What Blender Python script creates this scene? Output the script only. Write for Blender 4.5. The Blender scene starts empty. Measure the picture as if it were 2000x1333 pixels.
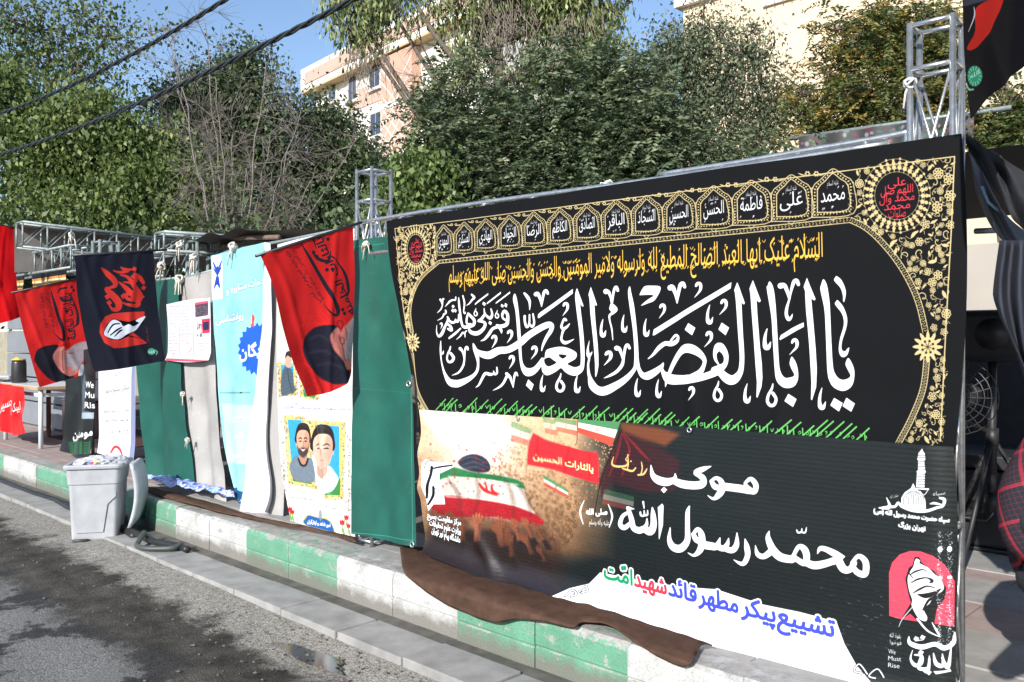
import bpy, bmesh, math, random
import numpy as np
from mathutils import Vector

# ------------------------------------------------------------------ camera, world, sun, exposure
SC = bpy.context.scene
YAW = math.radians(44.3)
CAMZ = 1.6
FOC, CX, HY = 1700.0, 1000.0, 660.0          # focal length and horizon of the 2000 px photograph
cam_data = bpy.data.cameras.new("camera")
cam_data.sensor_width = 36.0
cam_data.lens = 36.0 * FOC / 2000.0
cam_data.shift_y = -6.5 / 2000.0
cam_data.clip_start = 0.05
cam_data.clip_end = 2000.0
cam = bpy.data.objects.new("camera", cam_data)
SC.collection.objects.link(cam)
cam.location = (0, 0, CAMZ)
cam.rotation_euler = (math.radians(90), 0, YAW)
SC.camera = cam

SUN_H = Vector((-0.30, 0.954, 0)).normalized()   # horizontal travel of the light
SUN_EL = math.radians(27)
world = bpy.data.worlds.new("World")
SC.world = world
world.use_nodes = True
wn = world.node_tree.nodes
bgn = wn.get("Background") or wn.new("ShaderNodeBackground")
sky = wn.new("ShaderNodeTexSky")
sky.sky_type = 'NISHITA'
sky.sun_disc = False
sky.sun_elevation = SUN_EL
sky.sun_rotation = math.atan2(-SUN_H.x, -SUN_H.y)
sky.altitude = 1200
sky.air_density = 1.0
sky.dust_density = 0.6
sky.ozone_density = 1.6
world.node_tree.links.new(sky.outputs[0], bgn.inputs[0])
bgn.inputs[1].default_value = 0.135
sun_d = bpy.data.lights.new("sun", 'SUN')
sun_d.energy = 4.6
sun_d.angle = math.radians(0.53)
sun_d.color = (1.0, 0.955, 0.89)
sun = bpy.data.objects.new("sun", sun_d)
SC.collection.objects.link(sun)
ld = Vector((SUN_H.x * math.cos(SUN_EL), SUN_H.y * math.cos(SUN_EL), -math.sin(SUN_EL)))
sun.rotation_euler = ld.to_track_quat('-Z', 'Y').to_euler()
sun.location = (5, -8, 8)
SC.view_settings.view_transform = 'Standard'
SC.view_settings.look = 'None'
SC.view_settings.exposure = 0.62
SC.view_settings.gamma = 1.0
SC.cycles.max_bounces = 6
SC.cycles.transparent_max_bounces = 6

# ------------------------------------------------------------------ helpers
R_ = np.array((math.cos(YAW), math.sin(YAW), 0.0))
F_ = np.array((-math.sin(YAW), math.cos(YAW), 0.0))
U_ = np.array((0.0, 0.0, 1.0))
CAMP = np.array((0.0, 0.0, CAMZ))
def rays(p):
    p = np.atleast_2d(np.asarray(p, float))
    return F_ + ((p[:, 0:1] - CX) / FOC) * R_ + ((HY - p[:, 1:2]) / FOC) * U_
def at_d(px, py, d):
    return CAMP + rays([(px, py)])[0] * d
def at_z(px, py, z):
    r = rays([(px, py)])[0]
    return CAMP + r * ((z - CAMZ) / r[2])
def at_y(px, py, y):
    r = rays([(px, py)])[0]
    return CAMP + r * (y / r[1])
def at_x(px, py, x):
    r = rays([(px, py)])[0]
    return CAMP + r * (x / r[0])

WL = {}
def link(o): SC.collection.objects.link(o); return o
def tag(o, label=None, cat=None, group=None, kind=None):
    if label: o["label"] = label
    if cat: o["category"] = cat
    if group: o["group"] = group
    if kind: o["kind"] = kind
    return o
def empty(name, loc, label=None, cat=None, group=None, kind=None):
    o = link(bpy.data.objects.new(name, None))
    o.location = loc
    o.empty_display_size = 0.1
    WL[o.name] = Vector(loc)
    return tag(o, label, cat, group, kind)
def finish(name, verts, faces, mat, parent=None, smooth=False, uvs=None, cols=None, loc=None):
    verts = np.asarray(verts, float)
    if parent is not None:
        base = WL[parent.name]
        wl = base
    else:
        mn, mx = verts.min(0), verts.max(0)
        base = Vector(loc) if loc is not None else Vector(((mn[0]+mx[0])/2, (mn[1]+mx[1])/2, mn[2]))
        wl = base
    vv = verts - np.array(base)
    me = bpy.data.meshes.new(name)
    if isinstance(faces, np.ndarray):
        n, k = faces.shape
        me.vertices.add(len(vv)); me.vertices.foreach_set("co", vv.astype(np.float32).ravel())
        me.loops.add(n*k); me.loops.foreach_set("vertex_index", faces.astype(np.int32).ravel())
        me.polygons.add(n)
        me.polygons.foreach_set("loop_start", np.arange(0, n*k, k, dtype=np.int32))
        me.update(calc_edges=True)
    else:
        me.from_pydata(vv.tolist(), [], faces)
    if uvs is not None:
        ul = me.uv_layers.new(name="uv")
        idx = np.empty(len(me.loops), np.int32); me.loops.foreach_get("vertex_index", idx)
        ul.data.foreach_set("uv", np.asarray(uvs, np.float32)[idx].ravel())
    if cols is not None:
        ca = me.color_attributes.new("tint", 'FLOAT_COLOR', 'POINT')
        ca.data.foreach_set("color", np.asarray(cols, np.float32).ravel())
    if smooth:
        me.polygons.foreach_set("use_smooth", [True]*len(me.polygons))
    for m in (mat if isinstance(mat, (list, tuple)) else [mat]):
        me.materials.append(m)
    o = link(bpy.data.objects.new(name, me))
    if parent is not None: o.parent = parent
    else: o.location = base
    WL[o.name] = wl
    return o

class MB:
    def __init__(s): s.v, s.f = [], []
    def add(s, v, f):
        n = len(s.v); s.v += [tuple(map(float, p)) for p in v]; s.f += [tuple(i+n for i in q) for q in f]; return s
    def box(s, a, b, bev=0.0):
        x0, y0, z0 = a; x1, y1, z1 = b
        if bev <= 0:
            v = [(x0,y0,z0),(x1,y0,z0),(x1,y1,z0),(x0,y1,z0),(x0,y0,z1),(x1,y0,z1),(x1,y1,z1),(x0,y1,z1)]
            return s.add(v, [(0,3,2,1),(4,5,6,7),(0,1,5,4),(1,2,6,5),(2,3,7,6),(3,0,4,7)])
        bm = bmesh.new(); bmesh.ops.create_cube(bm, size=1)
        for q in bm.verts: q.co = Vector(((x0+x1)/2+q.co.x*(x1-x0), (y0+y1)/2+q.co.y*(y1-y0), (z0+z1)/2+q.co.z*(z1-z0)))
        bmesh.ops.bevel(bm, geom=bm.edges[:], offset=bev, segments=2, profile=0.6, affect='EDGES')
        bm.verts.index_update()
        s.add([q.co for q in bm.verts], [tuple(q.index for q in f.verts) for f in bm.faces]); bm.free(); return s
    def tube(s, pts, r, seg=8, cap=True):
        pts = [Vector(p) for p in pts]; n = len(pts)
        rr = r if isinstance(r, (list, tuple, np.ndarray)) else [r]*n
        t0 = (pts[1]-pts[0]).normalized()
        a = t0.orthogonal().normalized()
        vs, fs = [], []
        for i, p in enumerate(pts):
            t = (pts[min(i+1, n-1)]-pts[max(i-1, 0)])
            t = t.normalized() if t.length > 1e-9 else t0
            a = (a - t*a.dot(t))
            a = a.normalized() if a.length > 1e-6 else t.orthogonal().normalized()
            b = t.cross(a)
            for k in range(seg):
                an = 2*math.pi*k/seg
                vs.append(p + (a*math.cos(an)+b*math.sin(an))*rr[i])
        for i in range(n-1):
            for k in range(seg):
                k2 = (k+1) % seg
                fs.append((i*seg+k, i*seg+k2, (i+1)*seg+k2, (i+1)*seg+k))
        if cap:
            fs.append(tuple(range(seg-1, -1, -1))); fs.append(tuple(range((n-1)*seg, n*seg)))
        return s.add(vs, fs)
    def lathe(s, prof, c, seg=24):
        vs, fs = [], []
        for (r, z) in prof:
            for k in range(seg):
                an = 2*math.pi*k/seg
                vs.append((c[0]+r*math.cos(an), c[1]+r*math.sin(an), c[2]+z))
        for i in range(len(prof)-1):
            for k in range(seg):
                k2 = (k+1) % seg
                fs.append((i*seg+k, i*seg+k2, (i+1)*seg+k2, (i+1)*seg+k))
        return s.add(vs, fs)
    def prism(s, poly, y0, y1):          # outline in x,z extruded in y
        n = len(poly)
        v = [(p[0], y0, p[1]) for p in poly] + [(p[0], y1, p[1]) for p in poly]
        f = [tuple(range(n)), tuple(range(2*n-1, n-1, -1))] + [(i, i+n, (i+1) % n+n, (i+1) % n) for i in range(n)]
        return s.add(v, f)
    def build(s, name, mat, parent=None, smooth=False, **k):
        return finish(name, s.v, s.f, mat, parent, smooth, **k)

def vnoise(x, y, seed=0):
    """smooth value noise on arrays"""
    x = np.asarray(x, float); y = np.asarray(y, float)
    xi, yi = np.floor(x), np.floor(y); fx, fy = x-xi, y-yi
    fx = fx*fx*(3-2*fx); fy = fy*fy*(3-2*fy)
    def h(a, b):
        q = np.sin(a*127.1+b*311.7+seed*74.7)*43758.5453
        return q-np.floor(q)
    return (h(xi,yi)*(1-fx)+h(xi+1,yi)*fx)*(1-fy)+(h(xi,yi+1)*(1-fx)+h(xi+1,yi+1)*fx)*fy*1.0

# ------------------------------------------------------------------ materials
def new_mat(name):
    m = bpy.data.materials.new(name); m.use_nodes = True
    nt = m.node_tree
    return m, nt, nt.nodes["Principled BSDF"]
def N(nt, typ, **kw):
    n = nt.nodes.new(typ)
    for k, v in kw.items(): setattr(n, k, v)
    return n
def L(nt, a, b): nt.links.new(a, b)
def ramp(nt, stops):
    r = N(nt, "ShaderNodeValToRGB"); e = r.color_ramp.elements
    while len(e) < len(stops): e.new(0.5)
    for q, (p, c) in zip(e, stops):
        q.position = p; q.color = (c[0], c[1], c[2], 1)
    return r
def noise(nt, co, scale, detail=4, rough=0.55):
    n = N(nt, "ShaderNodeTexNoise"); n.inputs["Scale"].default_value = scale
    n.inputs["Detail"].default_value = detail; n.inputs["Roughness"].default_value = rough
    if co is not None: L(nt, co, n.inputs["Vector"])
    return n
def bump(nt, bsdf, h, strength=0.3, dist=0.01):
    b = N(nt, "ShaderNodeBump"); b.inputs["Strength"].default_value = strength; b.inputs["Distance"].default_value = dist
    L(nt, h, b.inputs["Height"]); L(nt, b.outputs[0], bsdf.inputs["Normal"]); return b
def plain(name, col, rough=0.6, metal=0.0, var=0.18, scale=6.0, bmp=0.0, bscale=60.0, spec=0.5, sheen=0.0):
    m, nt, b = new_mat(name)
    geo = N(nt, "ShaderNodeNewGeometry")
    n = noise(nt, geo.outputs["Position"], scale, 5)
    lo = [c*(1-var) for c in col]; hi = [min(1, c*(1+var)) for c in col]
    r = ramp(nt, [(0.3, lo), (0.7, hi)]); L(nt, n.outputs[0], r.inputs[0]); L(nt, r.outputs[0], b.inputs["Base Color"])
    b.inputs["Roughness"].default_value = rough; b.inputs["Metallic"].default_value = metal
    b.inputs["Specular IOR Level"].default_value = spec
    if sheen: b.inputs["Sheen Weight"].default_value = sheen
    if bmp:
        n2 = noise(nt, geo.outputs["Position"], bscale, 4); bump(nt, b, n2.outputs[0], bmp, 0.005)
    return m
def cloth_mat(name, img, rough=0.6, spec=0.3, transl=0.0, weave=900.0, wb=0.08, ribs=0.0, back=(0.75, 0.75, 0.78), dirt=0.06, sheen=0.0):
    m, nt, b = new_mat(name)
    tc = N(nt, "ShaderNodeUVMap"); geo = N(nt, "ShaderNodeNewGeometry")
    t = N(nt, "ShaderNodeTexImage"); t.image = img; t.interpolation = 'Linear'; t.extension = 'EXTEND'
    L(nt, tc.outputs[0], t.inputs[0])
    n = noise(nt, geo.outputs["Position"], 5.0, 6, 0.6)
    r = ramp(nt, [(0.3, (1-dirt*2,)*3), (0.65, (1, 1, 1))]); L(nt, n.outputs[0], r.inputs[0])
    mx = N(nt, "ShaderNodeMix", data_type='RGBA', blend_type='MULTIPLY'); mx.inputs[0].default_value = 1
    L(nt, t.outputs[0], mx.inputs[6]); L(nt, r.outputs[0], mx.inputs[7])
    if back is not None:
        m2 = N(nt, "ShaderNodeMix", data_type='RGBA'); L(nt, geo.outputs["Backfacing"], m2.inputs[0])
        L(nt, mx.outputs[2], m2.inputs[6]); m2.inputs[7].default_value = (*back, 1)
        colout = m2.outputs[2]
    else: colout = mx.outputs[2]
    L(nt, colout, b.inputs["Base Color"])
    b.inputs["Roughness"].default_value = rough; b.inputs["Specular IOR Level"].default_value = spec
    if sheen: b.inputs["Sheen Weight"].default_value = sheen
    n2 = noise(nt, geo.outputs["Position"], weave, 2)
    n3 = noise(nt, geo.outputs["Position"], 9.0, 3)
    ad = N(nt, "ShaderNodeMath", operation='MULTIPLY_ADD'); L(nt, n3.outputs[0], ad.inputs[0]); ad.inputs[1].default_value = 2.5
    L(nt, n2.outputs[0], ad.inputs[2])
    h = ad.outputs[0]
    if ribs:
        w = N(nt, "ShaderNodeTexWave", wave_type='BANDS', bands_direction='Z'); w.inputs["Scale"].default_value = 17.0
        w.inputs["Distortion"].default_value = 0.5; w.inputs["Detail"].default_value = 1
        L(nt, geo.outputs["Position"], w.inputs[0])
        a2 = N(nt, "ShaderNodeMath", operation='MULTIPLY_ADD'); L(nt, w.outputs[1], a2.inputs[0]); a2.inputs[1].default_value = ribs
        L(nt, h, a2.inputs[2]); h = a2.outputs[0]
    bump(nt, b, h, wb, 0.006)
    if transl > 0:
        tr = N(nt, "ShaderNodeBsdfTranslucent"); L(nt, colout, tr.inputs[0])
        ms = N(nt, "ShaderNodeMixShader"); ms.inputs[0].default_value = transl
        out = nt.nodes["Material Output"]
        L(nt, b.outputs[0], ms.inputs[1]); L(nt, tr.outputs[0], ms.inputs[2]); L(nt, ms.outputs[0], out.inputs[0])
    return m

# ------------------------------------------------------------------ drawing flat print
class Plane:
    def __init__(s, p, ang=0.0, a=None):
        s.o = np.array(p, float)
        s.a = np.array(a, float) if a is not None else np.array((math.cos(ang), math.sin(ang), 0.0))
        s.a /= np.linalg.norm(s.a)
        s.b = np.array((0.0, 0.0, 1.0))
        n = np.cross(s.a, s.b)
        if np.dot(n, CAMP - s.o) < 0: n = -n
        s.n = n
    def st(s, px):
        r = rays(px)
        k = np.dot(s.o - CAMP, s.n) / (r @ s.n)
        q = CAMP + r*k[:, None] - s.o
        return np.stack((q @ s.a, q @ s.b), 1)
    def w(s, st, off=0.0):
        st = np.atleast_2d(st)
        return s.o + st[:, 0:1]*s.a + st[:, 1:2]*s.b + np.reshape(off, (-1, 1))*s.n

def smooth_pts(p, closed=False, sub=6):
    p = np.asarray(p, float); n = len(p)
    if n < 3: return p
    out = []
    rng = range(n) if closed else range(n-1)
    for i in rng:
        if closed: a, b, c, d = p[(i-1) % n], p[i], p[(i+1) % n], p[(i+2) % n]
        else: a, b, c, d = p[max(i-1, 0)], p[i], p[i+1], p[min(i+2, n-1)]
        for k in range(sub):
            t = k/sub
            out.append(0.5*((2*b)+(c-a)*t+(2*a-5*b+4*c-d)*t*t+(3*b-a-3*c+d)*t**3))
    if not closed: out.append(p[-1])
    return np.array(out)
def area(p):
    x, y = p[:, 0], p[:, 1]
    return 0.5*np.sum(x*np.roll(y, -1)-np.roll(x, -1)*y)
def orient(p, sgn=1):
    p = np.asarray(p, float)
    return p if area(p)*sgn >= 0 else p[::-1]
def ribbon(pts, sub=5):
    """pts (x,y,w) -> list of same-orientation polygons"""
    p = smooth_pts(pts, False, sub)
    out = []
    d = np.gradient(p[:, :2], axis=0); d /= (np.linalg.norm(d, axis=1, keepdims=True)+1e-9)
    nn = np.stack((-d[:, 1], d[:, 0]), 1)*np.maximum(p[:, 2:3], 0.2)/2
    l, r = p[:, :2]+nn, p[:, :2]-nn
    for i in range(len(p)-1):
        out.append(orient([l[i], l[i+1], r[i+1], r[i]]))
    for i in (0, len(p)-1):
        an = np.linspace(0, 2*math.pi, 9)[:-1]
        out.append(orient(np.stack((p[i, 0]+np.cos(an)*p[i, 2]/2, p[i, 1]+np.sin(an)*p[i, 2]/2), 1)))
    return out
def ell(cx, cy, rx, ry, n=28, rot=0.0):
    a = np.linspace(0, 2*math.pi, n+1)[:-1]
    x, y = np.cos(a)*rx, np.sin(a)*ry
    c, s = math.cos(rot), math.sin(rot)
    return np.stack((cx+x*c-y*s, cy+x*s+y*c), 1)
def boxblur(m, r):
    r = int(max(1, r))
    for ax in (0, 1):
        pad = [(0, 0)]*m.ndim; pad[ax] = (r+1, r)
        c = np.cumsum(np.pad(m, pad, mode='edge'), axis=ax)
        n = m.shape[ax]
        hi = np.take(c, np.arange(2*r+1, 2*r+1+n), axis=ax); lo = np.take(c, np.arange(0, n), axis=ax)
        m = (hi-lo)/(2*r+1)
    return m

class Canvas:
    def __init__(s, plane, pxs, res, bg, pad=0.04):
        s.pl = plane
        q = plane.st(pxs)
        s.lo = q.min(0)-pad; s.hi = q.max(0)+pad; s.res = res
        s.W = int((s.hi[0]-s.lo[0])*res); s.H = int((s.hi[1]-s.lo[1])*res)
        s.img = np.empty((s.H, s.W, 3), np.float32); s.img[:] = bg
        s.flip = np.dot(plane.a, R_) < 0
    def tx(s, px):
        q = s.pl.st(px)
        return np.stack(((q[:, 0]-s.lo[0])*s.res, (s.hi[1]-q[:, 1])*s.res), 1)
    def mask(s, polys, margin=2):
        polys = [s.tx(p) for p in polys]
        P0 = np.concatenate(polys); P1 = np.concatenate([np.roll(p, -1, 0) for p in polys])
        x0 = int(max(0, math.floor(P0[:, 0].min())-margin)); x1 = int(min(s.W, math.ceil(P0[:, 0].max())+margin))
        y0 = int(max(0, math.floor(P0[:, 1].min())-margin)); y1 = int(min(s.H, math.ceil(P0[:, 1].max())+margin))
        if x1 <= x0 or y1 <= y0: return None
        w, h = x1-x0, y1-y0; SS = 4
        ax, ay, bx, by = P0[:, 0]-x0, P0[:, 1]-y0, P1[:, 0]-x0, P1[:, 1]-y0
        k0 = np.ceil(np.clip(np.minimum(ay, by), 0, h)*SS-0.5).astype(int); k1 = np.ceil(np.clip(np.maximum(ay, by), 0, h)*SS-0.5).astype(int)
        cnt = np.maximum(k1-k0, 0)
        e = np.repeat(np.arange(len(cnt)), cnt)
        if len(e) == 0: return None
        st = np.cumsum(cnt)-cnt
        k = np.arange(len(e))-np.repeat(st, cnt)+k0[e]
        yy = (k+0.5)/SS
        xx = ax[e]+(yy-ay[e])*(bx[e]-ax[e])/(by[e]-ay[e])
        sg = np.where(by[e] > ay[e], 1.0, -1.0)/SS
        xx = np.clip(xx, 0, w-1e-3); ix = xx.astype(int); fx = xx-ix
        row = np.minimum(k//SS, h-1)
        D = np.bincount(row*(w+1)+ix, sg*(1-fx), h*(w+1))+np.bincount(row*(w+1)+ix+1, sg*fx, h*(w+1)+1)[:h*(w+1)]
        M = np.clip(np.abs(np.cumsum(D.reshape(h, w+1), 1))[:, :w], 0, 1)
        return (x0, y0, x1, y1, M.astype(np.float32))
    def comp(s, mk, col, alpha=1.0):
        if mk is None: return
        x0, y0, x1, y1, M = mk
        M = (M*alpha)[..., None]
        s.img[y0:y1, x0:x1] = s.img[y0:y1, x0:x1]*(1-M)+np.array(col, np.float32)*M
    def fill(s, polys, col, alpha=1.0, blur=0, dil=0):
        if not isinstance(polys, list): polys = [polys]
        mk = s.mask([np.asarray(p, float) for p in polys], 2+int(blur*3)+int(dil)+1)
        if mk is None: return
        x0, y0, x1, y1, M = mk
        if dil > 0: M = s.dilate(M, dil)
        elif dil < 0: M = M*.35+.65*(1-s.dilate(1-M, -dil))
        if blur: M = boxblur(boxblur(M, blur), blur)
        s.comp((x0, y0, x1, y1, M), col, alpha)
    @staticmethod
    def dilate(M, r):
        out = M.copy(); h, w = M.shape
        for rr in ([r] if r < 2.5 else [r, r*0.5]):
            for k in range(16):
                dx, dy = int(round(rr*math.cos(k*math.pi/8))), int(round(rr*math.sin(k*math.pi/8)))
                sh = np.zeros_like(M)
                sh[max(0,dy):h+min(0,dy), max(0,dx):w+min(0,dx)] = M[max(0,-dy):h+min(0,-dy), max(0,-dx):w+min(0,-dx)]
                np.maximum(out, sh, out)
        return out
    def poly(s, pts, col, alpha=1.0, blur=0, sm=False, holes=()):
        p = smooth_pts(pts, True) if sm else np.asarray(pts, float)
        s.fill([orient(p)]+[orient(smooth_pts(h, True) if sm else h, -1) for h in holes], col, alpha, blur)
    def strokes(s, lst, col, alpha=1.0, blur=0, dil=0):
        out = []
        for p in lst: out += ribbon(p)
        s.fill(out, col, alpha, blur, dil)
    def line(s, pts, w, col, alpha=1.0):
        s.strokes([[(p[0], p[1], w) for p in pts]], col, alpha)
    def text(s, txt, l, r, h, col, up=None, dil=0, halo=None, halow=0, hr=None, alpha=1.0, blur=0):
        """baseline from pixel l to pixel r (left and right end of the print), h = letter height in pixels"""
        cs = outlines(txt)
        if not cs: return
        l, r = np.array(l, float), np.array(r, float)
        hr = h if hr is None else hr
        up = np.array((0.0, -1.0) if up is None else up, float)
        mn = min(c[:, 0].min() for c in cs); mx = max(c[:, 0].max() for c in cs)
        ps = []
        for c in cs:
            u = (c[:, 0]-mn)/(mx-mn); v = c[:, 1]/0.714
            ps.append(l+u[:, None]*(r-l)+(v*(h+(hr-h)*u))[:, None]*up)
        if halo is not None: s.fill(ps, halo, alpha, 0, halow)
        s.fill(ps, col, alpha, blur, dil)
    def soften(s, px, r, amp=0.05, seed=1):
        """printed-photo look: slight blur and grain inside a pixel box of the photograph"""
        q = s.tx([(px[0],px[1]),(px[2],px[1]),(px[2],px[3]),(px[0],px[3])])
        x0, x1 = int(max(0,q[:,0].min())), int(min(s.W,q[:,0].max())); y0, y1 = int(max(0,q[:,1].min())), int(min(s.H,q[:,1].max()))
        a = s.img[y0:y1, x0:x1]
        for k in range(3): a[..., k] = boxblur(boxblur(a[..., k], r), r)
        g = np.random.default_rng(seed).normal(0, 1, a.shape[:2]).astype(np.float32); g = boxblur(g, 1)*2
        yy, xx = np.mgrid[0:a.shape[0], 0:a.shape[1]].astype(np.float32)
        a *= (1+amp*g+amp*1.5*(vnoise(xx/9, yy/9, seed)-.5))[..., None]
    def ptext(s, txt, l, r, h, col, dil=0, halo=None, halow=0, alpha=1.0):
        """the same, laid out evenly on the cloth itself; h in metres"""
        cs = outlines(txt)
        q = s.pl.st([l, r]); a = (q[1]-q[0]); un = np.array((-a[1], a[0]))/np.linalg.norm(a)
        if un[1] < 0: un = -un
        mn = min(c[:, 0].min() for c in cs); mx = max(c[:, 0].max() for c in cs); ps = []
        for c in cs:
            st = q[0]+((c[:, 0]-mn)/(mx-mn))[:, None]*a+(c[:, 1]/.714*h)[:, None]*un
            ps.append(np.stack((st[:, 0], st[:, 1]), 1))
        f = s.tx; s.tx = lambda p: np.stack(((p[:, 0]-s.lo[0])*s.res, (s.hi[1]-p[:, 1])*s.res), 1)
        if halo is not None: s.fill(ps, halo, alpha, 0, halow)
        s.fill(ps, col, alpha, 0, dil); s.tx = f
    def image(s, name, curve=1.0):
        im = bpy.data.images.new(name, s.W, s.H, alpha=False)
        a = np.ones((s.H, s.W, 4), np.float32); a[..., :3] = np.clip(s.img, 0, 1)
        im.pixels.foreach_set(a[::-1].ravel()); im.update(); im.pack()
        return im

# letters of the script as joined forms: isolated, final, initial, medial
AF = {'ا':(0xFE8D,0xFE8E),'آ':(0xFE81,0xFE82),'أ':(0xFE83,0xFE84),'ب':(0xFE8F,0xFE90,0xFE91,0xFE92),'پ':(0xFB56,0xFB57,0xFB58,0xFB59),
 'ت':(0xFE95,0xFE96,0xFE97,0xFE98),'ث':(0xFE99,0xFE9A,0xFE9B,0xFE9C),'ج':(0xFE9D,0xFE9E,0xFE9F,0xFEA0),'چ':(0xFB7A,0xFB7B,0xFB7C,0xFB7D),
 'ح':(0xFEA1,0xFEA2,0xFEA3,0xFEA4),'خ':(0xFEA5,0xFEA6,0xFEA7,0xFEA8),'د':(0xFEA9,0xFEAA),'ذ':(0xFEAB,0xFEAC),'ر':(0xFEAD,0xFEAE),
 'ز':(0xFEAF,0xFEB0),'ژ':(0xFB8A,0xFB8B),'س':(0xFEB1,0xFEB2,0xFEB3,0xFEB4),'ش':(0xFEB5,0xFEB6,0xFEB7,0xFEB8),'ص':(0xFEB9,0xFEBA,0xFEBB,0xFEBC),
 'ض':(0xFEBD,0xFEBE,0xFEBF,0xFEC0),'ط':(0xFEC1,0xFEC2,0xFEC3,0xFEC4),'ظ':(0xFEC5,0xFEC6,0xFEC7,0xFEC8),'ع':(0xFEC9,0xFECA,0xFECB,0xFECC),
 'غ':(0xFECD,0xFECE,0xFECF,0xFED0),'ف':(0xFED1,0xFED2,0xFED3,0xFED4),'ق':(0xFED5,0xFED6,0xFED7,0xFED8),'ک':(0xFB8E,0xFB8F,0xFB90,0xFB91),
 'گ':(0xFB92,0xFB93,0xFB94,0xFB95),'ل':(0xFEDD,0xFEDE,0xFEDF,0xFEE0),'م':(0xFEE1,0xFEE2,0xFEE3,0xFEE4),'ن':(0xFEE5,0xFEE6,0xFEE7,0xFEE8),
 'ه':(0xFEE9,0xFEEA,0xFEEB,0xFEEC),'و':(0xFEED,0xFEEE),'ؤ':(0xFE85,0xFE86),'ی':(0xFBFC,0xFBFD,0xFBFE,0xFBFF),'ئ':(0xFE89,0xFE8A,0xFE8B,0xFE8C),
 'ة':(0xFE93,0xFE94),'ء':(0xFE80,)}
MARKS = 'ًٌٍَُِّْ'
def shape(t):
    if not any(c in AF for c in t): return t
    out = []; i = 0; n = len(t)
    def nxt(j):
        j += 1
        while j < n and t[j] in MARKS: j += 1
        return t[j] if j < n else ' '
    prev_join = False
    while i < n:
        c = t[i]
        if c in MARKS: out.append(c); i += 1; continue
        if c not in AF: out.append({'(':')', ')':'('}.get(c, c)); prev_join = False; i += 1; continue
        f = AF[c]
        if c == 'ل' and i+1 < n and t[i+1] in 'اآأ':
            b = {'ا':0xFEFB, 'آ':0xFEF5, 'أ':0xFEF7}[t[i+1]]
            out.append(chr(b+(1 if prev_join else 0))); prev_join = False; i += 2; continue
        nj = len(f) == 4 and nxt(i) in AF and nxt(i) != 'ء'
        if len(f) == 1: out.append(chr(f[0])); prev_join = False
        elif len(f) == 2: out.append(chr(f[1] if prev_join else f[0])); prev_join = False
        else:
            out.append(chr(f[(3 if nj else 1) if prev_join else (2 if nj else 0)])); prev_join = nj
        i += 1
    return ''.join(out[::-1])
_oc = {}
def outlines(txt):
    if txt in _oc: return _oc[txt]
    c = bpy.data.curves.new("lettering", 'FONT'); c.body = shape(txt)
    o = bpy.data.objects.new("lettering", c); link(o)
    dg = bpy.context.evaluated_depsgraph_get()
    oe = o.evaluated_get(dg); cv = oe.to_curve(dg)
    res = []
    for sp in cv.splines:
        b = sp.bezier_points
        pts = []
        for i in range(len(b)):
            p0, p1 = b[i], b[(i+1) % len(b)]
            a, h1, h2, d = (np.array(q[:2]) for q in (p0.co, p0.handle_right, p1.handle_left, p1.co))
            for k in range(4):
                t = k/4; pts.append((1-t)**3*a+3*(1-t)**2*t*h1+3*(1-t)*t*t*h2+t**3*d)
        if len(pts) > 2: res.append(np.array(pts))
    oe.to_curve_clear()
    bpy.data.objects.remove(o); bpy.data.curves.remove(c)
    _oc[txt] = res
    return res

def resample(p, n):
    p = np.asarray(p, float)
    d = np.r_[0, np.cumsum(np.linalg.norm(np.diff(p, axis=0), axis=1))]
    t = np.linspace(0, d[-1], n)
    return np.stack([np.interp(t, d, p[:, k]) for k in range(p.shape[1])], 1)
def sheet(name, plane, top, bottom, left, right, mat, cv=None, nu=60, nv=60, disp=None, parent=None, sm=True, thick=0.0):
    """a cloth whose edges are polylines (top, bottom left to right; left, right top to bottom) on a plane"""
    E = []
    for p, n in ((top, nu+1), (bottom, nu+1), (left, nv+1), (right, nv+1)):
        q = smooth_pts(p, False, 8) if sm else np.asarray(p, float)
        E.append(resample(plane.st(q), n))
    T, B, Lf, Rt = E
    u = np.linspace(0, 1, nu+1)[None, :, None]; v = np.linspace(0, 1, nv+1)[:, None, None]
    P = (1-v)*T[None]+v*B[None]+(1-u)*Lf[:, None]+u*Rt[:, None]
    P -= (1-u)*(1-v)*T[0]+u*(1-v)*T[-1]+(1-u)*v*B[0]+u*v*B[-1]
    S = P.reshape(-1, 2)
    uu = np.broadcast_to(u[..., 0], P.shape[:2]).ravel(); vv = np.broadcast_to(v[..., 0], P.shape[:2]).ravel()
    off = np.zeros(len(S)) if disp is None else disp(S[:, 0], S[:, 1], uu, vv)
    W = plane.w(S, off)
    i = np.arange((nu+1)*(nv+1)).reshape(nv+1, nu+1)
    F = np.stack((i[:-1, :-1], i[1:, :-1], i[1:, 1:], i[:-1, 1:]), -1).reshape(-1, 4)
    # front towards the plane's normal
    a, b, c = W[F[0, 0]], W[F[0, 1]], W[F[0, 2]]
    if np.dot(np.cross(b-a, c-a), plane.n) < 0: F = F[:, ::-1].copy()
    uvs = None
    if cv is not None: uvs = (S-cv.lo)/(cv.hi-cv.lo)
    o = finish(name, W, F, mat, parent, True, uvs=uvs)
    if thick:
        md = o.modifiers.new("thickness", 'SOLIDIFY'); md.thickness = thick; md.offset = -1
    return o
# ------------------------------------------------------------------ PRINT AND CLOTH: the big black banner
rnd = random.Random(7)
GOLD = (0.75, 0.68, 0.49); WHITE = (0.88, 0.88, 0.89); INK = (0.045, 0.047, 0.058)
BANG = math.atan(0.0244)
PB = Plane((-4.30, 3.30, 0), BANG)
bt = [(755,432),(1000,394),(1300,346),(1600,303),(1880,262)]
cvB = Canvas(PB, [(750,425),(1890,250),(1890,900),(800,900)], 640, INK)

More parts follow.
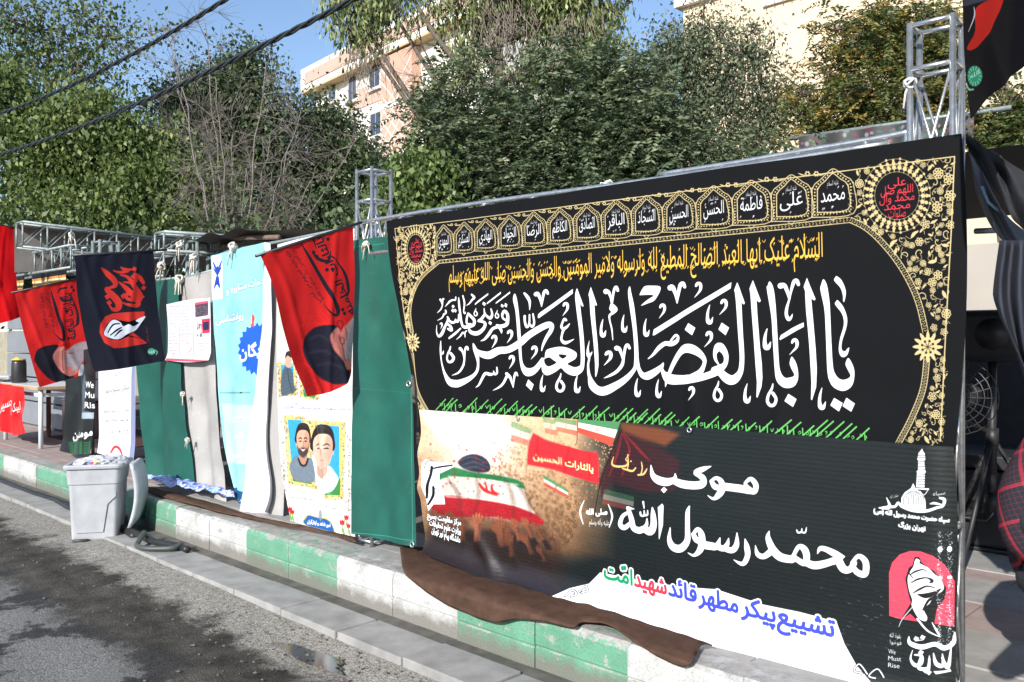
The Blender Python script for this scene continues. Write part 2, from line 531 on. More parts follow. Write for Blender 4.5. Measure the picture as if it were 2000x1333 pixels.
def crop(ox, oy, sc):
    def f(l):
        return [tuple([ox+p[0]*sc, oy+p[1]*sc]+([p[2]*sc] if len(p) > 2 else [])) for p in l]
    return f
cA, cB, cC, cD, cE = crop(850,560,.165), crop(1000,560,.165), crop(1150,540,.18), crop(1300,540,.18), crop(1480,530,.2176)
cF, cG, cH = crop(1140,780,.25), crop(1300,1000,.25), crop(1600,1000,.25)
def comma(f, x, y, x2, y2):      # head top (x,y), tail end (x2,y2)
    h = y2-y
    return f([(x-.14*h,y+.24*h,.16*h),(x-.06*h,y+.10*h,.20*h),(x+.10*h,y+.10*h,.22*h),(x+.17*h,y+.30*h,.20*h),(x+.10*h,y+.58*h,.15*h),(x2,y2,.03*h)])
def hook(f, x, y, h):            # thin top, thick foot with a small rise to the right
    return f([(x,y,.03*h),(x-.08*h,y+.30*h,.11*h),(x-.11*h,y+.62*h,.15*h),(x-.06*h,y+.86*h,.21*h),(x+.06*h,y+.88*h,.17*h),(x+.16*h,y+.62*h,.03*h)])
def vee(f, x, y, s):             # x,y = bottom tip, s = height
    return [f([(x-.34*s,y-.72*s,.26*s),(x-.22*s,y-.74*s,.22*s),(x-.08*s,y-.42*s,.15*s),(x,y,.05*s)]),
            f([(x+.36*s,y-.76*s,.14*s),(x+.27*s,y-.93*s,.18*s),(x+.13*s,y-.80*s,.17*s),(x+.02*s,y-.2*s,.10*s),(x,y,.05*s)])]
def ring(f, x, y, h, w=.42):     # small round letter
    return f([(x+.02*h,y,.05*h),(x-.02*h,y+.2*h,.10*h),(x-.16*h,y+.48*h,.12*h),(x-.20*h,y+.75*h,.13*h),(x-.08*h,y+.93*h,.14*h),(x+.10*h,y+.90*h,.15*h),(x+.18*h,y+.66*h,.14*h),(x+.02*h,y+.40*h,.14*h)])
S_, P_ = [], []      # ribbons and polygons of the white calligraphy
PE = [[(583,72),(612,120),(630,220),(640,330),(650,600),(665,850),(690,930),(730,970),(780,972),(822,942),(800,890),(778,840),(785,805),(803,780),(830,815),(855,880),(857,950),(840,1020),(800,1062),(745,1076),(680,1050),(640,1000),(615,900),(602,600),(590,350),(555,170),(562,120)],
 [(103,92),(135,150),(155,300),(172,600),(185,820),(200,900),(235,950),(275,957),(325,935),(300,870),(287,830),(295,785),(310,768),(340,820),(356,900),(352,980),(320,1035),(260,1050),(200,1025),(160,970),(145,860),(128,600),(115,400),(78,165),(85,130)],
 [(702,45),(745,80),(780,160),(782,220),(768,275),(758,265),(757,220),(735,150),(680,85),(690,55)],
 [(712,262),(760,320),(790,400),(795,460),(780,530),(750,620),(742,680),(750,712),(775,718),(795,695),(812,688),(800,740),(780,765),(755,773),(730,755),(717,700),(730,600),(760,500),(762,430),(740,370),(687,300),(695,272)]]
for q in PE: P_.append((smooth_pts(cE(q), True), []))
for q in ([(438,58),(512,250),(505,262),(490,258),(475,242),(490,450),(510,700),(521,880),(515,1040),(478,1160),(468,1150),(472,1000),(455,700),(430,350),(422,180),(408,140)],
          [(275,1100),(343,1150),(312,1220),(243,1165)],[(675,1138),(752,1185),(718,1262),(640,1205)],[(785,1136),(861,1190),(828,1264),(750,1212)],
          [(410,460),(410,500),(300,560),(192,620),(188,605),(200,575),(300,512)]):
    P_.append((np.array(cE(q)), []))
S_ += [cE([(198,132,52),(235,130,40),(262,190,30),(278,250,20)]), cE([(360,120,30),(345,85,34),(320,95,34),(295,170,24),(275,260,18),(255,330,26),(250,390,30),(270,432,34),(293,415,22),(306,385,6)]),
       comma(cE,328,606,285,750), hook(cE,77,520,190), hook(cE,567,1048,200), ring(cE,128,1012,206)]
for q in ([(945,40),(1030,265),(1018,283),(1000,275),(985,252),(995,430),(1020,750),(1042,950),(1050,1100),(1040,1200),(1000,1317),(988,1310),(992,1150),(975,950),(950,600),(930,350),(918,190),(908,135)],
          [(775,63),(860,290),(850,307),(835,298),(815,272),(755,200),(742,150)],[(258,508),(333,560),(300,641),(222,580)],[(612,502),(692,558),(655,641),(577,578)]):
    P_.append((np.array(cD(q)), []))
P_.append((np.array([(1428.3,551.6),(1427,563.6),(1278,655.4),(1274.7,655.4),(1277,644)]), []))
S_ += [cD([(775,90,20),(782,170,62),(792,280,60),(815,600,54),(835,850,50),(832,980,52),(815,1050,62),(770,1108,92),(720,1125,104),(660,1095,95),(605,1040,75)]),
       cD([(585,958,16),(550,900,32),(545,830,44),(585,765,92),(635,805,72),(664,870,54),(655,950,52),(600,1000,84),(540,1020,80)]),
       cD([(600,1020,84),(480,1072,74),(350,1108,76),(200,1122,98),(80,1112,98),(0,1062,60)]),
       cD([(40,1080,36),(90,960,48),(160,840,60),(230,785,92),(300,790,96),(380,840,72),(430,905,46),(425,965,40),(385,1040,60),(300,1090,60)]),
       hook(cD,483,310,215), hook(cD,1098,568,232), hook(cD,893,1165,215), comma(cD,358,65,320,230), comma(cD,630,250,587,417), comma(cD,476,598,430,767), comma(cD,298,1195,262,1345), ring(cD,582,1138,222)]
S_ += vee(cD,128,290,228)
P_.append((smooth_pts(cC([(618,106),(690,102),(760,107),(781,130),(760,190),(710,265),(640,295),(580,318),(575,310),(640,255),(700,216),(690,203),(620,202),(558,205),(560,185),(590,130)]), True, 4), []))
P_.append((np.array(cC([(15,113),(82,310),(70,322),(52,300),(65,480),(88,700),(103,860),(105,970),(90,1050),(72,1096),(65,1085),(62,950),(42,700),(8,400),(-2,240),(-12,200)])), []))
S_ += [cC([(645,895,10),(700,850,28),(760,780,45),(830,730,48),(900,735,50),(960,705,45),(978,660,28),(950,640,28),(910,680,24),(885,715,20)]),
       cC([(447,118,14),(447,180,36),(470,330,50),(495,560,45),(512,800,45),(512,930,48),(490,1010,42),(400,1110,62),(280,1190,80),(150,1248,95),(40,1200,80),(5,1110,45)]),
       cB([(907,640,4),(888,740,24),(893,810,40),(905,850,26),(893,930,24),(905,1050,38),(950,1150,60),(1010,1215,75),(1070,1242,95)]),
       cB([(900,835,30),(925,800,24),(940,772,6)]),
       cC([(520,900,40),(540,1000,40),(580,1070,60),(640,1080,85),(720,1040,75),(790,985,50),(812,945,20)]),
       cC([(812,945,14),(800,1000,26),(830,1070,60),(880,1120,90),(980,1125,95),(1111,1105,80)]), cC([(850,1150,30),(840,1198,8)]),
       cC([(182,165,58),(215,175,40),(238,230,26),(250,300,22)]), cC([(316,155,32),(297,118,36),(272,160,28),(252,290,20)]), cC([(250,310,36),(232,350,22),(250,372,30)]),
       cC([(258,325,50),(292,360,40),(262,395,32),(225,425,24),(225,480,16),(245,570,16),(255,690,8)]),
       hook(cC,152,468,195), hook(cC,382,418,195), hook(cC,625,460,198), hook(cC,527,1108,205), hook(cC,763,1118,205), comma(cC,206,813,168,965), comma(cC,798,300,765,455),
       cC([(295,780,55),(325,790,40),(350,850,28),(368,920,20)]), cC([(437,780,30),(415,745,34),(390,775,30),(372,880,26),(355,960,36),(300,1030,34),(230,1075,26),(168,1105,6)])]
S_ += vee(cC,962,290,228)
P_.append((smooth_pts(cB([(390,845),(405,758),(480,725),(570,713),(650,728),(720,760),(756,795),(740,857),(650,912),(690,942),(740,956),(790,940),(815,905),(848,905),(835,990),(790,1038),(740,1056),(680,1046),(620,1010),(575,965),(520,1005),(440,1049),(390,1040),(360,1000),(350,948),(310,1000),(260,1045),(200,1063),(150,1040),(115,970),(95,850),(84,720),(60,450),(40,280),(12,155),(31,83),(60,160),(95,420),(115,650),(122,800),(135,900),(170,955),(215,967),(265,950),(310,900),(350,846),(372,842)]), True, 3),
           [smooth_pts(cB([(540,808),(590,804),(640,818),(590,856)]), True, 3), smooth_pts(cB([(388,858),(440,838),(485,870),(521,900),(480,930),(430,946),(395,915),(385,885)]), True, 4)]))
for q in ([(760,16),(837,228),(825,240),(803,215),(745,150),(738,105)],[(711,28),(709,82),(560,192),(312,376),(301,366),(305,330),(330,305),(520,168)],[(200,1098),(263,1160),(238,1232),(174,1170)]):
    P_.append((np.array(cB(q)), []))
S_ += [cB([(760,40,20),(762,120,50),(780,300,50),(805,500,48),(822,700,48),(828,850,46),(826,910,46)]),
       cB([(352,760,10),(370,690,28),(410,600,38),(450,530,46),(465,470,50),(430,450,70),(340,490,75),(200,580,78),(100,670,80),(-29,700+45,80),(-149,805-45,86),(-259,812,90),(-349,800,76),(-419,760,50),(-444,700,25),(-454,675,10)]),
       cB([(150,350,28),(155,420,26),(180,480,30),(205,440,22),(205,335,18)]), cB([(205,440,22),(240,475,28),(262,430,24),(245,325,18)]), cB([(142,80,24),(175,120,38),(203,180,30),(205,275,8)]),
       comma(cB,622,188,590,345), comma(cB,265,703,230,860), comma(cB,1140,763,1095,930),
       cB([(630,400,26),(610,385,30),(585,430,24),(575,480,30),(600,500,34),(640,475,28),(670,440,10)]), cB([(600,505,34),(580,570,24),(575,630,28),(610,665,40),(660,655,28),(722,622,6)]),
       hook(cB,1077,390,215), hook(cB,372,1045,205), hook(cB,767,1052,212), ring(cB,570,1030,222)]
S_ += vee(cB,343,236,200)
S_ += [cA([(455,680,14),(475,740,45),(500,820,46),(512,900,28),(505,980,32),(470,1040,38),(400,1095,55),(320,1135,78),(250,1150,88),(180,1125,75),(125,1040,34),(95,950,18),(75,850,14),(68,740,20),(68,645,8)]),
       cA([(75,800,22),(95,790,22),(102,758,5)]), cA([(298,735,40),(325,760,30),(345,810,22),(355,860,18)]), cA([(395,745,26),(385,715,26),(362,750,22),(355,880,22),(335,950,28),(285,1015,24),(215,1052,5)]),
       cA([(740,955,14),(742,1020,26),(715,1040,22),(700,1000,12)]), cA([(710,1030,20),(660,1040,36),(600,1030,36),(560,1090,30),(520,1165,22),(480,1195,5)]),
       cA([(855,1030,34),(885,1060,36),(905,1090,30),(935,1195,8)]), cA([(935,1190,10),(945,1080,24),(965,1020,28),(985,1055,16)]), cA([(860,1060,30),(820,1140,28),(770,1190,24),(692,1230,5)]),
       comma(cA,890,515,860,668), comma(cA,705,575,680,728), comma(cA,912,815,888,970), comma(cA,72,428,66,505), ring(cA,190,708,198), ring(cA,490,256,96), ring(cA,740,278,100),
       cA([(800,330,30),(825,290,34),(860,330,34),(865,400,36),(850,450,44),(800,470,44),(760,470,40),(740,460,30)]), cA([(800,330,26),(808,375,22),(850,400,30)]), cA([(765,475,36),(790,520,30),(795,552,10)]),
       cA([(760,475,36),(690,500,34),(640,570,36),(590,625,26),(545,645,6)]),
       cA([(668,265,14),(682,330,26),(660,375,36),(620,350,26),(595,320,20),(588,260,10)]), cA([(600,320,22),(560,380,34),(520,405,24)]), cA([(520,410,24),(580,420,30),(600,450,34),(570,510,40),(500,555,50),(430,540,40),(402,485,16)]),
       cA([(400,320,24),(430,350,32),(470,400,34),(460,455,34),(400,475,40),(350,480,36),(320,440,26),(300,300,24),(288,190,22),(285,130,8)]), cA([(400,320,24),(382,380,24),(385,440,24),(430,445,22)]),
       cA([(285,330,14),(283,390,26),(265,420,24),(245,390,16)]), cA([(245,390,16),(235,420,26),(205,425,30),(175,400,22),(160,360,18)]), cA([(170,380,24),(150,430,30),(120,480,34),(80,560,36),(45,590,26),(20,540,12),(22,460,6)]), cA([(150,440,30),(190,470,26),(200,520,30),(165,500,22)]),
       cA([(335,110,16),(355,200,20),(345,290,14),(358,320,18),(368,300,6)]), cA([(440,95,20),(470,130,30),(445,160,22),(415,200,16),(380,225,6)]), cA([(65,155,26),(80,180,20),(90,220,14)]), cA([(110,150,18),(98,150,18),(92,215,14),(70,270,16),(28,312,5)]),
       cA([(250,125,14),(245,160,18),(215,160,20),(185,175,22),(160,205,16),(130,240,5)]), cA([(135,285,24),(140,315,20),(110,330,24),(85,370,16),(30,402,5)]), cA([(303,497,18),(240,555,26),(178,612,20)]),
       cA([(380,525,14),(360,545,16),(362,600,10)]), cA([(355,560,20),(330,545,20),(300,585,18),(252,628,5)])]
for q in ([(635,78),(635,100),(500,205),(478,222),(482,200),(520,165)],[(780,62),(782,85),(650,190),(618,212),(622,190)],[(888,58),(888,80),(760,180),(722,208),(724,188)],[(577,180),(608,200),(597,232),(567,212)],[(650,405),(680,428),(668,458),(638,438)],
          [(788,205),(818,225),(805,252),(782,235)],[(832,195),(858,212),(848,250),(822,232)],[(215,215),(238,235),(222,258),(202,240)],[(210,260),(235,285),(220,310),(198,290)],[(240,262),(262,285),(248,310),(226,288)],[(1110,1105),(1170,1160),(1145,1230),(1085,1165)]):
    P_.append((np.array(cA(q)), []))
for p, hs in P_: cvB.fill([orient(p)]+[orient(h, -1) for h in hs], WHITE)
cvB.strokes(S_, WHITE)

# gold frame, meander band, arches with names, flowers
def lerp(a, b, t): return (a[0]+(b[0]-a[0])*t, a[1]+(b[1]-a[1])*t)
cvB.strokes([[(772,447,1.3),(1300,379,1.8),(1865,307,2.4)], [(1865,307,2.6),(1851,580,2.6),(1836,862,2.6)], [(772,447,1.2),(783,560,1.2),(800,690,1.2)]], GOLD)
band = [[(803,650),(798,610),(806,572),(826,540),(858,512)], [(858,512),(1660,430)], [(1660,430),(1700,452),(1752,510),(1790,580),(1808,650)], [(1810,700),(1802,760),(1778,820),(1752,868)], [(803,690),(812,760),(838,812)]]
for q in band:
    q = smooth_pts(q, False, 10) if len(q) > 2 else np.array(q, float)
    q = resample(q, 120 if len(q) < 3 else 60)
    w = 5.5+(q[:, 0]-800)/1000*5.5
    d = np.gradient(q, axis=0); d /= np.linalg.norm(d, axis=1, keepdims=True); nn = np.stack((-d[:, 1], d[:, 0]), 1)
    for sg in (-1, 1):
        e = q+nn*(sg*w/2)[:, None]; cvB.strokes([[(*a, 0.9+w0*0.09) for a, w0 in zip(e[::6], w[::6])]+[(*e[-1], 1.2)]], GOLD)
    for i in range(0, len(q)-1):
        for o, s2 in ((-.2, .22), (.15, .25)):
            a = q[i]+nn[i]*w[i]*o; b = q[i]*(1-s2*1.6)+q[i+1]*s2*1.6+nn[i]*w[i]*(o+.22*(1 if i % 2 else -1))
            cvB.line([a, b], 0.9+w[i]*.05, GOLD, 0.85)
names = ['المهدی','العسکری','الهادی','الجواد','الرضا','الکاظم','الصادق','الباقر','السجاد','الحسین','الحسن','فاطمة','علی','محمد']
ncx = [868,907,950,997,1043,1095,1147,1206,1264,1327,1395,1469,1546,1627]
edges = [849]+[(ncx[i]*.53+ncx[i+1]*.47) for i in range(13)]+[1668]
for i, (nm, cx) in enumerate(zip(names, ncx)):
    f = (cx-868)/759
    yb = 497-76*f; yt = 441-109*f; sl = -.098; st_ = -.145
    x0, x1 = edges[i]+1.0, edges[i+1]-1.0
    def Q(u, v):     # u across, v up
        x = x0+(x1-x0)*u
        return (x, (yb+sl*(x-cx))*(1-v)+(yt+st_*(x-cx))*v)
    oa = [Q(0,0),Q(1,0),Q(1,.62),Q(.93,.74),Q(.80,.82),Q(.66,.93),Q(.5,1.02),Q(.34,.93),Q(.20,.82),Q(.07,.74),Q(0,.62)]
    ia = [Q(.13,.10),Q(.87,.10),Q(.87,.60),Q(.80,.70),Q(.68,.78),Q(.58,.87),Q(.5,.92),Q(.42,.87),Q(.32,.78),Q(.20,.70),Q(.13,.60)]
    oa, ia = smooth_pts(oa[:2], False, 1).tolist()+smooth_pts(oa[2:], False, 4).tolist(), ia[:2]+smooth_pts(ia[2:], False, 4).tolist()
    for sh, w in ((oa, 1.1+f*.7), (ia, 1.2+f*.8)): cvB.strokes([[(*p, w) for p in list(sh)+[sh[0]]]], GOLD)
    o_, i_ = resample(np.array(list(oa)+[oa[0]]), 44), resample(np.array(list(ia)+[ia[0]]), 44)
    for k, (p, q) in enumerate(zip(o_, i_)):
        m_ = (p+q)/2; cvB.fill([ell(m_[0], m_[1], .75+f*1.0, .75+f*1.0, 6)], GOLD)
        if k % 2: cvB.strokes([[(*p, .5+f*.5), (*q, .5+f*.5)]], GOLD, .8)
    h = (yb-yt)*.32
    cvB.text(nm, Q(.21,.31), Q(.79,.33), h, WHITE)
    cvB.text('علیه السلام', Q(.36,.66), Q(.64,.67), h*.35, WHITE, alpha=.9)
    for k in range(6):
        p = Q(rnd.uniform(.22,.78), rnd.choice((.18,.2,.62,.60))); cvB.strokes([[(p[0],p[1],1.1+f),(p[0]-1-f,p[1]+2+2*f,.6)]], WHITE, .8)
    p = Q(.5,-.05); e = 3+3.5*f
    cvB.strokes([[(p[0]-e,p[1],1.2),(p[0],p[1]+e,1.2),(p[0]+e,p[1]-.8,1.2)]], GOLD)
    if i:                                   # spandrel flowers between two arches
        p = Q(0, .98); e = 4+5*f
        for o in (-1, 1):
            for k in range(6):
                a = k*math.pi/3
                cvB.fill([ell(p[0]+o*e*.95+math.cos(a)*e*.42, p[1]+math.sin(a)*e*.42, e*.22, e*.22, 7)], GOLD)
            cvB.strokes([[(p[0]+o*e*1.4,p[1]+e*.4,1),(p[0]+o*e*2.2,p[1]+e*.2,1.6+f),(p[0]+o*e*2.9,p[1]-e*.1,1)]], GOLD)
def flower(x, y, r, asp=1.0, n=6):
    a0 = rnd.random()*6
    for k in range(n):
        a = a0+k*2*math.pi/n
        c = (x+math.cos(a)*r*.62*asp, y+math.sin(a)*r*.62)
        cvB.fill([orient(ell(*c, r*.38*asp, r*.38, 9)), orient(ell(*c, r*.17*asp, r*.17, 7), -1)], GOLD)
    cvB.fill([ell(x, y, r*.22*asp, r*.22, 8)], GOLD)
def leaf(x, y, r, a, asp=1.0):
    c, s = math.cos(a), math.sin(a)
    pts = [(-1,0),(-.3,.42),(.4,.36),(1,0),(.4,-.30),(-.3,-.34)]
    cvB.fill([orient(smooth_pts([(x+(p*c-q*s)*r*asp, y+(p*s+q*c)*r) for p, q in pts], True, 3))], GOLD)
def scroll(x, y, r, a, asp=1.0):
    pts = []
    for k in range(9):
        t = k/8; rr = r*(1-.75*t); an = a+t*4.5
        pts.append((x+math.cos(an)*rr*asp, y+math.sin(an)*rr, .9+.09*r))
    cvB.strokes([pts], GOLD)
def inside(p, poly):
    c = False; n = len(poly)
    for i in range(n):
        a, b = poly[i], poly[(i+1) % n]
        if (a[1] > p[1]) != (b[1] > p[1]) and p[0] < (b[0]-a[0])*(p[1]-a[1])/(b[1]-a[1])+a[0]: c = not c
    return c
def garden(poly, n, r0, asp, avoid):
    placed = []; xs = [p[0] for p in poly]; ys = [p[1] for p in poly]; tries = 0
    while len(placed) < n and tries < 6000:
        tries += 1
        p = (rnd.uniform(min(xs), max(xs)), rnd.uniform(min(ys), max(ys)))
        r = r0*rnd.uniform(.6, 1.35)
        if not inside(p, poly): continue
        if any(((p[0]-q[0])/(asp*1.05))**2+(p[1]-q[1])**2 < ((r+q[2])*.86)**2 for q in placed): continue
        if any(((p[0]-q[0])/(q[2]+r*asp*.7))**2+((p[1]-q[1])/(q[3]+r*.7))**2 < 1 for q in avoid): continue
        placed.append((*p, r))
        k = rnd.random()
        if k < .45: flower(*p, r, asp, rnd.choice((5,6,8)))
        elif k < .75: leaf(*p, r*.9, rnd.random()*6, asp); leaf(p[0]+r*.7*asp, p[1]-r*.5, r*.5, rnd.random()*6, asp)
        else: scroll(*p, r*.95, rnd.random()*6, asp)
        a = rnd.random()*6
        cvB.strokes([[(p[0],p[1],1),(p[0]+math.cos(a)*r*asp,p[1]+math.sin(a)*r,1),(p[0]+math.cos(a+.7)*r*1.7*asp,p[1]+math.sin(a+.7)*r*1.7,1)]], GOLD)
for (mx, my, rx, ry, ox, oy) in ((1752,383,43,46,66,72), (813,487,16.5,28,29,47)):
    n = 30
    for k in range(n):
        a = 2*math.pi*k/n
        rr = 1.0 if k % 2 else .88
        for t, q in ((.34,.10),(.68,.085),(1.0*rr,.06)):
            cvB.fill([ell(mx+math.cos(a)*(rx+(ox-rx)*t), my+math.sin(a)*(ry+(oy-ry)*t), rx*q, ry*q, 8)], GOLD)
        cvB.line([(mx+math.cos(a)*rx, my+math.sin(a)*ry), (mx+math.cos(a)*ox*.95*rr, my+math.sin(a)*oy*.95*rr)], 1.2, GOLD)
        b = a+math.pi/n
        cvB.line([(mx+math.cos(a)*(rx*.4+ox*.6), my+math.sin(a)*(ry*.4+oy*.6)), (mx+math.cos(b)*(rx*.75+ox*.25), my+math.sin(b)*(ry*.75+oy*.25))], 1.3, GOLD)
    for t in (.02, .5, .98):
        e_ = ell(mx, my, rx+(ox-rx)*t, ry+(oy-ry)*t, 60); cvB.strokes([[(*p, 1.0) for p in np.r_[e_, e_[:1]]]], GOLD, .9)
    cvB.fill([ell(mx, my, rx, ry)], INK)
    RED = (0.86, 0.22, 0.27)
    for k, (tx, wd) in enumerate((('علی',.42),('اللهم صل',.74),('محمد وآل',.80),('محمد',.60),('صلوات',.40))):
        y = my-ry*.42+ry*.33*k
        cvB.text(tx, (mx-rx*wd, y+rx*wd*.10), (mx+rx*wd, y-rx*wd*.10), ry*.36, RED)
garden([(1672,330),(1862,308),(1850,600),(1846,650),(1822,640),(1806,590),(1768,515),(1715,455),(1672,430)], 190, 9, .95, [(1752,383,66,72)])
garden([(1832,700),(1846,700),(1838,862),(1768,862),(1800,812),(1822,750)], 40, 8, .9, [])
garden([(774,450),(852,440),(852,508),(822,538),(802,575),(796,640),(788,600),(778,520)], 90, 6.2, .6, [(813,487,29,47)])
garden([(806,700),(812,760),(832,812),(815,800),(806,760)], 8, 5, .6, [])
for (x, y, r, asp) in ((1812,678,26,.98), (804,669,17,.72)):
    for k in range(12):
        a = k*math.pi/6
        leaf(x+math.cos(a)*r*.86*asp, y+math.sin(a)*r*.86, r*.34, a, asp)
        cvB.fill([ell(x+math.cos(a)*r*.62*asp, y+math.sin(a)*r*.62, r*.2*asp, r*.2, 8)], GOLD)
    cvB.fill([ell(x, y, r*.72*asp, r*.72)], GOLD)
    for k in range(8):
        a = k*math.pi/4+.3
        cvB.fill([ell(x+math.cos(a)*r*.45*asp, y+math.sin(a)*r*.45, r*.11*asp, r*.11, 6)], INK, .8)
        cvB.line([(x, y), (x+math.cos(a)*r*.3*asp, y+math.sin(a)*r*.3)], 1.3, INK, .8)
YEL = (0.88, 0.69, 0.27)
cvB.ptext('السلام علیک ایها العبد الصالح المطیع لله ولرسوله ولامیر المومنین والحسن والحسین صلی الله علیهم وسلم', (878,553), (1606,502), .100, YEL)
for k in range(150):
    x = rnd.uniform(885, 1600); f = (x-880)/720
    y = 549-55*f-rnd.choice((rnd.uniform(20,28), -rnd.uniform(5,9)))*(.75+.5*f)
    cvB.strokes([[(x,y,1.5+f),(x-1.5,y+3+2*f,.8)]] if k % 3 else [[(x-3,y,1),(x,y+4,1.2),(x+3,y-1,1.2)]], YEL, .95)
# green line of script, mostly hidden by the banner below
GRN = (0.36, 0.68, 0.34)
for k in range(64):
    x = 862+k*13.2+rnd.uniform(-4,4); f = (x-860)/840
    y = 783+f*64+rnd.uniform(-2, 3)
    if k % 2 == 0 or rnd.random() < .25:
        q_ = rnd.uniform(.55,1.35); cvB.strokes([[(x-14-8*f,y+16+8*f,2.0+1.2*f),(x-2+(12+8*f)*q_,y+4-(12+4*f)*q_,2.0+1.2*f)]], GRN)
    if rnd.random() < .7: cvB.strokes([[(x+4,y+rnd.uniform(-5,5),1.5+f),(x+5,y+17,1.5+f)]], GRN)
    r_ = rnd.random()
    if r_ < .4: cvB.strokes([[(x-5,y+3,1.4),(x-2,y+8,1.6+f*.5),(x+1,y+2,1.4)]], GRN)
    elif r_ < .75: cvB.strokes([comma(lambda l: l, x-3, y+3, x-5, y+12)], GRN)
    else: cvB.strokes([[(x-4,y+8,1.4),(x-1,y+5,1.6),(x+1,y+9,1.6),(x-3,y+11,1.4)]], GRN)
    cvB.strokes([[(x-8,y+19,1.5),(x,y+23,2.4),(x+9,y+18,1.5)]], GRN)
for k in range(260):
    x, y = rnd.uniform(780,1860), rnd.uniform(300,860)
    cvB.fill([ell(x, y, rnd.uniform(.3,.8), rnd.uniform(.3,.7), 5)], (.4,.4,.42), rnd.uniform(.1,.5))
imB = cvB.image("print_black_banner")
matB = cloth_mat("black_banner_cloth", imB, rough=0.75, spec=0.15, wb=0.25, dirt=0.05)
def dispB(s, t, u, v):
    cr = sum(a*np.exp(-((s-c-k*(2.3-t))/w)**2)*np.clip((v-v0)*3,0,1) for c,k,w,a,v0 in ((.5,.10,.03,.010,.2),(.8,-.12,.035,.008,.4),(1.25,.06,.03,.007,.5),(1.7,-.05,.04,.008,.35),(2.05,.12,.03,.009,.45),(2.8,-.22,.03,.010,.3),(.12,.05,.03,.010,.1)))
    sag = .012*np.abs(np.sin(s*4.6))*np.exp(-v*9)
    return (cr+sag+0.010*np.sin(s*5.1+t*2.0)*v + 0.012*np.exp(-((s-0.25-0.28*(2.3-t))/0.09)**2)*v + 0.008*np.exp(-((s-2.55+0.20*(2.3-t))/0.06)**2)*(v**1.5)
            + 0.006*np.exp(-((s-2.30+0.25*(2.3-t))/0.05)**2)*(v**1.5) + 0.006*(vnoise(s*5, t*5, 3)-.5) + 0.02*np.exp(-((v)/0.02)**2)*0)
big = sheet("mourning_banner", PB, bt, [(818,850),(1200,860),(1500,872),(1866,886)], [(755,432),(762,520),(782,620),(803,700),(813,760),(818,850)], [(1880,262),(1889,450),(1888,620),(1878,760),(1866,886)], matB, cvB, 150, 70, dispB)
tag(big, "large black mourning banner with white calligraphy, gold floral border and a row of arches", "banner")

# ------------------------------------------------------------------ the vinyl funeral banner below it
PL = Plane(PB.o+PB.n*0.035, BANG)
cvL = Canvas(PL, [(810,790),(1870,860),(1870,1440),(810,1120)], 640, (0.050,0.078,0.082))
px_of = None
# warm picture on the left, fading to dark on the right
yy, xx = np.mgrid[0:cvL.H, 0:cvL.W].astype(np.float32)
c0 = cvL.tx([(830,830)])[0]; c1 = cvL.tx([(1210,950)])[0]; c2 = cvL.tx([(830,1080)])[0]
u = (xx-c0[0])/(c1[0]-c0[0]); v = (yy-c0[1])/(c2[1]-c0[1])
beige = np.array((0.80,0.65,0.50), np.float32); tan = np.array((0.46,0.32,0.21), np.float32); pale = np.array((0.90,0.87,0.84), np.float32)
g = np.clip(v*1.15-.1+u*.15, 0, 1)[..., None]
pic = beige*(1-g)+tan*g
hl = np.exp(-(((u-.30)/.22)**2+((v-.10)/.38)**2))[..., None]
pic = pic*(1-hl*.9)+pale*hl*.9
nn = vnoise(xx/14, yy/14, 1)*.5+vnoise(xx/6, yy/6, 2)*.5
pic *= (0.90+.2*nn)[..., None]
fade = np.clip((1.0-u-np.clip(v-.72, 0, 1)*1.6)/.22+.25*(vnoise(xx/60, yy/60, 5)-.5), 0, 1)[..., None]
fade *= np.clip((1.02-v)/.25, 0, 1)[..., None]
pic *= (1-.45*np.clip((v-.45)/.5, 0, 1)*np.clip(u*1.5, .3, 1))[..., None]
cvL.img = cvL.img*(1-fade)+pic*fade
cvL.poly([(820,795),(960,800),(1010,850),(960,905),(880,870),(822,812)], (0.88,0.87,0.87), .7, blur=14)
# crowd of round heads
for k in range(900):
    x = rnd.uniform(960, 1200); y = rnd.uniform(860, 1075)
    if x < 1040 and y > 930+ (x-960)*.9: continue
    f = (y-860)/215
    if (x-960)/240+f*.55 > 1.12: continue
    r = 1.6+5*f*f; sh = rnd.uniform(.75, 1.1)
    col = (min(1,.80*sh*(1-.42*f)), .62*sh*(1-.48*f), .44*sh*(1-.5*f))
    cvL.fill([ell(x, y, r, r*1.1, 10)], tuple(c*.72 for c in col), .8)
    cvL.fill([ell(x, y-r*.2, r*.7, r*.8, 8)], col, .9)
def iranflag(p, alpha=1.0):      # quad tl,tr,br,bl
    p = [np.array(q, float) for q in p]
    for k, c in enumerate(((.28,.50,.33),(.90,.86,.80),(.80,.28,.22))):
        a0, a1 = k/3, (k+1)/3
        cvL.fill([orient([p[0]*(1-a0)+p[3]*a0, p[1]*(1-a0)+p[2]*a0, p[1]*(1-a1)+p[2]*a1, p[0]*(1-a1)+p[3]*a1])], c, alpha)
    m = sum(p)/4
    cvL.fill([orient(ell(m[0], m[1], 2.6, 3.4, 12)), orient(ell(m[0], m[1], 1.6, 2.4, 10), -1)], (.75,.2,.2), alpha)
iranflag([(998,822),(1038,838),(1034,872),(996,862)], .55); iranflag([(1060,815),(1086,820),(1090,852),(1064,846)], .5); iranflag([(1082,815),(1124,822),(1128,852),(1086,842)], .6)
iranflag([(1130,816),(1212,824),(1195,872),(1128,845)], 1.0); iranflag([(1058,928),(1108,958),(1106,972),(1062,950)], 1.0); iranflag([(992,872),(1012,884),(1010,888),(990,878)], .5)
cvL.line([(1128,820),(1126,860),(1122,870)], 1.5, (.4,.3,.2))
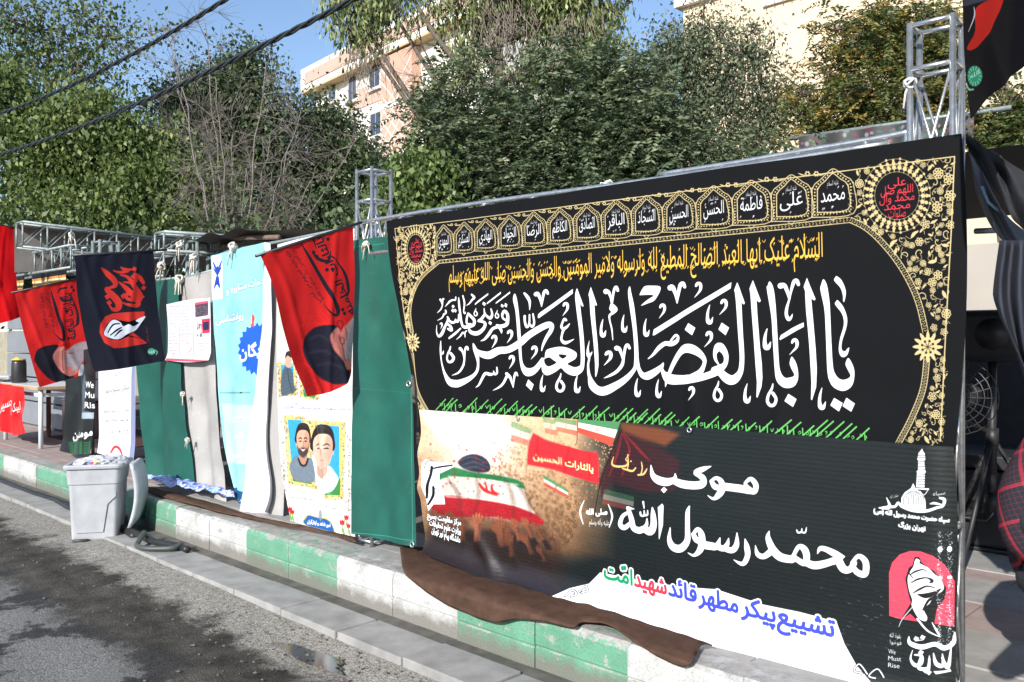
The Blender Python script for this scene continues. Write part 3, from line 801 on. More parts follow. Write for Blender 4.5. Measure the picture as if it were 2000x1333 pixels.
cvL.poly([(1041,846),(1066,860),(1100,870),(1135,880),(1168,885),(1170,946),(1130,935),(1080,918),(1028,908),(1030,870)], (.80,.15,.18), sm=False)
cvL.strokes([[(1050,852,3),(1048,880,5),(1045,908,3)],[(1110,875,4),(1105,900,6),(1100,925,3)],[(1150,884,3),(1152,920,5),(1148,938,3)]], (.62,.08,.12), .6, blur=2)
cvL.line([(1034,852),(1027,905),(1024,955)], 1.8, (.62,.5,.36))
cvL.text('یالثارات الحسین', (1040,896), (1158,922), 13, (.97,.86,.62), dil=1, halo=(.5,.08,.08), halow=2)
cvL.poly([(1212,842),(1260,858),(1300,880),(1330,900),(1320,960),(1262,962),(1195,942),(1175,972),(1170,935),(1200,872)], (.20,.07,.09), .85, blur=4)
cvL.poly([(1212,824),(1290,836),(1330,848),(1300,872),(1250,856),(1214,842)], (.55,.27,.14), .7, blur=5)
cvL.strokes([[(1214,845,2),(1230,880,4),(1215,930,2)],[(1218,845,2),(1250,880,5),(1270,900,2)],[(1215,848,2),(1205,890,4),(1190,930,2)]], (.70,.12,.15), .55, blur=2)
cvL.strokes([[(1214,840,2.2),(1196,880,2.2),(1172,945,1.8),(1160,1010,1.5)]], (.10,.06,.05))
iranflag([(1180,955),(1240,970),(1238,998),(1176,985)], .35)
cvL.strokes([cF([(355,435,5),(330,470,8),(350,490,12),(330,520,16),(260,525,18),(222,505,14),(235,450,6)]), cF([(305,540,10),(340,550,16),(385,560,16),(410,535,10)]), cF([(345,430,6),(352,500,10),(345,540,8)]), cF([(430,590,14),(470,585,16),(490,560,14),(500,540,6)]), cF([(455,490,8),(462,540,10),(450,590,10)])], (.80,.68,.42))
cvL.fill([ell(1233,901,1.8,1.8,8)], (.80,.68,.42)); cvL.fill([ell(1255,910,1.8,1.8,8)], (.80,.68,.42))
# coffin under the flag, turban, hands
cvL.poly([(868,920),(900,912),(950,925),(1000,935),(1018,952),(1030,985),(1055,1020),(1060,1025),(1000,1018),(930,1005),(860,980),(845,960),(852,930)], (.78,.74,.70), sm=True)
cvL.poly([(862,918),(885,912),(925,922),(975,930),(1012,940),(1022,956),(990,945),(940,935),(880,932),(855,940)], (.14,.40,.23), sm=True)
cvL.poly([(878,968),(930,975),(985,985),(1035,1000),(1060,1024),(1020,1022),(960,1010),(900,1010),(850,1000),(845,975)], (.60,.08,.12), sm=True)
cvL.strokes([[(872,970,2),(940,976,2.4),(1000,988,2.4),(1040,1003,2)],[(880,930,2),(940,936,2.4),(1010,948,2)]], (.93,.88,.82), .8)
cvL.strokes([[(935,945,3),(945,958,6),(968,968,3)],[(958,948,3),(960,960,5),(972,966,2)],[(946,942,2.5),(950,962,4)]], (.72,.12,.12))
for k in range(26):
    x = rnd.uniform(885, 1035); y = 990+ (x-885)*.18+rnd.uniform(-8, 12)
    cvL.strokes([[(x,y-8,1.5),(x+3,y,3),(x+2,y+10,1.5)]], (.50,.05,.08), .35, blur=2)
cvL.poly([(895,902),(910,890),(930,888),(950,898),(958,912),(952,922),(930,922),(905,914)], (.13,.15,.19), sm=True)
cvL.strokes([[(898,901,2),(920,893,3),(950,905,2)],[(903,909,2),(925,903,3),(955,914,2)],[(910,915,2),(930,912,3),(950,919,2)]], (.26,.29,.36), .8)
for k in range(70):
    x = rnd.gauss(935, 45); y = rnd.gauss(920, 32)
    if y > 1000 or x < 840: continue
    cvL.fill([ell(x, y, rnd.uniform(.8,2.6), rnd.uniform(.7,1.8), 7, rnd.random()*3)], (.70,.06,.12), .9)
cvL.poly([(842,1060),(880,1035),(960,1035),(1030,1048),(1060,1075),(1075,1110),(1100,1160),(1000,1150),(900,1110),(836,1082)], (.09,.08,.09), .9, blur=8)
cvL.poly([(950,1082),(1000,1090),(1060,1115),(1105,1150),(1090,1162),(1030,1140),(960,1110)], (.16,.20,.30), .8, blur=5)
cvL.poly([(895,1055),(930,1060),(950,1085),(925,1100),(895,1085)], (.16,.18,.24), .8, blur=5)
def hand(x, y, h, lean, sh=1.0):   # raised hand and forearm, finger tips at y
    sk = (.66*sh,.38*sh,.26*sh); dk = (.30*sh,.14*sh,.09*sh)
    def q(a, b): return (x+a*h+lean*(b)*h, y+b*h)
    cvL.poly([q(-.20,.40),q(-.17,.30),q(.20,.30),q(.24,.42),q(.20,.66),q(.17,1.1),q(.20,1.75),q(-.18,1.75),q(-.13,1.1),q(-.17,.66)], sk, sm=True)
    cvL.poly([q(.04,.55),q(.20,.5),q(.17,1.1),q(.20,1.75),q(.02,1.75),q(.05,1.1)], dk, .55, blur=2)
    for k, (fx, fl) in enumerate(((-.19,.10),(-.07,.0),(.06,.03),(.18,.14))):
        a, b, c = q(fx*1.25, fl), q(fx*1.1, fl*.5+.2), q(fx*.9, .5)
        w = .12*h
        cvL.strokes([[(*a, w*.8),(*b, w),(*c, w*1.05)]], sk)
        cvL.strokes([[(a[0]+w*.5, a[1]+1, .8),(b[0]+w*.55, b[1], 1.0),(c[0]+w*.5, c[1], .8)]], dk, .8)
    cvL.strokes([[(*q(-.33,.42), .11*h),(*q(-.27,.55), .13*h),(*q(-.12,.75), .13*h)]], sk)
    cvL.poly([q(-.20,1.55),q(.22,1.5),q(.30,2.4),q(-.26,2.4)], (.08,.08,.10), 1, blur=2)
for a in ((848,995,26,.1,.85),(878,1000,28,.05,.8),(905,1012,30,-.1,.85),(965,1018,30,.25,.9),(985,1025,26,.2,.85),(1020,1012,26,.45,.95),(1000,1014,28,.3,1.0),(1040,1022,22,.6,.85),(932,1003,36,0,1.1),(974,1010,38,.12,.95),(1018,1040,28,.45,.9),(1048,1066,20,.5,.9),(992,1042,30,.15,.85)):
    hand(*a)
for k in range(70):
    x, y = rnd.uniform(850,1100), rnd.uniform(1040,1150)
    cvL.fill([ell(x, y, rnd.uniform(.4,1.1), rnd.uniform(.4,.9), 6)], (.75,.75,.78) if rnd.random() < .8 else (.8,.1,.15), .7)
cvL.poly([(840,1030),(900,1045),(960,1050),(1040,1070),(1110,1100),(1120,1170),(1000,1160),(836,1090)], (.10,.07,.07), .45, blur=14)
for (a_, b_, c_) in (((880,935),(900,1000),.35),((930,930),(925,1005),.3),((985,938),(1000,1010),.3),((1010,950),(1035,1010),.35)): cvL.strokes([[(*a_,5),((a_[0]+b_[0])/2+6,(a_[1]+b_[1])/2,9),(*b_,5)]], (.25,.15,.12), c_, blur=4)
cvL.poly([(836,990),(900,1005),(1000,1020),(1060,1030),(1090,1060),(1100,1160),(960,1120),(836,1085)], (.16,.07,.04), .38, blur=12)
cvL.soften((822,800,1100,1165), 2, .07, 3)
# emblem and three lines at the left edge
cvL.poly([(828,905),(838,896),(850,902),(880,905),(888,912),(862,925),(866,945),(870,985),(848,985),(838,998),(832,960),(826,925)], (.92,.92,.93), sm=False)
cvL.strokes([[(846,912,5),(843,940,6),(836,972,4)],[(838,985,4),(848,968,5),(852,950,4)],[(848,915,3),(862,912,3.5),(884,909,3)]], (.06,.06,.08))
cvL.strokes([[(832,915,1.3),(838,902,1.3),(850,900,1.3)],[(835,930,1.2),(842,918,1.2)]], (.3,.3,.35))
for k, t in enumerate(('سپاه','پاسداران','انقلاب','اسلامی')): cvL.text(t, (853,955+k*9), (867,956+k*9), 4, (.1,.1,.1))
for k, t in enumerate(('مرکز مقاومت بسیج','وزارت علوم تحقیقات','دانشگاه پیام نور تهران')):
    cvL.text(t, (836+k*4,1010+k*15), (900-k*1,1026+k*17), 11, WHITE, dil=1, halo=(.05,.05,.06), halow=3)
# large white lines
SL = [cF([(1262,655,24),(1305,622,34),(1345,668,42),(1335,722,42),(1290,702,46),(1262,662,24)]), cF([(1300,715,52),(1240,700,60),(1170,690,60),(1090,680,60)]), cF([(1000,640,28),(1035,615,28),(1075,640,42),(1085,700,52),(1060,745,50),(1020,775,25),(975,750,6)]),
      cF([(1000,640,30),(1030,682,45),(1080,692,44)]), cF([(995,524,8),(935,545,40),(880,570,42),(905,592,42),(935,618,48),(930,660,62),(870,672,62),(780,662,62),(720,640,52)]), cF([(720,580,8),(715,622,40),(660,645,62),(590,630,62),(545,590,40),(530,515,8)]),
      cF([(400,855,6),(360,850,24),(345,845,22)]), cF([(352,850,30),(378,930,40),(395,1000,46),(440,1022,52),(480,1012,52),(530,1030,62),(555,980,52),(552,900,40),(545,845,12)]), cF([(362,880,26),(310,910,30),(288,975,36),(322,1002,40),(372,965,30)]), cF([(478,1012,46),(500,975,28),(503,930,10)]),
      cF([(450,880,14),(455,905,16),(480,905,16),(480,868,10)]), cF([(480,905,14),(505,900,16),(508,866,8)]), cF([(472,800,16),(480,850,8)]),
      cF([(835,832,10),(822,880,34),(822,1000,38),(820,1100,48),(770,1160,62),(710,1150,56),(680,1090,36),(687,1000,8)]), cF([(868,1050,30),(900,1010,30),(930,1050,48),(935,1120,54),(915,1180,48),(870,1215,24),(825,1195,6)]), cF([(868,1050,34),(890,1092,44),(935,1112,44)]),
      cF([(935,1130,62),(1000,1142,60),(1050,1142,52),(1075,1078,8)]), cF([(1050,1142,46),(1100,1162,46),(1130,1130,36),(1142,1082,8)]), cF([(1110,1162,42),(1170,1175,48),(1203,1130,42),(1206,1040,8)]), cF([(1268,1088,8),(1282,1150,42),(1287,1220,42),(1250,1282,36),(1180,1250,5)]),
      cG([(708,258,6),(724,325,36),(770,345,44),(822,312,52)]), cG([(814,148,8),(805,200,40),(842,290,58),(900,350,64),(990,370,58)]), cG([(1000,340,30),(1042,270,36),(1085,292,52),(1102,350,52),(1085,400,48),(1030,372,42),(1000,345,40)]), cG([(1090,390,52),(1160,417,62),(1250,402,58),(1330,372,52)]),
      cG([(1185,325,8),(1205,287,36),(1250,292,42),(1330,332,52),(1393,350,10)]), cG([(1393,350,8),(1330,392,30),(1250,402,40)]), cG([(1340,362,62),(1380,442,62),(1430,452,52),(1470,402,42)]), cG([(1450,402,30),(1500,347,36),(1550,382,48),(1560,440,52),(1545,490,52),(1490,472,48),(1450,422,40)]),
      cG([(1025,140,10),(1035,160,14),(1060,155,14),(1065,130,8)]), cG([(1060,155,12),(1090,160,14),(1100,120,6)])]
cvL.strokes(SL, (0.05,0.06,0.08), dil=3); cvL.strokes(SL, WHITE)
for q in ([(635,683),(660,705),(635,732),(610,706)], [(622,812),(634,830),(630,980),(602,1090),(597,1088),(595,950),(588,842)]): cvL.poly(cF(q), WHITE)
cvL.text('صلی الله', (1144,1005), (1186,1005), 11, WHITE, dil=1); cvL.text('علیه وآله وسلم', (1150,1024), (1190,1026), 10, WHITE)
cvL.strokes([[(1140,978,1.5),(1132,1000,4),(1138,1024,1.5)],[(1188,985,1.5),(1196,1008,4),(1190,1030,1.5)]], WHITE)
# white ground at the foot with coloured line
cvL.poly([(1080,1165),(1115,1148),(1150,1140),(1172,1118),(1240,1130),(1330,1145),(1400,1150),(1490,1180),(1560,1195),(1632,1215),(1648,1258),(1672,1300),(1700,1330),(1740,1400),(1800,1470),(1000,1470),(1000,1150)], WHITE, sm=False)
BLU = (.22,.27,.72)
L0, L1 = np.array((1180,1128.)), np.array((1628,1245.))
parts = [('امّت',0.0,.125,(.05,.52,.33)),('شهید',.135,.275,(.86,.20,.27)),('قائد',.285,.405,BLU),('مطهر',.415,.585,BLU),('پیکر',.60,.745,BLU),('تشییع',.755,1.0,BLU)]
for h_ in (1, 0):
    for t, a, b, c in parts:
        hh = 30+8*a
        if h_: cvL.text(t, L0+(L1-L0)*a, L0+(L1-L0)*b, hh, WHITE, dil=7)
        else: cvL.text(t, L0+(L1-L0)*a, L0+(L1-L0)*b, hh, c, dil=2)
for (x, y, s, m) in ((1135,1153,1.0,1), (1690,1310,1.6,-1)):
    for w, c in ((5,(.06,.07,.1)),(2.4,WHITE)):
        cvL.strokes([[(x-22*s*m,y+8*s,w),(x-14*s*m,y-2*s,w),(x-4*s*m,y+6*s,w),(x-12*s*m,y+9*s,w)],[(x-2*s*m,y+4*s,w),(x+8*s*m,y-8*s,w),(x+14*s*m,y,w),(x+4*s*m,y+3*s,w)]], c)
# fist under a red arch
ARCH = (.90,.25,.33)
cvL.poly(cH([(537,815),(537,480),(560,400),(620,335),(700,308),(780,312),(880,350),(960,420),(1000,490),(1030,560),(1026,915),(890,880),(620,840)]), ARCH)
cvL.poly(cH([(735,356),(770,356),(792,402),(885,468),(935,540),(972,605),(960,690),(905,760),(885,880),(930,980),(860,960),(700,800),(640,840),(610,900),(640,825),(705,715),(685,640),(662,530),(690,440),(718,420)]), (.05,.06,.07))
cvL.poly(cH([(735,390),(750,368),(778,385),(775,405),(840,440),(885,490),(930,530),(955,600),(930,640),(880,668),(850,720),(806,765),(832,830),(815,860),(760,830),(712,740),(715,690),(692,620),(680,530),(700,470),(725,430)]), WHITE, sm=True)
cvL.strokes([cH([(700,495,6),(740,470,14),(800,455,8),(830,478,4)]),cH([(705,560,6),(760,530,14),(830,520,10),(870,545,24),(850,560,8)]),cH([(720,640,6),(770,610,16),(830,585,12),(890,600,6)]),cH([(760,650,10),(820,660,40),(890,640,30),(930,610,10)]),cH([(800,770,14),(840,700,20),(880,675,20),(930,640,10)]),cH([(690,480,10),(720,520,6)]),cH([(640,840,6),(610,900,4)])], (.05,.06,.07))
cvL.strokes([cH([(715,750,6),(640,840,6),(612,900,4)]), cH([(755,840,16),(830,930,14),(925,985,6)]), cH([(868,870,6),(905,940,16),(928,985,4)])], WHITE)
cvL.strokes([cH([(690,980,10),(700,1030,34),(790,1060,40),(890,1040,36),(960,1075,40),(1020,1040,36),(1030,960,10)]), cH([(740,1010,10),(800,1005,6)]), cH([(735,1120,10),(790,1130,24),(790,1190,20),(740,1200,30),(705,1150,16),(720,1085,6)]), cH([(790,1130,20),(770,1220,30),(840,1220,20),(850,1130,8)]), cH([(850,1150,16),(840,1250,26),(800,1240,8)]), cH([(880,1110,8),(900,1190,30),(950,1210,30),(945,1120,8)]), cH([(945,1150,16),(985,1230,30),(1005,1080,10)])], WHITE)
for q in ([(740,975),(770,990),(755,1015),(725,1000)],[(790,965),(820,980),(805,1005),(775,990)],[(780,1080),(808,1098),(790,1125),(762,1105)],[(845,1240),(870,1255),(850,1280),(828,1262)],[(880,1250),(960,1250),(1000,1240),(1010,1262),(900,1275)]): cvL.poly(cH(q), WHITE)
for k, t in enumerate(('We','Must','Rise')): cvL.text(t, (1733,1277+k*13.2), (1733+(14,25,22)[k],1279+k*13.4), 9, WHITE)
cvL.text('بقوة الله', (1735,1245), (1757,1248), 9, WHITE); cvL.text('فوحوا', (1736,1258), (1758,1261), 8, WHITE)
# worn transfer streaks at the right end
for k in range(420):
    x = rnd.choice((rnd.gauss(1831,3), rnd.gauss(1849,3))); y = rnd.uniform(1040,1262)
    cvL.fill([ell(x, y, rnd.uniform(.4,1.6), rnd.uniform(.4,1.3), 6)], WHITE, .75)
for x in (1832, 1849):
    for y in (1075, 1131): cvL.fill([ell(x, y, 4.5, 6 if y < 1100 else 3.5, 12)], WHITE)
# dome and minaret emblem
D_ = lambda l: [(1500+p[0]*.25, 850+p[1]*.25)+((p[2]*.25,) if len(p) > 2 else ()) for p in l]
cvL.poly(D_([(1150,410),(1158,290),(1150,290),(1165,275),(1168,200),(1160,190),(1172,140),(1185,125),(1200,105),(1208,128),(1220,145),(1224,195),(1216,200),(1222,275),(1228,290),(1220,300),(1216,412)]), WHITE)
for y in (160,175,205,225,245,265,305,325,345,365,385): cvL.strokes([D_([(1162,y,5),(1218,y+3,5)])], (.1,.13,.14), .8)
cvL.poly(D_([(1030,570),(1035,490),(1060,450),(1110,415),(1128,375),(1145,415),(1200,460),(1222,510),(1225,585)]), WHITE)
for k in range(9):
    x = 1050+k*20; cvL.strokes([D_([(1128+(x-1128)*.3,440,3),(1128+(x-1128)*.9,480,5),(x,545,5)])], (.1,.13,.14), .75)
cvL.strokes([D_([(1140,420,8),(1245,425,14)]), D_([(1180,440,6),(1210,470,6),(1240,435,6)]), D_([(860,570,8),(900,570,26),(945,560,26),(920,490,6)]), D_([(930,560,22),(985,560,20),(1010,530,20),(1040,560,22),(1130,592,26),(1230,595,24),(1310,570,22),(1350,560,20),(1362,510,26),(1330,495,16)]), D_([(1258,540,8),(1290,535,20),(1345,550,10)])], WHITE)
cvL.text('سپاه', (1820,969), (1842,967), 8, WHITE); cvL.text('صلوات الله', (1737,974), (1753,970), 6, WHITE)
cvL.text('سپاه حضرت محمد رسول الله (ص)', (1705,1002), (1849,1022), 9, WHITE, dil=1); cvL.text('تهران بزرگ', (1753,1029), (1805,1038), 9, WHITE, dil=1)
for k in range(900):
    x, y = rnd.uniform(1100,1850), rnd.uniform(880,1330)
    cvL.fill([ell(x, y, rnd.uniform(.25,.7), rnd.uniform(.25,.6), 5)], (.6,.62,.65), rnd.uniform(.2,.7))
for k in range(40):
    x, y = rnd.uniform(1600,1760), rnd.uniform(1130,1270); a = rnd.uniform(-.2,.9)
    cvL.line([(x,y),(x+rnd.uniform(2,9)*math.cos(a),y+5*math.sin(a))], rnd.uniform(.4,1.1), (.6,.6,.62), .6)
imL = cvL.image("print_vinyl_banner")
matL = cloth_mat("vinyl_banner", imL, rough=0.36, spec=0.4, wb=0.22, ribs=0.32, back=(.8,.8,.82), dirt=0.04)
def dispL(s, t, u, v):
    z = 0.012*np.sin(s*3.1+1.0)*np.sin(v*3.0)+0.006*(vnoise(s*4, t*4, 9)-.5)
    z += 0.030*np.exp(-((v-.30+.7*u*2.2)/.10)**2)*np.exp(-(u/.14)**2)+0.022*np.exp(-((v-.55+u*1.2)/.06)**2)*np.exp(-(u/.2)**2)
    z += 0.022*np.exp(-((u-.16-.25*(v-.8))/.02)**2)*np.clip((v-.55)/.4, 0, 1)
    z -= 0.028*np.clip((u-.965)/.035, 0, 1)**2
    z += np.clip((v-.86)/.14, 0, 1)**2*.05
    return z
low = sheet("funeral_banner", PL, [(818,800),(900,806),(1200,824),(1500,846),(1858,874)], [(836,1078),(900,1104),(1000,1146),(1100,1164),(1250,1220),(1360,1262),(1500,1318),(1856,1422)], [(818,800),(826,860),(822,930),(826,1000),(836,1078)], [(1858,874),(1864,1000),(1862,1200),(1860,1422)], matL, cvL, 170, 90, dispL)
tag(low, "dark vinyl banner with coffin picture, white lettering and raised fist below the mourning banner", "banner")
def grommet(parent, pl, px, py, r=0.014, off=0.006):
    c = pl.w(pl.st([(px, py)]), off)[0]
    b = MB(); k = 16; A, B2, Nn = pl.a, pl.b, pl.n
    pts = [c+(A*math.cos(q)+B2*math.sin(q))*r for q in np.linspace(0, 2*math.pi, k+1)]
    b.tube(pts, r*.32, 6, False)
    return b.build("grommet", M_STEEL, parent, True)
# ------------------------------------------------------------------ SETTING
KY = 3.03; PZ = 0.27; GY0 = 2.65
M_STEEL = plain("galvanised_steel", (0.52,0.54,0.55), 0.36, 0.85, 0.22, 30, 0.15, 120)
M_STEEL2 = plain("painted_steel_tube", (0.23,0.27,0.27), 0.5, 0.35, 0.25, 25, 0.1, 90)
M_ROPE = plain("rope", (0.62,0.58,0.50), 0.9, 0, 0.25, 90)
M_BLACK = plain("black_rubber", (0.018,0.018,0.02), 0.5, 0, 0.4, 20)
M_BLACKCLOTH = plain("black_cloth", (0.014,0.014,0.017), 0.85, 0, 0.3, 12, 0.2, 200)

# road with patches, mud by the gutter and a broken concrete strip
m, nt, b = new_mat("road_surface")
geo = N(nt, "ShaderNodeNewGeometry"); sep = N(nt, "ShaderNodeSeparateXYZ"); L(nt, geo.outputs["Position"], sep.inputs[0])
pos = geo.outputs["Position"]
n_big = noise(nt, pos, 1.15, 6, 0.68); n_mid = noise(nt, pos, 5.0, 6, 0.65); n_grain = noise(nt, pos, 120.0, 3, 0.75); n_peb = N(nt, "ShaderNodeTexVoronoi"); n_peb.inputs["Scale"].default_value = 90
L(nt, pos, n_peb.inputs[0])
asp = ramp(nt, [(0.44,(0.045,0.045,0.046)),(0.475,(0.068,0.067,0.066)),(0.50,(0.19,0.187,0.18)),(0.75,(0.235,0.231,0.222))]); L(nt, n_big.outputs[0], asp.inputs[0])
def madd(a, k, c):
    q = N(nt, "ShaderNodeMath", operation='MULTIPLY_ADD'); L(nt, a, q.inputs[0]); q.inputs[1].default_value = k
    if isinstance(c, float): q.inputs[2].default_value = c
    else: L(nt, c, q.inputs[2])
    return q.outputs[0]
ywob = madd(n_mid.outputs[0], 0.55, sep.outputs[1])      # y + noise
ywob = madd(n_big.outputs[0], 0.75, ywob)
mud = N(nt, "ShaderNodeMapRange"); mud.inputs[1].default_value = 2.36; mud.inputs[2].default_value = 2.52; L(nt, ywob, mud.inputs[0])
con = N(nt, "ShaderNodeMapRange"); con.inputs[1].default_value = 2.88; con.inputs[2].default_value = 3.02; L(nt, ywob, con.inputs[0])
mudc = ramp(nt, [(0.3,(0.030,0.027,0.023)),(0.6,(0.085,0.077,0.066)),(0.8,(0.14,0.13,0.112))]); L(nt, n_mid.outputs[0], mudc.inputs[0])
conc = ramp(nt, [(0.3,(0.17,0.155,0.13)),(0.55,(0.33,0.31,0.275)),(0.8,(0.46,0.44,0.40))]); 
n_c = noise(nt, pos, 34.0, 5, 0.7); L(nt, n_c.outputs[0], conc.inputs[0])
m1 = N(nt, "ShaderNodeMix", data_type='RGBA'); L(nt, mud.outputs[0], m1.inputs[0]); L(nt, asp.outputs[0], m1.inputs[6]); L(nt, mudc.outputs[0], m1.inputs[7])
m2 = N(nt, "ShaderNodeMix", data_type='RGBA'); L(nt, con.outputs[0], m2.inputs[0]); L(nt, m1.outputs[2], m2.inputs[6]); L(nt, conc.outputs[0], m2.inputs[7])
gr = ramp(nt, [(0.33,(0.30,0.30,0.30)),(0.52,(1,1,1)),(0.72,(1.7,1.7,1.66))]); L(nt, n_grain.outputs[0], gr.inputs[0])
m3 = N(nt, "ShaderNodeMix", data_type='RGBA', blend_type='MULTIPLY'); m3.inputs[0].default_value = 1; L(nt, m2.outputs[2], m3.inputs[6]); L(nt, gr.outputs[0], m3.inputs[7])
L(nt, m3.outputs[2], b.inputs["Base Color"]); b.inputs["Roughness"].default_value = 1.0; b.inputs["Specular IOR Level"].default_value = 0.15
hh = madd(n_peb.outputs[0], 0.5, n_grain.outputs[0]); hh = madd(n_c.outputs[0], 1.2, hh); bump(nt, b, hh, 0.55, 0.012)
M_ROAD = m
xs = np.r_[-260, -120, -60, -30, np.linspace(-16, 4, 201), 20, 80, 200]; ys = np.r_[-200, -60, -20, -5, np.linspace(-1, 2.72, 75)]
gx, gy = np.meshgrid(xs, ys); gz = 0.016*(vnoise(gx*1.3, gy*1.3, 4)-.5)+0.010*(vnoise(gx*5, gy*5, 6)-.5)
near = (np.abs(gx+3.7)/.55)**2+(np.abs(gy-2.40)/.22)**2
gz -= 0.035*np.exp(-near)
gz += np.clip((gy-2.2)/.4, 0, 1)*0.012
gz[np.abs(gx) > 25] = 0
i = np.arange(gx.size).reshape(gx.shape)
F = np.stack((i[:-1,:-1], i[:-1,1:], i[1:,1:], i[1:,:-1]), -1).reshape(-1, 4)
o = finish("road", np.stack((gx, gy, gz), -1).reshape(-1, 3), F, M_ROAD, None, True, loc=(0,0,0)); tag(o, kind="structure", label="patched grey asphalt road with muddy edge")
M_EARTH = plain("earth", (0.10,0.085,0.065), 0.95, 0, 0.3, 3, 0.4, 30)
o = finish("ground", [(-300,2.0,-.06),(300,2.0,-.06),(300,300,-.06),(-300,300,-.06)], [(0,1,2,3)], M_EARTH, None, loc=(0,0,-.06)); tag(o, kind="structure", label="bare earth ground behind the kerb")
# puddle
m, nt, b = new_mat("puddle_water"); b.inputs["Base Color"].default_value = (0.03,0.028,0.025,1); b.inputs["Roughness"].default_value = 0.10; b.inputs["Specular IOR Level"].default_value = 0.7
an = np.linspace(0, 2*math.pi, 41)[:-1]
for (cx, cy, a, c2, sd) in ((-3.74,2.43,.22,.065,1),(-3.36,2.20,.17,.045,5)):
    rr = 1+.35*(vnoise(np.cos(an)*2+9, np.sin(an)*2+sd, 8)-.5)*2
    v = [(cx+math.cos(q)*a*r+math.sin(q)*.1, cy+math.sin(q)*c2*r-math.cos(q)*.03, -.006 if sd == 1 else .006) for q, r in zip(an, rr)]
    o = finish("puddle", v, [tuple(range(40))], m); tag(o, kind="structure", label="small dark puddle in the broken road edge" if sd == 1 else "smaller puddle sliver nearer the camera")
# loose gravel
b = MB(); rg = random.Random(3)
for k in range(900):
    x = rg.uniform(-12, -1.5); y = 2.62-abs(rg.gauss(0, .35)); r = rg.uniform(.004, .013)
    z = 0.008
    pts = [(x+math.cos(q)*r*rg.uniform(.7,1.2), y+math.sin(q)*r*rg.uniform(.7,1.2), z) for q in np.linspace(0, 2*math.pi, 6)[:-1]]
    b.add(pts+[(x+r*.2, y, z+r*rg.uniform(.5,1)), ], [(i, (i+1) % 5, 5) for i in range(5)])
o = b.build("gravel", plain("gravel_stone", (0.115,0.107,0.096), 0.9, 0, 0.5, 40)); tag(o, "loose gravel scattered along the road edge", "gravel", kind="stuff")

# gutter slabs
M_SLAB = plain("gutter_concrete", (0.27,0.262,0.25), 0.88, 0, 0.22, 7, 0.35, 140)
gut = empty("gutter", (-4,2.8,0), "row of grey concrete gutter slabs along the kerb", kind="structure")
x = -3.89-.55*20; k = 0
while x < 1.2:
    j = rg.uniform(-.006,.006)
    w = .55
    o = MB().box((x+.006, GY0+j, -.05), (x+w-.006, 2.925+j, .045+rg.uniform(-.005,.005)), .007).build("gutter_slab", M_SLAB, gut); x += w
o = MB().box((-16, 2.90, -.05), (1.5, 3.04, .034)).build("gutter_dirt", plain("gutter_silt", (0.105,0.098,0.084), 0.95, 0, 0.4, 9, 0.5, 50), gut)

# kerb stones, painted in turn green and white
def kerb_mat(name, paint, var):
    m, nt, b = new_mat(name); geo = N(nt, "ShaderNodeNewGeometry"); pos = geo.outputs["Position"]
    stone = ramp(nt, [(0.3,(0.24,0.23,0.215)),(0.7,(0.40,0.385,0.36))]); n = noise(nt, pos, 14, 5); L(nt, n.outputs[0], stone.inputs[0])
    pn = noise(nt, pos, 4, 5, .6); pc = ramp(nt, [(0.3, tuple(c*(1-var) for c in paint)),(0.7, paint)]); L(nt, pn.outputs[0], pc.inputs[0])
    w1 = noise(nt, pos, 11, 8, .72)
    sep = N(nt, "ShaderNodeSeparateXYZ"); L(nt, geo.outputs["True Normal"], sep.inputs[0])
    md = N(nt, "ShaderNodeMath", operation='MULTIPLY_ADD'); L(nt, sep.outputs[2], md.inputs[0]); md.inputs[1].default_value = 0.17; L(nt, w1.outputs[0], md.inputs[2])
    wr = ramp(nt, [(0.565,(0,0,0)),(0.66,(1,1,1))]); L(nt, md.outputs[0], wr.inputs[0])
    mx = N(nt, "ShaderNodeMix", data_type='RGBA'); L(nt, wr.outputs[0], mx.inputs[0]); L(nt, pc.outputs[0], mx.inputs[6]); L(nt, stone.outputs[0], mx.inputs[7])
    sp = noise(nt, pos, 130, 3, .6); spr = ramp(nt, [(0.34,(0.72,0.71,0.69)),(0.46,(1,1,1))]); L(nt, sp.outputs[0], spr.inputs[0])
    m2 = N(nt, "ShaderNodeMix", data_type='RGBA', blend_type='MULTIPLY'); m2.inputs[0].default_value = 1; L(nt, mx.outputs[2], m2.inputs[6]); L(nt, spr.outputs[0], m2.inputs[7])
    sz_ = N(nt, "ShaderNodeSeparateXYZ"); L(nt, pos, sz_.inputs[0]); dn = noise(nt, pos, 9, 6, .7)
    dd = N(nt, "ShaderNodeMath", operation='MULTIPLY_ADD'); L(nt, dn.outputs[0], dd.inputs[0]); dd.inputs[1].default_value = -.16; L(nt, sz_.outputs[2], dd.inputs[2])
    dr = ramp(nt, [(0.0,(.85,.85,.85)),(0.06,(0,0,0))]); L(nt, dd.outputs[0], dr.inputs[0])
    m4 = N(nt, "ShaderNodeMix", data_type='RGBA'); L(nt, dr.outputs[0], m4.inputs[0]); L(nt, m2.outputs[2], m4.inputs[6]); m4.inputs[7].default_value = (.15,.135,.115,1)
    L(nt, m4.outputs[2], b.inputs["Base Color"]); b.inputs["Roughness"].default_value = 0.8
    nb = noise(nt, pos, 70, 5, .6); bump(nt, b, nb.outputs[0], 0.5, 0.010)
    return m
M_KG = kerb_mat("green_kerb_paint", (0.13,0.33,0.215), .30); M_KW = kerb_mat("white_kerb_paint", (0.50,0.50,0.485), .22)
kerb = empty("kerb", (-4,KY,0), "high kerb painted in alternating green and white bands", kind="structure")
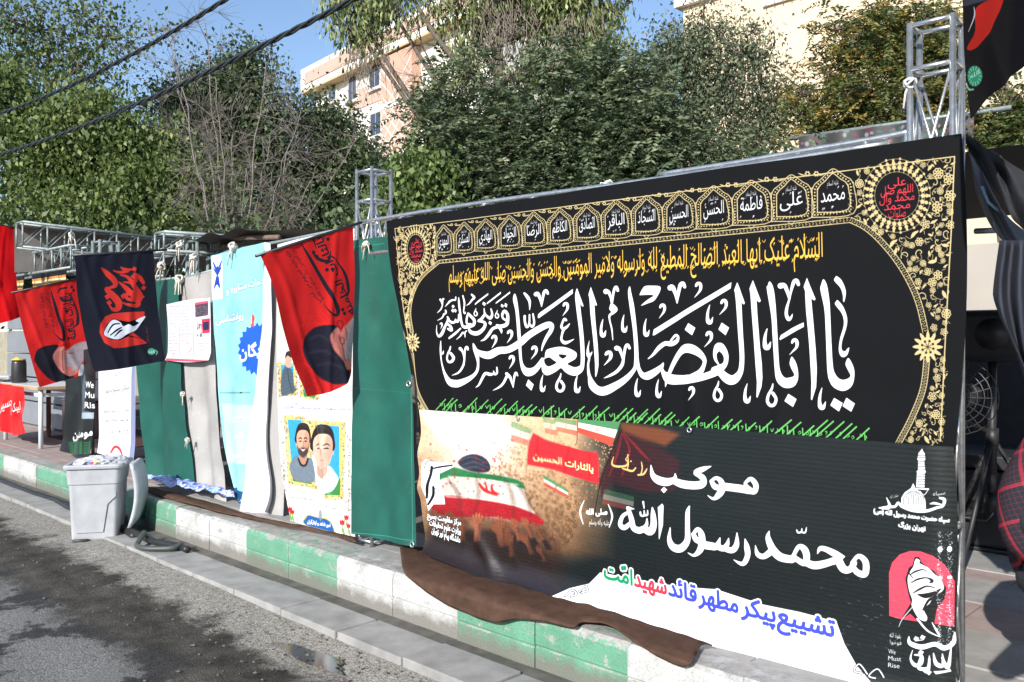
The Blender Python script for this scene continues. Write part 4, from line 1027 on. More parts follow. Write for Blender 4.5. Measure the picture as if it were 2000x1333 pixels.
prof = [(0,-.1),(0,.128),(.006,.134),(.006,.139),(0,.145),(0,.245),(.006,.262),(.022,PZ+.008),(.195,PZ+.008),(.20,PZ+.002),(.20,-.1)]
def kstone(x0, x1, mat):
    j = rg.uniform(-.004,.004); dz = rg.uniform(-.004,.004); n = len(prof)
    v = [(x, KY+j+p[0], p[1]+(dz if p[1] > 0 else 0)) for x in (x0+.0015, x1-.0015) for p in prof]
    f = [(i, i+1, i+1+n, i+n) for i in range(n-1)]+[tuple(range(n-1,-1,-1)), tuple(range(n, 2*n))]
    return finish("kerb_stone", v, [tuple(reversed(q)) for q in f], mat, kerb)
bnd = [(-3.35+1.09*i) for i in range(-14, 5)]
for i, x in enumerate(bnd):
    mt = M_KG if (i % 2 == 0) else M_KW
    kstone(x, x+.545, mt); kstone(x+.545, x+1.09, mt)
o = MB().box((bnd[0]+.01, KY+.012, -.09), (bnd[-1]+1.08, KY+.19, .255)).build("kerb_bed", M_SLAB, kerb)

# pavement tiles
pav = empty("pavement", (-4,5,PZ), "pavement of grey and dull pink slabs behind the kerb", kind="structure")
M_TG = plain("grey_paving", (0.30,0.29,0.275), 0.85, 0, 0.16, 9, 0.25, 120); M_TP = plain("pink_paving", (0.33,0.255,0.235), 0.85, 0, 0.16, 9, 0.25, 120)
MB().box((-24, KY+.2, -.05), (6, 8.35, PZ-.012)).build("paving_bed", plain("joint_sand", (0.13,0.12,0.105), 0.95, 0, .3, 20), pav)
tm = {}
def tile(x0, x1, y0, y1, mt):
    key = (round(x1-x0,3), round(y1-y0,3), mt.name)
    if key not in tm:
        w, d = x1-x0-.008, y1-y0-.008
        bmx = MB().box((-w/2,-d/2,-.03), (w/2,d/2,0), .003)
        me = bpy.data.meshes.new("paving_slab"); me.from_pydata(bmx.v, [], bmx.f); me.materials.append(mt); tm[key] = me
    o = link(bpy.data.objects.new("paving_slab", tm[key])); o.parent = pav
    o.location = Vector(((x0+x1)/2, (y0+y1)/2, PZ+rg.uniform(-.003,.003)))-WL[pav.name]
rows = [(3.235,3.36,0),(3.36,3.816,0),(3.816,4.295,0),(4.295,4.75,1),(4.75,5.23,0),(5.23,5.44,1),(5.44,5.90,0),(5.90,6.35,0),(6.35,6.8,1)]
for ri, (y0, y1, p) in enumerate(rows):
    x = -15.3+(ri % 2)*.45
    while x < 1.5:
        pink = p or x < -8.5
        if x < -10 or x > -3.2 or y0 < 3.8: tile(x, x+.9, y0, y1, M_TP if pink else M_TG)
        x += .9

# ------------------------------------------------------------------ STEEL TRUSSES of the near booth
def rod(name, p, q, r, mat, parent, seg=10):
    return MB().tube([p, q], r, seg).build(name, mat, parent, True)
BA = PB.a; BN = -PB.n      # along the front, into the booth
def on_front(s, inn, z): return PB.o+BA*s+BN*inn+np.array((0,0,z))
def tower(s0, w, d0, dep, ztop, label, levels, mat=M_STEEL, r=.0115, z0=PZ+.004):
    c = on_front(s0+w/2, d0+dep/2, z0)
    t = empty("truss_tower", c, label, "truss")
    cor = [(s0,d0),(s0+w,d0),(s0+w,d0+dep),(s0,d0+dep)]
    for (s, d) in cor: rod("chord", on_front(s,d,z0), on_front(s,d,ztop), r, mat, t)
    for z in levels:
        for a in range(4):
            p, q = cor[a], cor[(a+1) % 4]
            rod("rung", on_front(*p,z), on_front(*q,z), r*.85, mat, t)
    for a in range(len(levels)-1):
        z1, z2 = levels[a], levels[a+1]
        if z2-z1 < .3: continue
        for e in range(4):
            p, q = cor[e], cor[(e+1) % 4]
            rod("brace", on_front(*p,z1), on_front(*q,z2), .006, mat, t, 6); rod("brace", on_front(*q,z1+.006), on_front(*p,z2+.006), .006, mat, t, 6)
    return t
sA = PB.st([(687,400)])[0,0]; sB = PB.st([(1773,300)])[0,0]
tower(sA, .155, .04, .155, 2.69, "steel truss tower between the black banner and the red flag", [.30,.85,1.4,1.95,2.48,2.67])
tower(sB, .150, .022, .11, 2.785, "steel truss tower at the right end of the black banner", [.30,.9,1.5,2.05,2.61,2.775])
tb = empty("truss_beam", on_front(1.6,.2,2.25), "steel truss beam running along the top of the black banner", "truss")
zt = lambda s: 2.325+.006*math.sin(s*2.2)
def chord(inn, dz):
    pts = [on_front(s, inn, zt(s)+dz) for s in np.linspace(-.28, 3.0, 26)]
    MB().tube(pts, .013, 10).build("chord", M_STEEL, tb, True)
for inn, dz in ((.03,.02),(.22,.02),(.03,-.19),(.22,-.19)): chord(inn, dz)
for k, s in enumerate(np.linspace(0.1, 2.95, 9)):
    rod("rung", on_front(s,.03,zt(s)+.01), on_front(s,.03,zt(s)-.19), .015, M_STEEL, tb); rod("rung", on_front(s,.22,zt(s)+.01), on_front(s,.22,zt(s)-.19), .015, M_STEEL, tb)
    rod("rung", on_front(s,.03,zt(s)+.012), on_front(s,.22,zt(s)+.012), .012, M_STEEL, tb)
for s in np.linspace(.1,2.6,8): rod("brace", on_front(s,.03,zt(s)), on_front(s+.3,.22,zt(s)+.01), .006, M_STEEL, tb, 6)
# raised rail at the right half of the beam
rr = empty("top_rail", on_front(2.3,.12,2.4), "raised double tube rail above the right half of the black banner", "rail")
PR = Plane(PB.o-PB.n*.10, BANG)
for q in ([(1290,341),(1440,318),(1560,297),(1690,275),(1776,258)], [(1300,347),(1480,321),(1600,305),(1700,293),(1780,281)]):
    MB().tube([PR.w(PR.st([p]))[0] for p in smooth_pts(q, False, 5)], .0125, 10).build("tube", M_STEEL, rr, True)
for px in (1690, 1772): rod("post", PR.w(PR.st([(px,275-.2*(px-1690))]))[0], PR.w(PR.st([(px,305-.2*(px-1690))]))[0], .012, M_STEEL, rr)
def knot(c, r, label, mat=M_ROPE, tails=3, ring=True):
    b = MB(); c = Vector(c); q = random.Random(int(abs(c.x*999)+c.z*77))
    for k in range(4):
        ax = Vector((q.uniform(-1,1), q.uniform(-1,1), q.uniform(-1,1))).normalized(); a = ax.orthogonal().normalized(); bb = ax.cross(a)
        b.tube([c+(a*math.cos(t)+bb*math.sin(t))*r*q.uniform(.8,1.1) for t in np.linspace(0, 6.28, 12)], r*.22, 6, False)
    for k in range(tails):
        d = Vector((q.uniform(-1,1), q.uniform(-.4,.2), q.uniform(-1,.3)))
        b.tube([c, c+d*r*2, c+d*r*3+Vector((0,0,-r*2))], r*.18, 6)
    o = b.build("rope_knot", mat, None, True); tag(o, label, "rope"); return o
knot(on_front(1.62,.1,2.365), .020, "frayed rope knot tied round the top rail above the black banner")
knot(on_front(sB,.022,2.56), .022, "white cloth strip tied round the right truss tower", plain("white_rag", (.6,.6,.6), .9), 1)

# ------------------------------------------------------------------ green tarpaulin strip beside the banner
def plain_canvas(plane, pxs, col, res=260, scratch=0):
    cv = Canvas(plane, pxs, res, col)
    yy, xx = np.mgrid[0:cv.H, 0:cv.W].astype(np.float32)
    cv.img *= (0.92+.16*vnoise(xx/40, yy/55, 3))[..., None]
    for k in range(scratch):
        x = rnd.uniform(min(p[0] for p in pxs), max(p[0] for p in pxs)); y = rnd.uniform(min(p[1] for p in pxs), max(p[1] for p in pxs)); a = rnd.random()*6
        cv.strokes([[(x,y,.5),(x+math.cos(a)*3,y+math.sin(a)*3,.6),(x+math.cos(a+.8)*6,y+math.sin(a+.8)*6,.3)]], tuple(min(1,c*1.35+.08) for c in col), rnd.uniform(.15,.5))
    return cv
PG = Plane((-4.5,3.315,0), BANG)
gpx = [(685,460),(825,460),(825,1075),(685,1075)]
cvG = plain_canvas(PG, gpx, (.085,.33,.285), 420, 320)
cvG.line([(690,483),(750,476)], .8, (.35,.62,.56)); cvG.line([(801,520),(806,760),(809,1060)], .9, (.25,.55,.5)); cvG.line([(692,1040),(810,1055)], .9, (.30,.6,.55)); cvG.line([(690,758),(806,768)], .7, (.14,.48,.42))
matG = cloth_mat("green_tarpaulin", cvG.image("print_green_tarpaulin"), rough=.5, spec=.4, wb=.3, back=(.02,.12,.09), dirt=.06)
def dispG(s, t, u, v): return .016*np.sin(u*7+v*2)*(.3+v)+.018*np.exp(-((u-.9+v*.55)/.12)**2)*np.clip(v-.55,0,1)*2+.006*(vnoise(s*8,t*8,2)-.5)
gt = sheet("green_tarpaulin", PG, [(690,470),(720,466),(756,462)], [(690,1042),(740,1054),(815,1068)], [(690,470),(691,760),(690,1042)], [(756,462),(772,560),(797,680),(808,760),(812,900),(815,1068)], matG, cvG, 40, 80, dispG)
tag(gt, "green tarpaulin strip with scuffs hanging between the tulip poster and the black banner", "tarpaulin")
for p in ((803,750),(810,1063)): grommet(gt, PG, *p, r=.016, off=.02)
for p in ((1013,817),(1349,840),(1012,1149),): grommet(low, PL, *p, r=.010, off=.012)
kn = knot(at_y(715,478,3.28), .02, "pale rope tie at the top of the green tarpaulin strip", M_ROPE, 4)

# ------------------------------------------------------------------ tulip poster with portraits
PP = Plane((-5.3,3.40,0), BANG)
cvP = Canvas(PP, [(540,560),(695,560),(695,1060),(540,1060)], 760, (.84,.83,.81))
def pf(l): return [(400+p[0]*.25, 740+p[1]*.25)+((p[2]*.25,) if len(p) > 2 else ()) for p in l]
def ornate(quad, seed):
    q = random.Random(seed); p = [np.array(a, float) for a in quad]
    cvP.fill([orient(p)], (.80,.70,.45))
    cols = [(.30,.45,.62),(.75,.35,.18),(.55,.68,.70),(.85,.60,.20),(.25,.35,.5),(.88,.82,.66)]
    for k in range(420):
        u, v = q.random(), q.random()
        if .14 < u < .86 and .10 < v < .90: continue
        c = (p[0]*(1-u)+p[1]*u)*(1-v)+(p[3]*(1-u)+p[2]*u)*v
        cvP.fill([ell(c[0], c[1], q.uniform(.8,2.2), q.uniform(.8,2.2), 7)], q.choice(cols), .85)
def inset(quad, a, b): 
    p = [np.array(q, float) for q in quad]
    f = lambda u, v: (p[0]*(1-u)+p[1]*u)*(1-v)+(p[3]*(1-u)+p[2]*u)*v
    return [f(a,b), f(1-a,b), f(1-a,1-b), f(a,1-b)]
SKY_ = (.18,.58,.80)
for quad, sd in ((pf([(622,285),(772,290),(872,870),(650,825)]),1), (pf([(782,322),(1105,338),(1090,950),(930,945)]),2), (pf([(575,-130),(725,-115),(730,130),(585,140)]),3), (pf([(730,-110),(900,-90),(890,170),(745,150)]),4)):
    ornate(quad, sd); cvP.fill([orient(inset(quad,.15,.05))], (.90,.72,.25)); cvP.fill([orient(inset(quad,.18,.06))], SKY_)
    g = inset(quad,.18,.06); cvP.fill([orient(smooth_pts([g[3], g[3]*.75+g[0]*.25, (g[3]*.6+g[2]*.4)*.95+g[0]*.05, g[2]*.75+g[1]*.25, g[2]], False, 5))], (.20,.48,.22)); 
def portrait(f, shirt, collar, skin, hair, beard, face_c, rx, ry, smile):
    x, y = face_c
    cvP.poly(f(shirt), collar[0], sm=True)
    cvP.poly(f([(x-.45*rx,y+.55*ry),(x+.45*rx,y+.55*ry),(x+.55*rx,y+1.45*ry),(x,y+1.75*ry),(x-.6*rx,y+1.4*ry)]), tuple(c*.82 for c in skin), sm=True)
    if collar[1] is not None: cvP.strokes([f([(x-.75*rx,y+1.25*ry,12),(x-.3*rx,y+1.75*ry,16),(x+.4*rx,y+1.75*ry,16),(x+.8*rx,y+1.25*ry,12)])], collar[1])
    cvP.fill([np.array(f(ell(x-rx*1.02,y+.05*ry,.16*rx,.26*ry)))[:, :2], np.array(f(ell(x+rx*1.02,y+.05*ry,.16*rx,.26*ry)))[:, :2]], tuple(c*.9 for c in skin))
    cvP.poly(f([(x-1.12*rx,y+.02*ry),(x-1.14*rx,y-.8*ry),(x-.7*rx,y-1.4*ry),(x,y-1.55*ry),(x+.75*rx,y-1.4*ry),(x+1.16*rx,y-.85*ry),(x+1.08*rx,y+.05*ry)]), hair, sm=True)
    face = f([(x-.98*rx,y-.55*ry),(x-.95*rx,y+.2*ry),(x-.72*rx,y+.75*ry),(x-.25*rx,y+1.08*ry),(x+.25*rx,y+1.08*ry),(x+.72*rx,y+.75*ry),(x+.95*rx,y+.2*ry),(x+.98*rx,y-.55*ry),(x+.5*rx,y-.95*ry),(x-.5*rx,y-.95*ry)])
    cvP.poly(face, skin, sm=True)
    cvP.poly(f([(x+.35*rx,y-.8*ry),(x+.98*rx,y-.5*ry),(x+.92*rx,y+.3*ry),(x+.5*rx,y+.95*ry),(x+.15*rx,y+.9*ry)]), tuple(c*.80 for c in skin), .7, blur=5, sm=True)
    if beard:
        cvP.poly(f([(x-.95*rx,y+.1*ry),(x-.7*rx,y+.45*ry),(x-.3*rx,y+.40*ry),(x,y+.36*ry),(x+.3*rx,y+.40*ry),(x+.7*rx,y+.45*ry),(x+.95*rx,y+.1*ry),(x+.75*rx,y+.8*ry),(x+.2*rx,y+1.14*ry),(x-.2*rx,y+1.14*ry),(x-.75*rx,y+.8*ry)]), hair, .78, blur=3, sm=True)
    for sx in (-1, 1):
        cvP.strokes([f([(x+sx*.18*rx,y-.30*ry,6),(x+sx*.42*rx,y-.38*ry,9),(x+sx*.68*rx,y-.28*ry,5)])], hair)
        cvP.strokes([f([(x+sx*.22*rx,y-.10*ry,5),(x+sx*.42*rx,y-.12*ry,10),(x+sx*.60*rx,y-.08*ry,4)])], (.10,.08,.08))
    cvP.strokes([f([(x+.05*rx,y-.1*ry,5),(x+.10*rx,y+.22*ry,10),(x-.14*rx,y+.28*ry,6)])], tuple(c*.72 for c in skin))
    if smile: cvP.strokes([f([(x-.38*rx,y+.50*ry,5),(x,y+.62*ry,15),(x+.38*rx,y+.50*ry,5)])], (.93,.9,.88)); cvP.strokes([f([(x-.38*rx,y+.52*ry,4),(x,y+.70*ry,6),(x+.38*rx,y+.52*ry,4)])], (.62,.30,.28))
    else: cvP.strokes([f([(x-.30*rx,y+.58*ry,5),(x,y+.60*ry,9),(x+.30*rx,y+.58*ry,5)])], (.66,.36,.34))
    cvP.strokes([f([(x-.6*rx,y-1.35*ry,14),(x+.1*rx,y-1.4*ry,18),(x+.6*rx,y-1.2*ry,12)])], tuple(min(1,c*1.7+.04) for c in hair), .5, blur=2)
portrait(pf, [(668,660),(715,600),(760,640),(820,620),(845,700),(850,790),(800,815),(700,790),(668,720)], ((.40,.45,.50),(.12,.12,.14)), (.82,.60,.50), (.11,.09,.09), True, (762,500), 46, 100, True)
portrait(pf, [(870,800),(900,740),(960,680),(1020,740),(1045,790),(1000,870),(930,900),(885,860)], ((.90,.92,.94),None), (.84,.66,.58), (.10,.085,.085), False, (915,560), 78, 130, False)
# jacket of the figure half hidden behind the flag
cvP.poly(pf([(610,130),(605,0),(625,-80),(650,-100),(690,-60),(700,40),(715,90),(690,110)]), (.27,.33,.38), sm=True)
for k in range(7): cvP.strokes([pf([(612,120-k*30,3),(655,100-k*28,3),(700,85-k*26,3)])], (.17,.21,.26), .8)
cvP.strokes([pf([(655,-100,4),(662,0,5),(690,110,4)])], (.12,.15,.19))
cvP.poly(pf([(640,-105),(636,-170),(655,-200),(680,-180),(685,-110),(662,-85)]), (.80,.58,.50), sm=True); cvP.poly(pf([(636,-160),(645,-205),(672,-215),(686,-180),(680,-165),(655,-180)]), (.10,.09,.09), sm=True)
cvP.text('استاد شهید عزیز سبقی آفرین', (552,797), (684,802), 6, (.22,.32,.62)); cvP.text('شهید', (573,789), (584,790), 5, (.22,.32,.62))
cvP.text('دانشجوی شهید محمد رحمان', (567,972), (616,979), 6, (.25,.32,.62)); cvP.text('دانشجوی شهید', (632,990), (668,997), 6, (.25,.32,.62))
cvP.poly(pf([(760,1120),(775,1085),(800,1062),(850,1075),(890,1085),(940,1090),(975,1110),(1000,1150),(1010,1210),(900,1185),(800,1155)]), (.75,.65,.35), sm=True)
cvP.poly(pf([(768,1120),(785,1092),(805,1070),(850,1082),(890,1092),(935,1098),(968,1118),(992,1150),(1000,1200),(900,1175),(800,1148)]), (.10,.33,.60), sm=True)
cvP.text('امور شاهد و ایثارگران', (599,1022), (644,1030), 7, WHITE, dil=1)
cvP.strokes([pf([(895,1035,20),(895,1075,30),(898,1110,10)])], (.45,.52,.50), .8)
def tulip(x, y, s):
    cvP.poly([(x-s*.5,y),(x-s*.55,y-s),(x-s*.2,y-s*.7),(x,y-s*1.1),(x+s*.25,y-s*.7),(x+s*.55,y-s),(x+s*.5,y),(x,y+s*.3)], (.82,.12,.18), sm=True)
    cvP.strokes([[(x,y-s,1),(x-s*.1,y,2)]], (.62,.05,.1), .6)
    cvP.strokes([[(x,y,1.5),(x+s*.3,y+s*1.5,2),(x+s*.6,y+s*2.6,1.5)]], (.35,.52,.22)); cvP.poly([(x+s*.3,y+s*2.2),(x-s*.2,y+s*1.2),(x+s*.1,y+s*.8),(x+s*.5,y+s*1.6)], (.45,.60,.28), sm=True)
for t in ((558,984,6),(566,998,8),(571,1003,7),(678,1014,8),(669,1024,9),(682,1030,7)): tulip(*t)
for k in range(150):
    s = rnd.choice((0,1)); y = rnd.uniform(860,1000); x = (553+ (y-860)*.04+rnd.gauss(0,1.6)) if s == 0 else (683+rnd.gauss(0,1.6))
    cvP.fill([ell(x, y, rnd.uniform(.6,1.6), rnd.uniform(1,2.6), 6, rnd.random()*3)], rnd.choice(((.35,.42,.22),(.50,.52,.32),(.62,.60,.42),(.28,.33,.2))), .8)
for (x, y) in ((552,824),(555,950),(680,852),(684,858),(677,980),(685,976),(556,955)): cvP.fill([ell(x,y,3,2.4,9)], (.88,.45,.65), .9); cvP.fill([ell(x+1,y-1,1.4,1.2,7)], (.97,.8,.88))
cvP.poly([(546,596),(556,590),(575,600),(580,640),(560,655),(548,640)], (.60,.80,.62), .6, blur=3); cvP.strokes([[(546,640,1),(546,610,1.3),(552,590,1.3),(580,585,1)]], (.55,.75,.78))
cvP.soften((545,690,692,985), 1, .05, 5)
matP = cloth_mat("poster_vinyl", cvP.image("print_tulip_poster"), rough=.3, spec=.5, wb=.15, back=(.8,.8,.8), dirt=.03)
def dispP(s, t, u, v): return .028*np.exp(-((u-.30-.42*v)/.035)**2)*np.clip((v-.35)*2.5,0,1)+.010*np.sin(u*5+v*3)+.03*np.clip(v-.85,0,1)*np.sin(u*6)
po = sheet("tulip_poster", PP, [(542,478),(610,462),(690,446)], [(568,1018),(620,1034),(660,1046),(706,1052)], [(542,478),(543,700),(550,900),(568,1018)], [(690,446),(690,760),(690,980),(706,1052)], matP, cvP, 60, 90, dispP)
tag(po, "white poster with young men's portraits and red tulips, half hidden by the near red flag", "poster")

# ------------------------------------------------------------------ panels of the second booth
PY = 3.47
PN = Plane((-7,PY,0), 0.0)
def panel(name, label, col, top, bottom, left, right, amp=.018, cat="tarpaulin", scratch=60, off=0.0, rough=.6, seed=1, nu=40, nv=60, cvf=None, back=None, wb=.3, matkw=None):
    pl = Plane((-7, PY-off, 0), 0.0)
    allp = list(top)+list(bottom)+list(left)+list(right)
    bb = [(min(p[0] for p in allp)-6, min(p[1] for p in allp)-6),(max(p[0] for p in allp)+6, max(p[1] for p in allp)+6)]
    box = [bb[0],(bb[1][0],bb[0][1]),bb[1],(bb[0][0],bb[1][1])]
    cv = plain_canvas(pl, box, col, 420 if cvf else 200, scratch)
    if cvf: cvf(cv)
    mt = cloth_mat(name+"_cloth", cv.image("print_"+name), rough=rough, spec=.35, wb=wb, back=back if back else tuple(c**2.2 for c in col), **(matkw or {}))
    def dsp(s, t, u, v): return amp*(np.sin(u*6.3+v*1.4+seed)*(.25+v)+.8*np.sin(u*13+seed*2+v*3)*v*.5)+.5*amp*(vnoise(s*6,t*6,seed)-.5)+.10*np.clip(v-.86,0,1)**1.3*3
    o = sheet(name, pl, top, bottom, left, right, mt, cv, nu, nv, dsp)
    return tag(o, label, cat), cv, pl
GW = (.62,.61,.60)
panel("grey_tarpaulin", "grey canvas panel between the dark green tarpaulin and the cyan banner", GW, [(346,548),(380,538),(420,528)], [(384,946),(410,962),(450,980)], [(346,548),(352,660),(362,800),(384,946)], [(420,528),(424,700),(432,860),(450,980)], .026, scratch=160)
panel("grey_tarpaulin", "narrow grey canvas strip between the cyan banner and the tulip poster", GW, [(500,510),(530,500),(552,494)], [(520,1000),(536,1004),(556,1008)], [(500,510),(506,760),(520,1000)], [(552,494),(548,760),(556,1008)], .008, scratch=60, off=.01, seed=4)
panel("dark_green_tarpaulin", "dark green tarpaulin with worn folds hanging behind the black flag", (.08,.31,.27), [(262,560),(300,550),(352,545)], [(288,930),(330,944),(384,950)], [(262,560),(268,700),(276,840),(288,930)], [(352,545),(352,660),(362,800),(384,950)], .042, scratch=160, off=.035, seed=2, rough=.5)
def cyan_print(cv):
    CY = (.33,.78,.84); 
    cv.poly([(413,500),(432,498),(433,584),(415,586)], (.93,.94,.96))
    cv.strokes([[(415,512,2),(419,522,4),(422,532,2)],[(431,510,2),(427,522,4),(424,532,2)],[(416,525,2),(420,532,3)],[(430,523,2),(426,531,3)]], (.16,.30,.68)); cv.poly([(423,518),(428,530),(423,542),(419,530)], (.12,.25,.62)); cv.poly([(421,540),(426,540),(430,566),(423,556),(417,568)], (.12,.25,.62))
    cv.text('دانشگاه آزاد', (416,578), (431,577), 3, (.2,.2,.5))
    for t, l, r, h in (('خدمات مشاوره و', (440,574), (522,552), 14), ('روانشناسی', (421,632), (478,622), 15)):
        cv.text(t, l, r, h, WHITE, dil=1, halo=(.15,.42,.78), halow=3)
    st = []
    for k in range(44):
        a = 2*math.pi*k/44; rr = 1.0 if k % 2 else .86
        st.append((502+34*rr*math.cos(a), 682+52*rr*math.sin(a)))
    cv.fill([orient(st)], (.10,.33,.72)); cv.text('رایگان', (472,700), (520,690), 22, WHITE, dil=2)
    cv.strokes([[(494,616,3),(495,622,5),(494,632,3),(495,640,1)],[(490,634,2),(498,633,2)]], (.82,.28,.2))
    cv.line([(428,767),(490,766)], .7, (.08,.2,.2)); cv.line([(428,769),(490,768)], .5, (.08,.2,.2)); cv.fill([ell(474,767,2,1.6,8)], (.05,.1,.1))
    cv.poly([(431,788),(500,793),(500,908),(440,904)], (.70,.90,.93), .8)
    for t, l, r, h in (('در کنار مشاوره امن', (441,824), (500,818), 9),): cv.text(t, l, r, h, (.25,.5,.7), halo=WHITE, halow=2)
    for t, l, r in (('یاد شما', (456,856), (498,854)), ('هستیم', (448,894), (482,892))): cv.text(t, l, r, 12, WHITE, dil=1, halo=(.55,.80,.88), halow=3)
    cv.poly([(450,975),(452,956),(462,953),(478,958),(490,966),(490,980),(464,984)], (.06,.28,.45), sm=True); cv.text('مهر پرتو بنیاد', (455,972), (488,978), 6, WHITE)
panel("cyan_banner", "pale cyan vinyl banner with white lettering and a blue star burst", (.53,.77,.80), [(411,500),(460,488),(516,474)], [(462,972),(480,982),(500,992)], [(411,500),(418,640),(428,800),(440,900),(462,972)], [(516,474),(514,640),(505,800),(500,992)], .022, "banner", 0, .03, .35, 3, 50, 70, cyan_print, (.8,.8,.82), .15)
# its edge turned back: long white fold
panel("white_fold", "white turned back edge of vinyl falling in front of the cyan banner", (.80,.80,.83), [(514,474),(520,474),(526,476)], [(478,1002),(500,1010),(524,1000)], [(514,474),(512,620),(500,760),(484,880),(478,1002)], [(526,476),(526,620),(520,760),(516,860),(529,958),(524,1000)], .035, "banner", 0, .075, .4, 5, 24, 60)
# paper notice
def notice_print(cv):
    cv.img[:] = (.80,.79,.81)
    for x in (350, 376): cv.line([(x,592),(x+1,704)], .7, (.8,.3,.4))
    cv.line([(350,655),(374,654)], .7, (.8,.3,.4)); cv.poly([(330,700),(410,704),(410,708),(330,705)], (.8,.3,.4))
    for cx, n in ((340,15),(363,12)):
        for k in range(n): cv.text(rnd.choice(('مشاوره دانشجویی','روانشناسی خانواده','خدمات درمان')), (cx-9,600+k*6.6+rnd.uniform(-.4,.4)), (cx+9-rnd.uniform(0,6),599+k*6.6), 2.6, (.22,.22,.4), dil=0)
    cv.poly([(380,592),(406,588),(406,616),(381,620)], (.28,.25,.30)); cv.poly([(380,592),(406,588),(406,592),(381,596)], (.85,.3,.4))
    for k in range(40): cv.fill([ell(rnd.uniform(381,405),rnd.uniform(598,616),.7,.6,5)], (.8,.7,.65), .8)
    cv.poly([(382,622),(410,618),(410,662),(383,664)], (.86,.80,.82)); cv.poly([(393,624),(410,622),(410,650),(394,652)], (.82,.2,.28)); cv.poly([(395,630),(408,628),(408,644),(396,646)], (.15,.15,.3))
    for k in range(26): cv.fill([ell(rnd.uniform(383,394),rnd.uniform(630,660),1,2.2,6)], rnd.choice(((.25,.2,.25),(.5,.3,.3),(.2,.3,.4))), .8)
    for k in range(5): cv.text('مرکز مشاوره', (384,672+k*6), (409,671+k*6), 2.6, (.8,.25,.3) if k < 1 else (.4,.4,.5))
    cv.strokes([[(338,690,.8),(342,694,1),(340,700,.8)],[(366,690,.8),(372,684,1),(372,676,.8)]], (.7,.25,.3))
panel("paper_notice", "white paper notice with small print pinned over the grey canvas", (.9,.89,.9), [(325,595),(368,586),(410,582)], [(329,704),(370,708),(414,704)], [(325,595),(329,650),(329,704)], [(410,582),(412,640),(414,704)], .006, "notice", 0, .06, .5, 6, 20, 24, notice_print)

# white poster and black poster further along
def whiteposter(cv):
    cv.img[:] = (.82,.82,.84)
    cv.poly([(257,715),(264,712),(262,960),(254,940)], (.45,.48,.62), .9)
    for t, l, r, h, c in (('در', (222,736),(230,734),7,(.15,.15,.2)), ('اسکان تشییع مرحوم', (204,768),(253,760),9,(.15,.15,.2)), ('اسکان زائران پیروان تشییع', (201,806),(253,803),6,(.2,.2,.25)), ('رهبر شهید دانشگاه آزاد اسلامی', (201,824),(252,822),6,(.2,.2,.25)), ('واحد تهران غرب', (214,846),(250,842),6,(.2,.2,.25)), ('۱۴۰۵/۰۱/۲۱ ساعت ۱۲', (200,862),(252,860),4,(.6,.6,.65))): cv.text(t, l, r, h, c)
    cv.strokes([[(222,884,3),(228,873,5),(236,876,4),(243,890,2)]], (.80,.18,.22))
    for k in range(12): cv.fill([ell(rnd.uniform(200,255),rnd.uniform(735,880),1.8,1.8,8)], (.75,.90,.90), .7)
panel("white_poster", "narrow white poster with black lettering and a red curve behind the bin", (.92,.92,.93), [(190,620),(225,612),(265,605)], [(192,885),(225,896),(262,908)], [(190,620),(192,760),(192,885)], [(265,605),(264,760),(262,908)], .010, "poster", 0, .0, .4, 3, 24, 40, whiteposter)
def blackposter(cv):
    cv.img[:] = (.075,.085,.10)
    cv.poly([(150,700),(160,700),(176,800),(182,818),(160,818),(158,760)], (.45,.52,.60), .6, blur=6); cv.poly([(160,806),(184,806),(184,818),(160,818)], (.7,.75,.8), .8)
    cv.poly([(168,730),(186,735),(186,806),(167,802)], (.03,.03,.035))
    for k, t in enumerate(('We','Must','Rise')): cv.text(t, (168,757+k*20), (168+(16,30,26)[k],758+k*20), 12, WHITE, dil=1)
    cv.text('مومنین', (138,858), (182,850), 15, WHITE, dil=2)
    for k in range(5): cv.text('الحمد لله رب العالمین', (132+k,866+k*5), (178,866+k*5), 5, (.15,.62,.35))
panel("black_poster", "black vinyl poster reading We Must Rise, leaning beside the white poster", (.08,.09,.10), [(132,690),(160,684),(187,680)], [(121,880),(150,892),(178,898)], [(132,690),(128,780),(124,840),(121,880)], [(187,680),(187,780),(178,898)], .020, "poster", 0, .02, .3, 8, 30, 50, blackposter)

